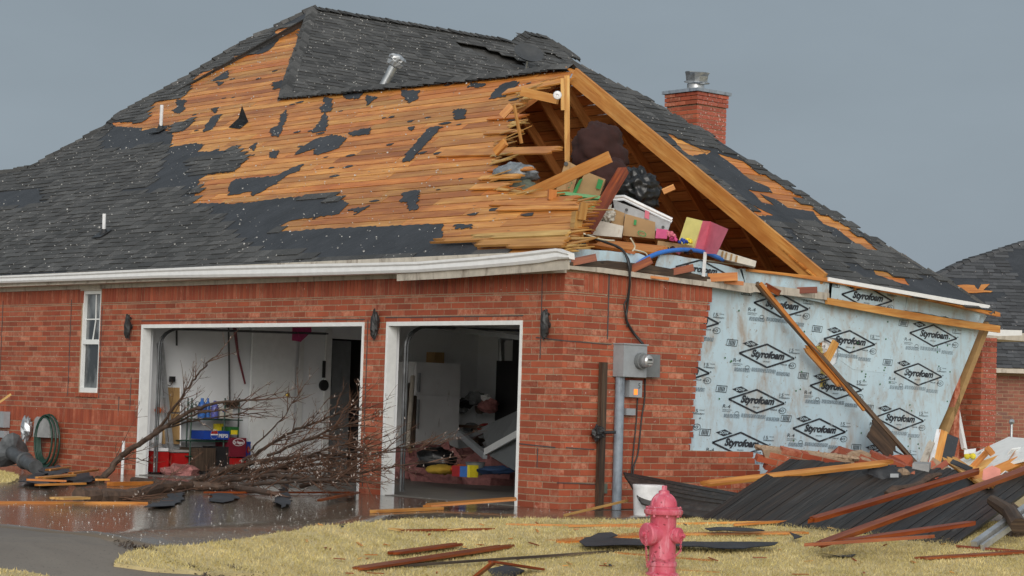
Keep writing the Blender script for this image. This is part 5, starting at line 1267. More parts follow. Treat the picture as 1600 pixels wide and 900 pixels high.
blob_t('crumpled_paper', 'crumpled white paper beside the leaning red post', 'paper', 947, 334, 27.3, (.10, .1, .10), 'cardw', .4, 3, 4)
tbox('pink_box', 'small hot pink box right of the marked cardboard box', 'box', [(1026, 357), (1044, 359), (1042, 373), (1024, 372)], 27.1, .15, 'hotpink')
b1, q1, k1 = tbox('open_carton', 'yellow and pink open carton tipped on the torn wall top', 'box', [(1073, 339), (1098, 345), (1085, 391), (1060, 378)], (26.9, 26.7, 26.7, 26.9), .12, 'yel')
b1['label'] = 'yellow and pink open carton tipped above the blue tube'
mb = MB(); f1 = [P_(1098, 345, 26.70), P_(1110, 346, 26.8), P_(1098, 396, 26.8), P_(1083, 391, 26.70)]; f2 = [P_(1110, 346, 26.8), P_(1138, 358, 26.2), P_(1120, 397, 26.3), P_(1098, 396, 26.8)]
for f_ in (f1, f2): mb.face(f_[::-1]); mb.face([p+Vector((-.01, .012, 0)) for p in f_])
mb.build('pink_side', M['pink'], b1)
tbox('flower_tray', 'low brown tray of dried flowers in front of the yellow carton', 'tray', [(1028, 376), (1082, 384), (1080, 396), (1026, 388)], 26.7, .2, 'card')
for i, (px, py, m) in enumerate(((1048, 366, 'pink'), (1054, 372, 'hotpink'), (1046, 390, 'maroon'), (1062, 393, 'pink'), (1075, 393, 'maroon'), (1068, 376, 'drblue'), (1076, 377, 'ylab'))):
    mb = MB()
    for k in range(9): mb.blob(P_(px+R.uniform(-6, 6), py+R.uniform(-3, 3), 26.6-R.uniform(0, .1)), .022, 6, 4, .4, 3, 0, (1, .5, .5), k)
    q = mb.build('dried_flowers', M[m]); tag(q, ('pink dried flowers above the brown tray', 'hot pink dried flowers left of the yellow carton', 'maroon dried flowers at the left end of the brown tray', 'pink dried flowers in the middle under the yellow carton', 'maroon dried flowers just above the blue tube', 'dark blue flower clump on the yellow carton foot', 'yellow flower clump on the yellow carton foot')[i], 'flowers', 'dried flower clumps in the attic')
b1, q1, k1 = tbox('striped_carton', 'long white carton with tan stripes at the right of the attic', 'box', [(1122, 389), (1182, 408), (1180, 417), (1118, 402)], 27.0, .3, 'cardw')
mb = MB()
for x in (1128, 1134, 1142, 1150): pq(mb, [(x, 389+(x-1122)*.32+1), (x+3, 389+(x-1119)*.32+1), (x+1, 389+(x-1119)*.32+11), (x-2, 389+(x-1122)*.32+11)], 26.97)
mb.build('tan_stripes', M['tan'], b1)
def loose(name, label, cat, p0, p1, w_, h_, m, up=(0, 0, 1), group=None, jagg=True):
    p0, p1 = Vector(p0), Vector(p1); d = (p1-p0); L = d.length; d.normalize(); x = d.cross(Vector(up)).normalized(); mb = MB()
    if jagg:
        pts = splint(0, w_/2, -w_/2, -1, min(.12, L*.08))+splint(L, -w_/2, w_/2, 1, min(.16, L*.1))
        mb.prism(pts, p0, d, x, h_, 0, (R.uniform(.85, 1.1), R.random(), R.random()))
    else: mb.beam(p0, p1, w_, h_, up)
    q = mb.build(name, M[m], origin=tuple((p0+p1)/2)); return tag(q, label, cat, group)
loose('plank', 'orange plank leaning from the broken deck up across the attic hole', 'plank', P_(816, 308, 28.0), P_(953, 245, 27.4), .145, .04, 'lumber', up=(.7, -.7, 0), jagg=False)
bpy.data.objects['plank'].data.materials[0] = M['lumber']
loose('post_piece', 'dark red square post leaning in front of the attic boxes', 'post', P_(917, 362, 26.6), P_(974, 266, 27.4), .12, .09, 'wetred', jagg=False)
loose('short_block', 'short upright wood block under the leaning orange plank', 'block', P_(862, 312, 27.2), P_(863, 296, 27.2), .10, .06, 'deck', jagg=False)
loose('board', 'broad orange board lying below the attic cartons', 'board', P_(935, 379, 26.9), P_(1030, 389, 26.3), .28, .03, 'lumber', up=(.3, -.3, 1), jagg=True)
loose('board', 'thin orange board just above the pale blue foam at the wall corner', 'board', P_(905, 378, 26.3), P_(985, 392, 25.9), .14, .03, 'deck')
mb = MB(); c = P_(901, 390, 25.7)
for k in range(7):
    a_ = c+Vector((R.uniform(-.08, .08), R.uniform(-.05, .05), R.uniform(-.05, .08))); mb.face([a_, a_+Vector((R.uniform(-.1, .1), -.05, -.12)), a_+Vector((.09, R.uniform(-.05, .05), .02)), a_+Vector((.03, 0, .08))])
q = mb.build('felt_scrap', M['felt']); tag(q, 'black felt scrap snagged at the split roof corner', 'felt scrap')
mb = MB(); c = P_(871, 149, 29.1); mb.lathe([(.045, 0), (.058, .02), (.05, .04), (.02, .045), (.018, .02)], c, (.7, -.68, -.1), 18); q = mb.build('fixture', M['rimw']); tag(q, 'small round white fixture beside the post under the roof peak', 'light fixture')
# ================================================================== collapsed roof panel and rubble, right
g = lambda px, py, h=.0: onG(px, py, h)
def beadboard(name, label, c4, n, th, parent=None, m='black_board', nu=6, warp=.0):
    """c4: lower-left, lower-right, upper-right, upper-left; boards run from lower to upper edge"""
    A, B, C_, D_ = [Vector(p) for p in c4]; mb = MB(); nn = (B-A).cross(D_-A).normalized()
    for i in range(n):
        s0, s1 = i/n, (i+1)/n-.03/n; tn = (R.uniform(.7, 1.3), R.random(), R.random()); prev = None; off = nn*R.uniform(-.004, .004)
        e0, e1 = R.uniform(-.012, .004), R.uniform(-.03, .006)
        for k in range(nu+1):
            t = e0+(1-e0+e1)*k/nu; w_ = nn*warp*math.sin(t*math.pi)*(.6+.6*math.sin(s0*5))
            p = A.lerp(B, s0).lerp(D_.lerp(C_, s0), t)+off+w_; q = A.lerp(B, s1).lerp(D_.lerp(C_, s1), t)+off+w_
            if prev:
                a, b = prev; L0 = (p-a).length*k; uv = [(L0, i*.1), (L0, i*.1+.08), (L0+.3, i*.1+.08), (L0+.3, i*.1)]
                mb.face([a, b, q, p], 0, tn, uv); mb.face([a-nn*th, p-nn*th, q-nn*th, b-nn*th], 0, tn, uv)
                mb.face([a, p, p-nn*th, a-nn*th], 0, tn); mb.face([b, b-nn*th, q-nn*th, q], 0, tn)
            prev = (p, q)
    q = mb.build(name, M[m], parent)
    if label: tag(q, label, 'roof panel')
    return q
P1 = g(1092, 812, .02); P2 = g(1490, 852, .02); P3 = onX(1660, 740, 1.0); P4 = onX(1240, 712, .55)
P3 = P_(1640, 742, 26.2); P4 = P_(1236, 716, 25.3)
beadboard('roof_panel', 'big black ribbed roof panel lying tilted against the rubble', (P1, P2, P3, P4), 52, .03, warp=.012)
Q1, Q2, Q3, Q4 = P_(1105, 812, 24.0), P_(1002, 788, 24.2), P_(974, 740, 25.0), P_(1172, 776, 25.2)
beadboard('roof_sheet', 'smaller warped black ribbed sheet leaning over the white bucket', (Q2, Q3, Q4, Q1), 9, .02, warp=.03)
bpy.data.objects['roof_sheet']['category'] = 'roof sheet'
mb = MB(); a = g(1012, 806); mb.lathe([(.155, 0), (.17, .30), (.175, .33), (.172, .34)], a, n=28); bk = mb.build('bucket', M['rimw'], smooth='auto'); tag(bk, 'white plastic bucket half under the black ribbed sheet', 'bucket')
# leaning brick slabs: brickwork tilted back out of the wall
def brick_slab(name, label, pts, O, U, V, th=.1, m='brick'):
    """pts outline (u,v) in metres on frame"""
    O, U, V = Vector(O), Vector(U).normalized(), Vector(V); V = (V-U*V.dot(U)).normalized(); N = U.cross(V)
    mb = MB(); vs = [p[1] for p in pts]; v = min(vs); k = 0
    while v < max(vs):
        u = min(p[0] for p in pts)-(.127 if k % 2 else 0)
        while u < max(p[0] for p in pts):
            if inside((u+.12, v+.035), pts): mb.box(O+U*(u+.006)+V*(v+.006), U*.242, V*.064, N*th, 0, (R.uniform(.8, 1.1), R.random(), R.random()))
            u += .254
        v += BC; k += 1
    o = mb.build(name, M[m])
    tag(o, label, 'brick slab')
    mo = MB(); q = [p for p in pts]
    c_ = (sum(p[0] for p in q)/len(q), sum(p[1] for p in q)/len(q)); q = [(c_[0]+(p[0]-c_[0])*.96, c_[1]+(p[1]-c_[1])*.94) for p in q]
    mo.prism(q, O+N*.006, U, V, th-.012); mo.build('mortar', M['mortar'], o); return o
def slab_px(name, label, pxs, O, nrm, udir, th=.1, m='brick'):
    O = Vector(O); nrm = Vector(nrm).normalized(); U = Vector(udir); U = (U-nrm*U.dot(nrm)).normalized(); V = nrm.cross(U)
    pts = []
    for p in pxs: q = onP(p, O, nrm)-O; pts.append((q.dot(U), q.dot(V)))
    return brick_slab(name, label, pts, O, U, V, th, m)
o_ = P_(1250, 740, 25.9)
slab_px('brick_slab', 'long broken slab of brickwork tipped out from the foam wall', [(1184, 697), (1230, 700), (1290, 709), (1335, 716), (1350, 712), (1362, 716), (1330, 745), (1290, 762), (1215, 745), (1196, 730)], o_, (.75, -.45, -.30), (0, 1, 0))
slab_px('brick_slab', 'stepped slab of brickwork under the right of the foam wall', [(1283, 712), (1303, 706), (1315, 712), (1330, 703), (1345, 701), (1400, 722), (1442, 742), (1432, 760), (1330, 765), (1310, 745)], P_(1350, 735, 26.3), (.72, -.5, -.25), (.2, 1, -.25), .1)
slab_px('brick_slab', 'small chunk of joined bricks standing on end right of the foam wall', [(1457, 714), (1486, 732), (1462, 754), (1438, 752), (1442, 738)], P_(1455, 738, 26.0), (.6, -.75, .1), (.5, .35, .45), .1)
# pale broken top surfaces
mb = MB()
for i in range(26):
    t = i/25; px = 1186+t*150; py = 699+t*18; mb.blob(P_(px, py, 25.95), (.06, .06, .035), 6, 4, .4, 3, 0, (1, .5, .5), i)
q = mb.build('mortar_rubble', M['mortar']); tag(q, 'row of pale mortar lumps along the long tipped brick slab', 'rubble')
for i, (px, py) in enumerate(((1412, 752), (1432, 735), (1470, 758), (1404, 745), (1390, 757))):
    mb = MB(); c = P_(px, py, 25.6); d1 = Vector((R.uniform(-1, 1), R.uniform(-1, 1), R.uniform(-.4, .4))).normalized(); d2 = d1.orthogonal().normalized(); mb.box(c, d1*.19, d2*.085, d1.cross(d2)*.057)
    q = mb.build('loose_brick', M['brick']); tag(q, ('loose brick behind the top of the upper red joist', 'loose brick touching the foot of the diagonal lath', 'loose brick furthest right below the brick chunk', 'loose brick just right of the black roll', 'loose brick furthest left by the black roll')[i], 'brick', 'loose bricks in the rubble')
mb = MB(); c = P_(1424, 752, 25.6); mb.box(c, (.16, .1, 0), (-.1, .16, .02), (.01, 0, .2)); q = mb.build('grey_block', M['stone']); tag(q, 'light grey block in the rubble beside the brick chunk', 'block')
# black roll with pale printed tag
mb = MB(); mb.blob(P_(1376, 746, 25.35), (.24, .24, .15), 24, 16, .12, 2, fold=.12); rl = mb.build('plastic_heap', M['felt'], smooth=True); tag(rl, 'rounded black plastic heap with a pale label at the foot of the foam wall', 'plastic sheet')
mb = MB(); pq(mb, [(1391, 740), (1404, 740), (1404, 746), (1391, 746)], 25.06); mb.build('paper_label', M['metergrey'], rl)
WL = onX(1182, 443, .06), onX(1440, 735, .30)
loose('lath', 'long thin lath leaning diagonally across the printed foam wall', 'lath', WL[0], WL[1], .06, .04, 'greywood', up=(1, 0, .2), jagg=False)
mb = MB(); a, b = onX(1188, 443, .09), onX(1350, 640, .20); mb.beam(a, b, .05, .03, (1, 0, 0)); q = mb.build('pale_edge', M['deck'], bpy.data.objects['lath']) if False else mb.build('pale_lath', M['deck']); tag(q, 'orange edged lath lying along the upper half of the long diagonal lath', 'lath')
loose('board', 'small brown board hanging on the diagonal lath low on the foam wall', 'board', onX(1362, 668, .25), onX(1396, 705, .27), .28, .02, 'oldwood', up=(1, 0, 0))
loose('splinter', 'orange splinter caught behind the diagonal lath', 'splinter', onX(1262, 545, .12), onX(1312, 600, .16), .09, .03, 'deck', up=(1, 0, 0))
# trio of leaning pieces
D3 = 27.0
loose('white_trim', 'white trim strip leaning upright at the right end of the foam wall', 'trim', P_(1450, 745, 26.4), P_(1467, 672, 27.0), .05, .03, 'rimw', jagg=False)
loose('board', 'orange board leaning upright right of the white trim strip', 'board', P_(1459, 740, 26.5), P_(1474, 674, 27.0), .10, .03, 'deck', up=(.7, -.7, 0), jagg=False)
loose('black_board', 'black board leaning upright beside the orange board at the wall end', 'board', P_(1471, 735, 26.6), P_(1484, 680, 27.0), .22, .02, 'felt', up=(.7, -.7, 0), jagg=False)
loose('foam_strip', 'pale foam strip crumpled at the bottom of the leaning wall end', 'strip', P_(1437, 735, 26.3), P_(1455, 690, 26.6), .08, .03, 'cream')
# white panel with two orange knobs
c4 = [P_(1466, 738, 26.6), P_(1520, 742, 26.0), P_(1592, 706, 27.6), P_(1478, 706, 27.4)]
mb = MB(); n_ = (c4[1]-c4[0]).cross(c4[3]-c4[0]).normalized(); mb.prism([(0, 0), ((c4[1]-c4[0]).length, 0), ((c4[1]-c4[0]).length*2.3, .9), (.1, 1.0)], c4[0], (c4[1]-c4[0]).normalized(), ((c4[3]-c4[0])-(c4[1]-c4[0]).normalized()*((c4[3]-c4[0]).dot((c4[1]-c4[0]).normalized()))).normalized(), .03)
wpn = mb.build('white_sheet', M['white']); tag(wpn, 'white panel with two orange knobs lying in the rubble at the right', 'panel')
for px in (1511, 1520):
    mb = MB(); mb.lathe([(.035, 0), (.035, .03), (.02, .04)], P_(px, 714, 26.5), (.5, -.6, .5), 12); mb.build('orange_knob', M['ylab'], wpn)
def pl(label, px0, py0, d0, px1, py1, d1, w_, h_, m, up=(0, 0, 1), grp=None, jg=True, name='plank'): return loose(name, label, 'plank', P_(px0, py0, d0), P_(px1, py1, d1), w_, h_, m, up, grp, jg)
pl('broad orange plank across the white panel in the right rubble', 1484, 716, 26.2, 1545, 757, 25.2, .17, .03, 'lumber', up=(.4, -.4, 1))
pl('pale plank over the white panel at the right edge of the photo', 1515, 735, 25.8, 1592, 708, 26.6, .14, .03, 'lumber', up=(.6, -.6, .7))
pl('notched orange plank just below the pale plank at the right edge', 1524, 748, 25.4, 1596, 718, 26.0, .12, .04, 'deck', up=(.6, -.6, .7))
mb = MB(); c = P_(1548, 741, 25.0); mb.prism([(-.10, -.07), (.03, -.11), (.10, -.05), (.11, .06), (.02, .10), (-.08, .05)], c, rt, (vd*.4+Vector((0, 0, 1))).normalized(), .008); pn = mb.build('pink_sign', M['insul']); pn.data.materials[0] = simple('salmon_plastic', (.62, .22, .17), .5); tag(pn, 'salmon pink plastic piece with dark letters in the right rubble', 'sign')
mb = MB(); mb.text('NO', c+(CAM-c).normalized()*.02-Vector((0, 0, .03)), rt, (vd*.4+Vector((0, 0, 1))).normalized(), .09, .05, bold=.02); mb.build('letters', M['ink'], pn)
# long red joists over the panel
pl('dark red joist on the black panel, upper of the long pair', 1272, 808, 23.0, 1525, 734, 25.3, .085, .045, 'wetred', up=(.2, -.2, 1), jg=True)
pl('longest dark red joist running off the right edge over the black panel', 1285, 846, 21.9, 1640, 718, 25.6, .095, .045, 'wetred', up=(.2, -.2, 1), jg=True)
pl('short dark red joist at the foot of the black panel', 1325, 842, 21.8, 1514, 815, 22.8, .08, .04, 'wetred', up=(.1, -.1, 1), jg=True)
pl('splintered red joist end lying on the lawn below the long joist', 1268, 848, 21.6, 1450, 836, 21.9, .07, .03, 'wetred')
pl('long orange splintered plank resting from the brick wall onto the rubble', 1108, 753, 24.7, 1378, 722, 25.2, .09, .035, 'deck', up=(.4, -.4, 1))
bpy.data.objects[-1] if False else None
mb = MB(); a, b = P_(1385, 772, 24.2), P_(1470, 742, 24.9); mb.tube([a.lerp(b, t)+Vector((0, 0, .02*math.sin(t*9))) for t in [i/8 for i in range(9)]], [.035, .05, .03, .03, .035, .03, .04, .03, .02], 7); q = mb.build('broken_limb', M['bark']); tag(q, 'broken dark limb lying along the upper red joist', 'branch')
pl('rough plank behind the brick chunk', 1460, 752, 25.9, 1528, 742, 25.9, .08, .03, 'lumber')
# metal profile and log, far right
mb = MB(); a, b = g(1522, 850, .08), P_(1660, 752, 24.5); mb.beam(a, b, .07, .05); mb.beam(a+Vector((.08, .02, -.03)), b+Vector((.08, .02, -.03)), .03, .06); q = mb.build('metal_rail', M['alu']); tag(q, 'ribbed aluminium rail slanting up at the lower right edge', 'rail')
mb = MB(); mb.tube([P_(1550, 782, 23.6), P_(1578, 800, 23.3), P_(1592, 822, 23.0)], [.06, .08, .09], 9); q = mb.build('log', M['oldwood']); tag(q, 'short dark log crossing the aluminium rail', 'log')
mb = MB(); mb.blob(g(1592, 822, .12), (.16, .2, .20), amp=.3); q = mb.build('stump_chunk', M['oldwood']); tag(q, 'dark rounded wood chunk at the lower right edge', 'wood chunk')
mb = MB(); a = P_(1580, 702, 27.5); mb.tube([a, a+Vector((0, 0, .32))], .015, 6); mb.blob(a+Vector((0, 0, .33)), .035, 8, 6, .1); q = mb.build('thin_post', M['galv']); tag(q, 'thin metal post rising behind the white panel', 'post')
pl('thin dark stick leaning at the right edge behind the planks', 1580, 695, 27.2, 1600, 716, 26.8, .04, .03, 'oldwood')
# scraps in the right rubble
SCR = [('white', 'white painted trim scrap'), ('galv', 'shiny steel scrap'), ('deck', 'orange wood scrap'), ('felt', 'black felt scrap'), ('lumber', 'pale lumber scrap'), ('rimw', 'white plastic scrap')]
for i in range(24):
    px = 1500+R.uniform(0, 12)+i*4; py = R.uniform(722, 760) if i % 2 else R.uniform(702, 745); c = P_(px, py, R.uniform(25.6, 26.4)); mb = MB()
    d1 = Vector((R.uniform(-1, 1), R.uniform(-1, 1), R.uniform(-.3, .3))).normalized(); mb.box(c, d1*R.uniform(.08, .35), d1.orthogonal().normalized()*R.uniform(.03, .10), Vector((0, 0, .015))); m, t_ = SCR[i % 6]
    q = mb.build('scrap', M[m]); tag(q, t_+' in the heap at the right edge, '+('far left of its kind', 'left of its kind', 'right of its kind', 'far right of its kind')[i//6], 'scrap', 'small scraps in the right heap')
rb = MB()
for i in range(34):
    px = R.uniform(1170, 1460); py = 762-R.uniform(0, 12)+(-12 if px > 1380 else 0); c = P_(px, py, 25.4); r_ = R.uniform(.04, .10); rb.blob(c, (r_, r_, r_*.6), 7, 5, .4, 3, R.choice((0, 0, 1)), (R.uniform(.8, 1.1), R.random(), R.random()), i)
tag(rb.build('rubble', [M['brick'], M['mortar']], origin=tuple(c)), 'crumbled brick and mortar lumps behind the black ribbed panel', 'rubble', kind='stuff')
# rubble mound that carries the slabs and panel top (broken masonry)
mb = MB()
for i in range(26):
    t = i/25; p = Vector((.35+R.uniform(-.1, .4), 3.2+t*4.0, 0)); mb.blob((p.x, p.y, .22), (.42, .35, .30+.12*math.sin(i)), 10, 7, .4, 2.5, 0, (R.uniform(.7, 1), R.random(), R.random()*.6), i)
q = mb.build('rubble_heap', M['brick']); tag(q, 'heap of broken red brick under the foam wall behind the panel', 'rubble', kind='stuff')
# ================================================================== lawn and drive debris
def gp(label, px0, py0, px1, py1, w_, m, h=.02, h2=None, grp=None, name='plank', th=.022): return loose(name, label, 'plank', onG(px0, py0, h), onG(px1, py1, h if h2 is None else h2), w_, th, m, (0, 0, 1), grp)
gp('split red plank lying on the lawn left of the hydrant, lower one', 562, 886, 788, 852, .16, 'wetred', .05)
gp('split red plank on the lawn just behind the lower split plank', 614, 862, 712, 849, .13, 'wetred', .07)
gp('thin orange splinter flat on the lawn above the split red planks', 630, 827, 768, 825, .03, 'wetred', .04)
gp('long grey thin lath on the lawn leading towards the hydrant', 600, 884, 985, 858, .04, 'oldwood', .03)
gp('thin orange lath on the lawn edge before the house corner', 802, 818, 1000, 821, .035, 'deck', .04)
gp('long orange lath on the lawn edge behind the hydrant', 900, 820, 1240, 813, .05, 'deck', .05)
gp('pale orange splinters on the lawn before the black panel', 1150, 818, 1236, 812, .09, 'deck', .06)
gp('orange board lying on the lawn left of the hydrant under the felt', 866, 844, 1010, 832, .42, 'deck', .03)
gp('orange board on the lawn right of the hydrant behind the felt', 1060, 832, 1250, 830, .35, 'deck', .03)
gp('orange board lying on the lawn in front of the hydrant barrel', 970, 862, 1118, 874, .30, 'deck', .02)
gp('long brown board on the lawn at the lower right edge', 1446, 870, 1640, 858, .14, 'wetred', .05)
gp('thin red stick on the lawn at the right edge', 1500, 852, 1600, 860, .05, 'wetred', .05)
gp('small orange splinter on the lawn at the far right', 1050, 889, 1120, 893, .04, 'yellow', .03)
def feltpiece(label, pts, h, m='felt', name='felt_piece', wav=.02, grp=None, cat='roofing felt'):
    P2 = [onG(px, py, h) for px, py in pts]; q = jag([(p.x, p.y) for p in P2], .12, .025); mb = ground_sheet(q, .15, h, False)
    mb.v = [(x, y, z+wav*mnoise.noise(Vector((x*3, y*3, h*9)))) for x, y, z in mb.v]; b_ = len(mb.f)
    for i in range(b_):
        f_ = [Vector(mb.v[k])-Vector((0, 0, .006)) for k in mb.f[i]][::-1]; mb.face(f_)
    q = mb.build(name, M[m]); return tag(q, label, cat, grp)
feltpiece('long black felt sheet on the lawn behind the hydrant', [(905, 846), (925, 838), (1000, 842), (1100, 846), (1216, 848), (1200, 854), (1120, 856), (1000, 852), (915, 852)], .09)
feltpiece('crumpled black felt bits on the lawn left of the hydrant', [(912, 838), (935, 832), (955, 831), (965, 836), (945, 842), (925, 843)], .08, wav=.05)
feltpiece('black felt strip on the lawn right of the hydrant near the panel', [(1100, 826), (1120, 823), (1190, 827), (1196, 829), (1110, 830)], .09)
feltpiece('pointed black felt scrap on the lawn before the black panel', [(1228, 828), (1254, 836), (1240, 837)], .10, wav=.08)
feltpiece('small black felt scrap on the open lawn right of the hydrant', [(1276, 863), (1310, 862), (1340, 861), (1330, 865), (1290, 867)], .07, wav=.06)
feltpiece('shiny black felt heap on the wet drive with a white fleck', [(224, 792), (250, 783), (270, 770), (288, 768), (285, 782), (262, 792)], .03, wav=.03)
feltpiece('dark felt strip in the fallen branches on the drive', [(328, 772), (360, 770), (375, 778), (350, 784), (330, 782)], .03, wav=.02)
feltpiece('dark felt flap lying on the drive before the pier', [(426, 783), (440, 760), (452, 745), (448, 765), (455, 785), (440, 790)], .05, wav=.05)
for i, (pts, h) in enumerate((([(28, 752), (60, 738), (95, 740), (110, 748), (70, 757)], .06), ([(95, 742), (140, 738), (150, 750), (120, 754)], .05), ([(60, 735), (90, 728), (115, 736), (80, 742)], .14))):
    feltpiece(('low black felt sheet at the front of the pile by the left wall', 'black felt sheet at the right end of the pile by the left wall', 'topmost black felt sheet of the pile by the left wall')[i], pts, h, wav=.05, grp='felt sheets in the left pile')
LP_ = ('broad orange board in the middle of the left pile', 'orange board at the top of the left pile', 'orange board at the right of the left pile', 'low orange strip at the left of the left pile', 'short orange strip beyond the right end of the left pile', 'thin orange strip along the front of the left pile')
for i, a in enumerate(((62, 745, 112, 741, .12), (75, 733, 108, 729, .07), (110, 738, 150, 733, .08), (45, 748, 100, 750, .05), (150, 748, 170, 748, .05), (60, 756, 130, 754, .04))):
    gp(LP_[i], a[0], a[1], a[2], a[3], a[4], 'deck', .16, grp='orange boards in the left pile')
gp('long orange batten floating flat across the puddle at the left', -20, 783, 212, 784, .07, 'deck', .03, th=.04)
gp('pale splintered plank stub on top of the long batten', 88, 777, 132, 776, .20, 'yellow', .09)
gp('orange board stub on the drive before the left garage jamb', 174, 753, 234, 752, .07, 'deck', .06, th=.05)
gp('orange plank on the wet drive before the right garage opening', 582, 797, 690, 792, .09, 'deck', .04, th=.03)
gp('wide orange board tilted on the drive inside the right opening edge', 668, 788, 802, 778, .40, 'deck', .05, .14)
gp('reddish stick on the drive before the brick pier', 330, 768, 545, 768, .04, 'wetred', .04)
gp('reddish stick beside the pier pointing at the right opening', 500, 780, 560, 768, .05, 'wetred', .08)
pn_ = gp('thin yellow stick leaning by the conduit foot', 884, 803, 974, 782, .03, 'yellow', .03, .15)
# bent board bottom centre
mb = MB(); a, b, c = onG(738, 905, .02), onG(772, 878, .20), onG(842, 889, .05); mb.beam(a, b, .10, .02, (0, 0, 1)); mb.beam(b, c, .13, .02, (0, 0, 1)); q = mb.build('bent_board', M['wetred']); tag(q, 'bent brown board poking up from the lawn at the bottom middle', 'board')
feltpiece('black felt scrap under the bent board at the bottom middle', [(762, 890), (790, 884), (820, 892), (800, 900), (770, 900)], .04)
cb = MB()
for i in range(70):
    px, py = R.uniform(420, 1580), R.uniform(815, 898); p = onG(px, py, .04)
    if inside((p.x, p.y), LAWN):
        a_ = R.uniform(0, 3.14); L_ = R.uniform(.03, .18); cb.box(p, (L_*math.cos(a_), L_*math.sin(a_), R.uniform(-.02, .02)), (-.02*math.sin(a_), .02*math.cos(a_), 0), (0, 0, .008), R.choice((0, 0, 1, 1, 2, 3)))
tag(cb.build('wood_chips', [M['deck'], M['wetred'], M['felt'], M['yellow']], origin=(0, 0, 0)), 'small chips of splintered wood and felt strewn over the lawn', 'chips', kind='stuff')
# ================================================================== garage contents
LX = -9.1
def onL(px, py, off=0): return onX(px, py, LX+off)
fr_ = empty('refrigerator', onX(685, 740, -8.3), 'white two-door refrigerator at the back of the right garage bay', 'refrigerator')
a, b = onX(649, 567, -8.35), onX(719, 567, -8.35); zt = (a.z+b.z)/2; y0, y1 = a.y, b.y; zs = onX(685, 617, -8.35).z
mb = MB(); mb.box((-9.05, y0, .02), (.66, 0, 0), (0, y1-y0, 0), (0, 0, zt-.02)); bd = mb.build('body', M['fridge'], fr_)
for z0_, z1_ in ((.12, zs-.012), (zs, zt-.005)):
    mb = MB(); mb.box((-8.385, y0+.005, z0_), (.055, 0, 0), (0, y1-y0-.01, 0), (0, 0, z1_-z0_)); d_ = mb.build('fridge_door', M['fridge'], fr_)
    mb = MB(); mb.box((-8.328, y0+.03, (z0_ if z0_ > .5 else z1_-.55)+.03), (.045, 0, 0), (0, .03, 0), (0, 0, .45 if z0_ < .5 else .3)); mb.build('handle', M['galv'], d_)
mb = MB(); mb.box((-8.7, (y0+y1)/2+.05, zt), (.2, 0, 0), (0, .2, 0), (0, 0, .17)); q = mb.build('basket', M['tan']); tag(q, 'brown basket standing on top of the refrigerator', 'basket')
tbx = lambda name, label, cat, x, y, z, sx, sy, sz, m, grp=None: tag((lambda mb: (mb.box((x, y, z), (sx, 0, 0), (0, sy, 0), (0, 0, sz)), mb.build(name, M[m]))[1])(MB()), label, cat, grp)
# water heater / furnace at the back right
def onB(px, py, y=6.55): return onY(px, py, y)
a = onB(790, 560, 6.2); fn_ = empty('water_heater', Vector((a.x, 6.2, 0)), 'dark heater cabinet with curved duct at the back of the right bay', 'heater')
mb = MB(); mb.box((a.x-.1, 6.1, .9), (.42, 0, 0), (0, .4, 0), (0, 0, .95)); mb.box((a.x+.33, 6.05, .2), (.5, 0, 0), (0, .5, 0), (0, 0, 2.0)); mb.build('cabinet', M['black'], fn_)
mb = MB(); mb.tube([onB(783, 530, 6.3), onB(784, 575, 6.3), onB(790, 580, 6.3)], .05, 8); mb.tube([onB(783, 535, 6.3), onB(788, 527, 6.3), onB(800, 527, 6.3)], .05, 8); mb.build('duct', M['galv'], fn_)
# workbench shelf with clutter
c = onB(735, 655, 6.0); wb = empty('workbench', Vector((c.x, 6.0, 0)), 'dark cluttered workbench against the back wall right of the refrigerator', 'workbench')
mb = MB(); mb.box((c.x-.1, 5.7, .78), (1.5, 0, 0), (0, .8, 0), (0, 0, .04)); mb.build('bench_top', M['oldwood'], wb)
for dx in (0, 1.35): mb = MB(); mb.box((c.x-.1+dx, 5.72, 0), (.06, 0, 0), (0, .06, 0), (0, 0, .78)); mb.build('leg', M['oldwood'], wb)
mb = MB(); mb.box((c.x-.1, 5.72, .35), (1.45, 0, 0), (0, .75, 0), (0, 0, .03)); mb.build('shelf', M['oldwood'], wb)
for i, (px, py, r, m) in enumerate(((728, 630, .13, 'black'), (742, 622, .16, 'metergrey2'), (765, 634, .17, 'insul'), (752, 640, .1, 'oldwood'), (735, 668, .12, 'metergrey2'), (757, 668, .1, 'red'), (775, 672, .12, 'black'), (722, 640, .1, 'metergrey'), (760, 622, .09, 'white'), (745, 690, .12, 'oldwood'))):
    mb = MB(); mb.blob(onB(px, py, 5.9), (r, r, r*.6), 10, 7, .35, 2.5, 0, (1, .5, .5), i); q = mb.build('clutter', M[m]); tag(q, ('black bundle at the left of the workbench top', 'grey pot on the workbench top', 'pinkish heap at the right of the workbench top', 'brown lump at the front of the workbench top', 'grey tub under the workbench at its left', 'small red bag under the workbench', 'black bag under the workbench at its right', 'pale tin by the refrigerator side', 'white dish at the back of the workbench top', 'brown sack on the floor under the workbench')[i], 'clutter', 'clutter on and under the workbench')
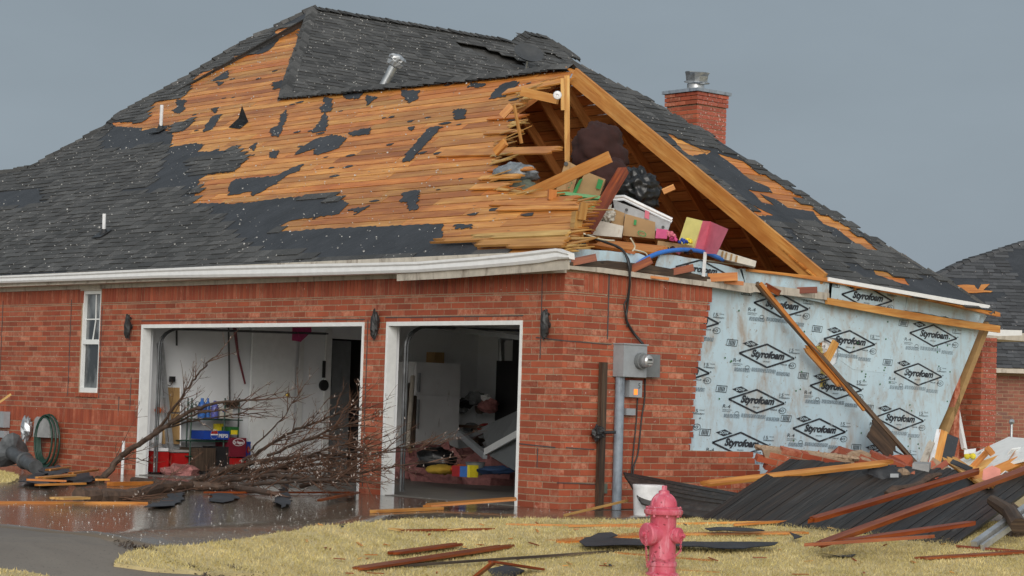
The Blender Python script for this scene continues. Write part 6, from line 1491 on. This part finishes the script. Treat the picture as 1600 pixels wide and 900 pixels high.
# collapsed door section, metal frame
mb = MB(); q4 = [onY(765, 712, 2.6), onY(808, 738, 2.2), onY(812, 640, 2.6), onY(752, 668, 3.4)]
dr_ = empty('door_section', q4[0]-Vector((0, 0, .1)), 'fallen grey garage door section with metal stiles in the right bay', 'garage door panel')
mb.face(q4); mb.face([p+Vector((-.02, .03, 0)) for p in q4][::-1]); mb.build('panel', M['metergrey2'], dr_)
mb = MB(); mb.beam(onY(758, 706, 2.6), onY(812, 676, 2.2), .03, .09); mb.build('rail', M['white'], dr_)
mb = MB(); mb.beam(onY(717, 676, 3.6), onY(758, 712, 2.6), .06, .09); mb.build('stile', M['metergrey'], dr_)
mb = MB(); mb.beam(onY(732, 684, 3.6), onY(800, 655, 2.8), .04, .06); mb.build('stile', M['metergrey2'], dr_)
# pink insulation heap and toys on the floor
mb = MB()
for i in range(26):
    px = 628+i*6.3; p = onY(px, 722+R.uniform(-8, 8), 4.2); mb.blob((p.x, p.y+R.uniform(-.5, .5), .12+.1*math.sin(i*.6)), (.42, .40, .30), 10, 7, .35, 3, 0, (R.uniform(.8, 1.1), .5, .5), i)
q = mb.build('insulation_heap', M['insul']); tag(q, 'pink fibre insulation heaped on the garage floor before the refrigerator', 'insulation', kind='stuff')
gf = lambda px, py, y, r, m, name, label, cat, sd=0, sq=.6: tag((lambda mb: (mb.blob(onY(px, py, y), (r, r, r*sq), 14, 9, .3, 2.5, 0, (1, .5, .5), sd), mb.build(name, M[m], smooth=True))[1])(MB()), label, cat)
gf(682, 718, 2.6, .26, 'trash', 'plastic_bag', 'black plastic bag on the pink insulation in the right bay', 'plastic bag', 3)
gf(690, 734, 2.2, .20, 'mustard', 'yellow_cloth', 'yellow and orange cloth on the floor of the right bay', 'cloth', 4, .35)
gf(720, 733, 2.2, .14, 'orange', 'orange_cloth', 'orange cloth next to the red and yellow toy box', 'cloth', 5, .4)
gf(775, 735, 2.2, .22, 'navy', 'blue_cloth', 'dark blue cloth on the floor near the fallen door section', 'cloth', 6, .25)
tb_ = tbx('toy_box', 'small red, teal and yellow toy box on the garage floor', 'toy box', *(onY(706, 744, 2.0)), .16, .15, .14, 'red'); a = onY(706, 744, 2.0)
mb = MB(); mb.box((a.x+.16, a.y, a.z), (.15, 0, 0), (0, .15, 0), (0, 0, .14)); mb.build('teal_part', M['jug'], tb_); mb = MB(); mb.box((a.x+.31, a.y, a.z), (.05, 0, 0), (0, .15, 0), (0, 0, .16)); mb.build('yellow_part', M['ylab'], tb_)
mb = MB(); c = onY(742, 742, 2.2); mb.lathe([(.10, 0), (.13, .16), (.14, .17)], c, n=18); q = mb.build('pail', M['metergrey2']); tag(q, 'small grey pail beside the toy box', 'pail')
for i, (x0, y0_, x1, y1_, m) in enumerate(((637, 700, 645, 588, 'cream'), (645, 700, 648, 620, 'oldwood'), (632, 690, 640, 600, 'oldwood'), (641, 705, 644, 660, 'tan'))):
    mb = MB(); mb.tube([onY(x0, y0_, 3.6), onY(x1, y1_, 4.0)], .035, 8); q = mb.build('pole', M[m]); tag(q, ('tall pale roll propped left of the refrigerator', 'thin dark pole just left of the refrigerator', 'dark pole nearest the right bay frame', 'short tan stick beside the refrigerator')[i], 'pole', 'poles left of the refrigerator')
# left bay: wall with shelf etc. (left wall is the plane x=-9.1)
def L3(px, py, off=0): return onX(px, py, LX+.02+off)
def lbox(name, label, cat, px0, py0, px1, py1, off, dep, m, parent=None, grp=None):
    a, b = L3(px0, py0, off+dep), L3(px1, py1, off+dep); mb = MB(); mb.box((LX+.02+off, min(a.y, b.y), b.z), (dep, 0, 0), (0, abs(b.y-a.y), 0), (0, 0, a.z-b.z)); o = mb.build(name, M[m], parent)
    if label: tag(o, label, cat, grp)
    return o
sf = empty('wire_shelf', L3(320, 730, .3), 'green wire shelf holding bottles and drink cartons on the left garage wall', 'shelf')
for (x, n_) in ((294, 'post'), (300, 'post'), (352, 'post'), (374, 'post')):
    mb = MB(); a, b = L3(x, 622, .1 if x in (294, 374) else .4), L3(x, 740, .1 if x in (294, 374) else .4); mb.tube([a, Vector((a.x, a.y, .02))], .012, 6); mb.build('shelf_post', M['hose'], sf)
for py, nm in ((654, 'upper'), (688, 'mid'), (712, 'low')):
    mb = MB(); a, b = L3(292, py, .4), L3(378, py, .4); mb.box((LX+.05, a.y, a.z-.015), (.40, 0, 0), (0, b.y-a.y, 0), (0, 0, .015)); mb.build('shelf_board', M['hose'], sf)
for k in range(6):
    mb = MB(); c = L3(298+k*2, 632+k*8 % 20, .41); r_ = .05; mb.tube([c+Vector((0, r_*math.cos(t*.6)*(1-t*.06), r_*math.sin(t*.6)*(1-t*.06))) for t in range(11)], .005, 4); mb.build('scroll', M['hose'], sf)
def jug(px, py0, py1, w_, m, label, g_=None):
    t, b = L3(px, py0, .3), L3(px, py1, .3); h = t.z-b.z; r = w_/2*.0085; e_ = empty('detergent_bottle', b, label, 'bottle', g_)
    mb = MB(); mb.lathe([(r*.9, 0), (r, h*.05), (r, h*.6), (r*.8, h*.75), (r*.35, h*.86), (r*.3, h*.9)], b, n=14); mb.build('bottle', M[m], e_, smooth='auto')
    mb = MB(); mb.lathe([(r*.38, h*.88), (r*.36, h)], b, n=10); mb.build('cap', M[m] if px != 304 else M['rimw'], e_)
jug(315, 622, 653, 15, 'jug', 'tall blue detergent bottle on the top wire shelf'); jug(324, 622, 653, 9, 'jug', 'slim bright blue bottle beside the tall blue detergent bottle'); jug(335, 626, 654, 14, 'jug2', 'violet blue bottle on the top wire shelf')
bb = lbox('white_carton', 'off-white carton with a blue mark on the top wire shelf', 'carton', 344, 637, 363, 654, .05, .25, 'cardw'); lbox('blue_mark', None, None, 348, 640, 354, 644, .301, .003, 'drblue', bb)
for px in (340, 348): q = lbox('yellow_bottle', ('left' if px < 345 else 'right')+' one of the two small yellow bottles above the blue carton', 'bottle', px-3, 662, px+3, 673, .15, .06, 'ylab', grp='small yellow bottles')
def facetext(parent, txt, px, py, off, w_, h_, m, **k):
    mb = MB(); mb.text(txt, L3(px, py, off), Vector((0, 1, 0)), Vector((0, 0, 1)), w_, h_, **k); mb.build('lettering', M[m], parent)
def disc(parent, px, py, off, ru, rv, m, a0=0, a1=2*math.pi, name='emblem'):
    mb = MB(); c = L3(px, py, off); pts = [c+Vector((0, ru*math.cos(a0+(a1-a0)*k/20), rv*math.sin(a0+(a1-a0)*k/20))) for k in range(20 if a1-a0 > 6 else 21)]; mb.face(pts); mb.build(name, M[m], parent)
pe = lbox('drink_carton', 'blue drink carton with white lettering and round emblem on the shelf', 'carton', 318, 673, 358, 687, .10, .34, 'drblue')
sc_ = lambda a, b, y: (L3(b, y, .45)-L3(a, y, .45)).length
disc(pe, 335, 679, .445, .065, .07, 'rimw'); disc(pe, 335, 679, .448, .062, .066, 'red', .15, math.pi-.15, 'red_half'); disc(pe, 335, 679, .448, .062, .066, 'drblue', math.pi+.15, 2*math.pi-.15, 'blue_half')
facetext(pe, 'PEPSI', 349, 681, .447, .16, .055, 'rimw', bold=.03)
dp_ = lbox('drink_carton', 'maroon drink carton with white oval lettering standing below the shelf', 'carton', 361, 684, 384, 714, .10, .40, 'drmar')
disc(dp_, 373, 691, .505, .105, .055, 'rimw'); disc(dp_, 373, 691, .508, .095, .047, 'drmar', name='oval'); facetext(dp_, 'Dr Pepper', 373, 692, .511, .17, .06, 'rimw', bold=.03, shear=.1)
lbox('red_carton', 'bright red carton below the maroon drink carton', 'carton', 363, 716, 384, 732, .10, .42, 'red')
q = lbox('can_pack', 'slim blue can pack right of the maroon carton', 'carton', 385, 690, 391, 718, .15, .2, 'drblue'); disc(q, 388, 703, .353, .03, .05, 'red')
q = lbox('green_carton', 'green and yellow carton on the shelf right of the blue carton', 'carton', 359, 667, 373, 679, .12, .3, 'greenc'); lbox('yellow_part', None, None, 361, 672, 371, 679, .423, .003, 'ylab', q)
lbox('dark_cabinet', 'dark brown cabinet under the wire shelf', 'cabinet', 306, 700, 336, 736, .10, .42, 'drmar'); bpy.data.objects['dark_cabinet'].data.materials[0] = M['oldwood']
lbox('dark_bin', 'black open bin under the shelf beside the dark cabinet', 'bin', 338, 698, 360, 732, .10, .35, 'black')
cl1 = lbox('cooler', 'red cooler on the garage floor right of the ladder', 'cooler', 272, 708, 300, 735, .02, .32, 'red'); lbox('lid', None, None, 271, 703, 301, 707, .02, .33, 'lidgrey', cl1)
cl2 = lbox('cooler', 'red and white cooler half hidden behind the ladder', 'cooler', 246, 706, 263, 738, .02, .30, 'red'); lbox('lid', None, None, 246, 700, 263, 705, .02, .31, 'rimw', cl2)
q = lbox('white_jug', 'white jug with a green mark left of the ladder', 'jug', 244, 674, 252, 692, .10, .15, 'rimw'); lbox('green_mark', None, None, 245, 684, 248, 687, .253, .003, 'greenp', q)
mb = MB(); a = onZ(290, 742, .02); mb.blob(L3(283, 738, .5), (.3, .25, .12), 12, 8, .3); q = mb.build('insulation_piece', M['insul']); tag(q, 'pale pink insulation on the floor in front of the red cooler', 'insulation')
# folding table leaning
ft_ = empty('folding_table', L3(265, 700, .1), 'brown folding table standing folded against the left garage wall', 'folding table')
a, b = L3(252, 605, .1), L3(282, 694, .1)
for (pa, pb_) in ((605, 644), (646, 694)):
    a, b = L3(256, pa, .1), L3(281, pb_, .1); mb = MB(); mb.box((LX+.1, a.y, b.z), (.03, 0, 0), (0, b.y-a.y, 0), (0, 0, a.z-b.z)); mb.build('table_half', M['tan'], ft_)
mb = MB(); a, b = L3(282, 604, .12), L3(282, 696, .12); mb.tube([a, b], .012, 6); mb.build('edge_rail', M['rimw'], ft_)
# stepladder
ld = empty('ladder', Vector((-8.8, .8, .02)), 'silver aluminium ladder leaning inside the left garage jamb', 'ladder')
for i, (x0, x1) in enumerate(((248, 262), (252, 271))):
    mb = MB(); mb.beam(L3(x1, 728, .12+i*.12), L3(x0, 536, .08+i*.12), .03, .07, (1, 0, 0)); mb.build('rail', M['alu'], ld)
for k in range(8):
    t = (k+.5)/8; mb = MB(); a = L3(262, 728, .12).lerp(L3(248, 536, .08), t); b = L3(271, 728, .24).lerp(L3(252, 536, .20), t); mb.beam(a, b, .03, .02); mb.build('rung', M['alu'], ld)
mb = MB(); mb.blob(L3(247, 641, .05), .05, 10, 7, .1); q = mb.build('orange_reel', M['orange']); tag(q, 'small orange object hanging behind the ladder', 'reel')
# wall hangings
mb = MB(); a, b = L3(276, 510, .03), L3(276, 540, .03); mb.tube([a, b], .014, 6); q = mb.build('hook_rod', M['black']); tag(q, 'short black rod hanging high on the left garage wall', 'rod')
q = lbox('adapter', 'black power adapter with cord on the left garage wall', 'adapter', 268, 588, 274, 597, 0, .06, 'black'); mb = MB(); mb.tube([L3(270, 597, .04), L3(266, 603, .04), L3(258, 600, .04)], .006, 5); mb.build('cord', M['black'], q)
br = empty('broom', L3(358, 505, .05), 'black push broom hanging head down on the left garage wall', 'broom')
mb = MB(); mb.tube([L3(357, 510, .06), L3(359, 627, .06)], .014, 6); mb.build('handle', M['black'], br)
mb = MB(); a, b = L3(350, 628, .06), L3(371, 633, .06); mb.box((LX+.05, a.y, b.z), (.08, 0, 0), (0, b.y-a.y, 0), (0, 0, a.z-b.z)); 
for k in range(30): yy = a.y+(b.y-a.y)*k/29; mb.tube([(LX+.09, yy, b.z), (LX+.09+R.uniform(-.02, .02), yy+R.uniform(-.02, .02), b.z-.05)], .004, 4)
mb.build('brush_head', M['oldwood'], br)
mb = MB(); mb.tube([L3(366, 508, .06), L3(372, 555, .06), L3(383, 600, .06)], [.028, .018, .014], 6); q = mb.build('closed_umbrella', M['drmar']); tag(q, 'dark red closed umbrella hanging beside the broom', 'umbrella')
mb = MB(); a = onX(455, 510, LX+.4); mb.face([onX(457, 508, LX+.4), onX(486, 508, LX+.4), onX(487, 518, LX+.38), onX(470, 534, LX+.4), onX(456, 532, LX+.38)]); mb.tube([onX(462, 508, LX+.42), onX(470, 534, LX+.42)], .012, 5); q = mb.build('pink_flag', M['hotpink']); tag(q, 'pink cloth hanging from the ceiling right of the closet door', 'cloth')
wt = empty('wall_gauge', L3(505, 602, .04), 'round black gauge with a strap handle on the garage wall', 'gauge')
mb = MB(); mb.lathe([(.085, 0), (.085, .03), (.05, .035)], L3(505, 602, .0), (1, 0, 0), 18); mb.build('dial', M['black'], wt); mb = MB(); mb.box(L3(503, 590, .0), (.02, 0, 0), (0, .05, 0), (0, 0, .26)); mb.build('strap', M['black'], wt)
mb = MB(); mb.box(L3(388, 700, -.01)-Vector((0, 0, .3)), (.03, 0, 0), (0, .03, 0), (0, 0, 2.6)); mb.build('corner_trim', M['metergrey'], H)
# ================================================================== fallen tree in front of the garage
TR = empty('fallen_tree', onG(150, 776), 'bare fallen tree with reddish twigs lying across the front of the garage', 'tree')
limb = MB(); twig = MB(); bud = MB(); NTW = [0]
def branch(p, d, L, r, lvl, tgt):
    n = max(4, int(L/.14)); pts = [p.copy()]; q = p.copy(); dd = d.copy()
    for i in range(n):
        dd = (dd+Vector((R.gauss(0, .055), R.gauss(0, .055), R.gauss(0, .055)))+tgt*.05).normalized(); q = q+dd*L/n
        if q.z < gz(q.x, q.y)+.02: q.z = gz(q.x, q.y)+.02; dd.z = abs(dd.z)*.3
        pts.append(q.copy())
        if q.y > -.12 and not (-8.7 < q.x < -3.7 or -3.1 < q.x < -.8): dd.y = -abs(dd.y)
    (limb if lvl == 0 else twig).tube(pts, [max(.0018, r*(1-.85*i/n)) for i in range(n+1)], 8 if lvl == 0 else (5 if lvl == 1 else 3), cap=False, col=(R.uniform(.7, 1.2), .5, .5))
    NTW[0] += 1
    if lvl < 3:
        k = {0: int(L*5), 1: int(L*7), 2: int(L*7)}[lvl]
        for _ in range(k):
            i = R.randint(1, n-1); b = pts[i]; dr_ = (pts[i+1]-pts[i]).normalized(); s_ = Vector((R.gauss(0, 1), R.gauss(0, 1), R.gauss(.15, .9))).normalized()
            branch(b, (dr_*.9+s_*.75).normalized(), L*R.uniform(.25, .5)*(1-.4*i/n), r*.45*(1-.6*i/n)+.002, lvl+1, tgt)
    if lvl >= 2 and R.random() < .30:
        for b in pts[1::2]:
            if R.random() < .45:
                dd = Vector((R.gauss(0, .3), R.gauss(0, .3), R.uniform(.2, 1))).normalized(); s_ = dd.orthogonal().normalized()*.007; L_ = R.uniform(.015, .04)
                bud.face([b-s_, b+s_, b+dd*L_]); bud.face([b-dd.cross(s_), b+dd.cross(s_), b+dd*L_])
def path(pxs, y, rs, sub, tgt, seedL=.9):
    P0 = [onY(px, py, yy) for (px, py), yy in zip(pxs, y if hasattr(y, '__len__') else [y]*len(pxs))]; pts = []
    for i in range(len(P0)-1):
        for k in range(6): pts.append(P0[i].lerp(P0[i+1], k/6)+Vector((R.gauss(0, .006), R.gauss(0, .01), R.gauss(0, .006))))
    pts.append(P0[-1]); pts = [Vector((p.x, p.y, max(p.z, gz(p.x, p.y)+.04))) for p in pts]
    m = len(pts); limb.tube(pts, [rs[0]+(rs[1]-rs[0])*i/(m-1) for i in range(m)], 9, cap=True, col=(R.uniform(.8, 1.2), .5, .5))
    for _ in range(sub):
        i = R.randint(m//5, m-2); d = (pts[i+1]-pts[i]).normalized(); s_ = Vector((R.gauss(0, .8), R.gauss(0, .8), R.gauss(.1, .8))).normalized()
        branch(pts[i], (d*1.0+s_*.8+tgt*.4).normalized(), R.uniform(.35, 1.0)*seedL, .0075, 1, tgt)
    branch(pts[-1], (pts[-1]-pts[-3]).normalized(), .9*seedL, rs[1], 1, tgt)
RT_ = Vector((1, .1, .05))
TP_ = [(122, 776), (160, 775), (205, 774), (250, 762), (300, 758), (360, 760), (420, 770)]
path(TP_, [onG(a, b+9).y for a, b in TP_], (.095, .035), 26, RT_)
path([(150, 770), (165, 742), (190, 712), (225, 690), (262, 664), (300, 640), (345, 628), (400, 625)], [-2.0, -1.8, -1.6, -1.5, -1.4, -1.3, -1.2, -1.2], (.05, .012), 14, Vector((1, 0, .25)))
path([(235, 685), (262, 650), (282, 625), (300, 595), (320, 572), (345, 548)], -1.4, (.022, .006), 12, Vector((.5, 0, .8)), .5)
path([(270, 662), (310, 645), (350, 640), (395, 638)], -1.3, (.014, .006), 10, Vector((1, 0, .2)), .6)
path([(262, 668), (320, 654), (380, 646), (420, 650)], -1.2, (.012, .005), 9, RT_, .6)
path([(205, 766), (280, 765), (350, 752), (420, 742), (480, 748), (550, 752)], -1.6, (.045, .015), 26, RT_)
path([(300, 752), (350, 735), (400, 722), (450, 715), (510, 712), (556, 705)], -1.2, (.045, .012), 30, RT_)
path([(330, 735), (400, 735), (470, 728), (540, 722)], -1.1, (.035, .012), 28, RT_)
path([(380, 720), (430, 690), (470, 668), (520, 650), (555, 640)], -1.0, (.022, .008), 24, Vector((1, .1, .35)), .8)
path([(420, 712), (470, 690), (520, 672), (556, 660)], -1.2, (.02, .008), 24, Vector((1, .1, .3)), .8)
path([(390, 705), (415, 680), (445, 650), (470, 610)], -1.0, (.012, .005), 8, Vector((.6, 0, .8)), .45)
path([(470, 760), (520, 745), (560, 738)], -1.3, (.03, .01), 22, RT_, .8)
path([(440, 735), (500, 718), (560, 712), (640, 704), (690, 690)], [-1.1, -1.0, -.8, -.7, -.6], (.015, .004), 12, RT_, .7)
path([(560, 740), (620, 728), (680, 722)], -.6, (.012, .004), 10, RT_, .6)
path([(560, 715), (620, 700), (680, 690)], -.5, (.010, .004), 8, RT_, .6)
path([(165, 745), (185, 720), (210, 715), (236, 722)], -1.7, (.012, .004), 8, RT_, .4)
path([(330, 765), (400, 757), (470, 752), (552, 748)], -1.7, (.03, .01), 26, RT_, .8)
path([(280, 770), (340, 748), (420, 738), (500, 735)], -1.5, (.03, .01), 24, RT_, .8)
path([(400, 745), (450, 725), (510, 700), (555, 690)], -1.3, (.02, .008), 24, RT_, .8)
limb.build('trunk', M['bark'], TR); tw = twig.build('branches', M['twig'], TR); bud.build('buds', M['bud'], tw)
# ================================================================== grass blades on the lawn
gb = MB()
xs = [p[0] for p in LAWN]; ys = [p[1] for p in LAWN]
import array
vv = []; ff = []; cc_ = []
def blade(x, y, h, lean, tn, r1):
    z = gz(x, y)+.018; a = R.uniform(0, 6.283); w_ = .003+R.random()*.0035; dx, dy = math.cos(a)*w_, math.sin(a)*w_; b = R.uniform(0, 6.283); l = h*lean
    i = len(vv); vv.extend([(x-dx, y-dy, z), (x+dx, y+dy, z), (x+math.cos(b)*l, y+math.sin(b)*l, z+h)]); ff.append((i, i+1, i+2)); cc_.append((tn, r1))
N_ = 0; rgt = rt; fwd = vd
while N_ < 290000:
    dd = 14.5+R.random()**.9*13; px = R.uniform(150, 1680); r_ = ray(px, 640); p = CAM+Vector((r_.x, r_.y, 0)).normalized()*dd
    N_ += 1
    if not inside((p.x, p.y), LJ): continue
    if p.x < .25 and p.y > -.2: continue
    cl_ = mnoise.noise(Vector((p.x*1.3, p.y*1.3, 0))); fine = mnoise.noise(Vector((p.x*7, p.y*7, 3)))
    h = .018+.018*R.random()+.010*max(0, fine)
    tn = .97+.20*cl_+.14*mnoise.noise(Vector((p.x*4, p.y*4, 9)))
    blade(p.x, p.y, h, R.uniform(.2, 1.1), tn*R.uniform(.75, 1.12), min(1, max(0, .5+fine*.6+R.uniform(-.25, .25))))
for SP_ in EXTRA:
    x0_, x1_ = min(p[0] for p in SP_), max(p[0] for p in SP_); y0_, y1_ = min(p[1] for p in SP_), max(p[1] for p in SP_)
    for _ in range(int((x1_-x0_)*(y1_-y0_)*1500)):
        x, y = R.uniform(x0_, x1_), R.uniform(y0_, y1_)
        if y < -.1 and inside((x, y), SP_): blade(x, y, R.uniform(.018, .035), R.uniform(.2, 1.1), R.uniform(.75, 1.1), R.random())
me = bpy.data.meshes.new('grass'); me.from_pydata(vv, [], ff); me.materials.append(M['grass'])
at = me.color_attributes.new('tone', 'FLOAT_COLOR', 'CORNER'); at.data.foreach_set('color', [q for c in cc_ for _ in range(3) for q in (c[0], c[1], .5, 1.0)])
go = bpy.data.objects.new('grass', me); COL.objects.link(go); tag(go, 'short dry straw-coloured lawn grass', 'grass', kind='stuff')
# dark uprooted tufts on the lawn edge
for i, (px, py, w_) in enumerate(((232, 862, .30), (372, 893, .42), (300, 890, .3), (640, 813, .25))):
    mb = MB(); c = onG(px, py)
    for k in range(260):
        a_ = R.uniform(0, 6.28); rr_ = R.random()*w_; x, y = c.x+rt.x*rr_*math.cos(a_)+vd.x*rr_*.5*math.sin(a_), c.y+rt.y*rr_*math.cos(a_)+vd.y*rr_*.5*math.sin(a_); z = gz(x, y); h = .055*(1-rr_/w_*.6)*R.uniform(.4, 1)
        b_ = Vector((R.uniform(-.04, .04), R.uniform(-.04, .04), h)); s_ = Vector((R.uniform(-.012, .012), R.uniform(-.012, .012), 0)); p = Vector((x, y, z)); mb.face([p-s_, p+s_, p+b_])
    q = mb.build('root_tuft', M['oldwood']); tag(q, ('dark muddy tuft of roots at the left tip of the lawn', 'wide dark muddy tuft of torn turf at the bottom of the lawn', 'brown torn turf tuft left of the wide dark tuft', 'small dark tuft where the lawn meets the puddle')[i], 'turf tuft')
# ================================================================== pale flecks of hail and insulation
fk = MB()
def fleck(p, s_):
    a_ = Vector((R.uniform(-1, 1), R.uniform(-1, 1), R.uniform(-1, 1))).normalized()*s_; b_ = a_.orthogonal().normalized()*s_*R.uniform(.4, 1); c_ = a_.cross(b_).normalized()*s_*.6
    fk.face([p+a_, p+b_, p+c_]); fk.face([p-a_, p+c_, p-b_]); fk.face([p+a_, p-b_, p+b_])
for _ in range(2600):
    u, v = R.uniform(-20, 0), R.uniform(0, 9.5)
    if inside((u, v), DECK): fleck(RF.P(u, v, .03), R.choice((.008, .010, .013, .018)))
for _ in range(1100):
    u, v = R.uniform(min(p[0] for p in MP), max(p[0] for p in MP)), R.uniform(min(p[1] for p in MP), max(p[1] for p in MP))
    if inside((u, v), MP): fleck(RM_.P(u, v, .03), R.choice((.010, .013, .017)))
for _ in range(350):
    u, v = R.uniform(4.3, 8), R.uniform(0, 6)
    if inside((u, v), RRP): fleck(RR.P(u, v, .03), R.choice((.008, .012)))
for _ in range(1300):
    px, py = R.uniform(0, 900), R.uniform(760, 865); p = onG(px, py, .014)
    if not inside((p.x, p.y), PU) or inside((p.x, p.y), LJ): continue
    fleck(p, R.choice((.005, .007, .009)))
for _ in range(260):
    px, py = R.uniform(1000, 1600), R.uniform(745, 850); p = P_(px, py, 0) if False else None
tag(fk.build('hail', M['hail'], origin=(0, 0, 0)), 'pale hail and insulation flecks scattered over roof and drive', 'flecks', kind='stuff')
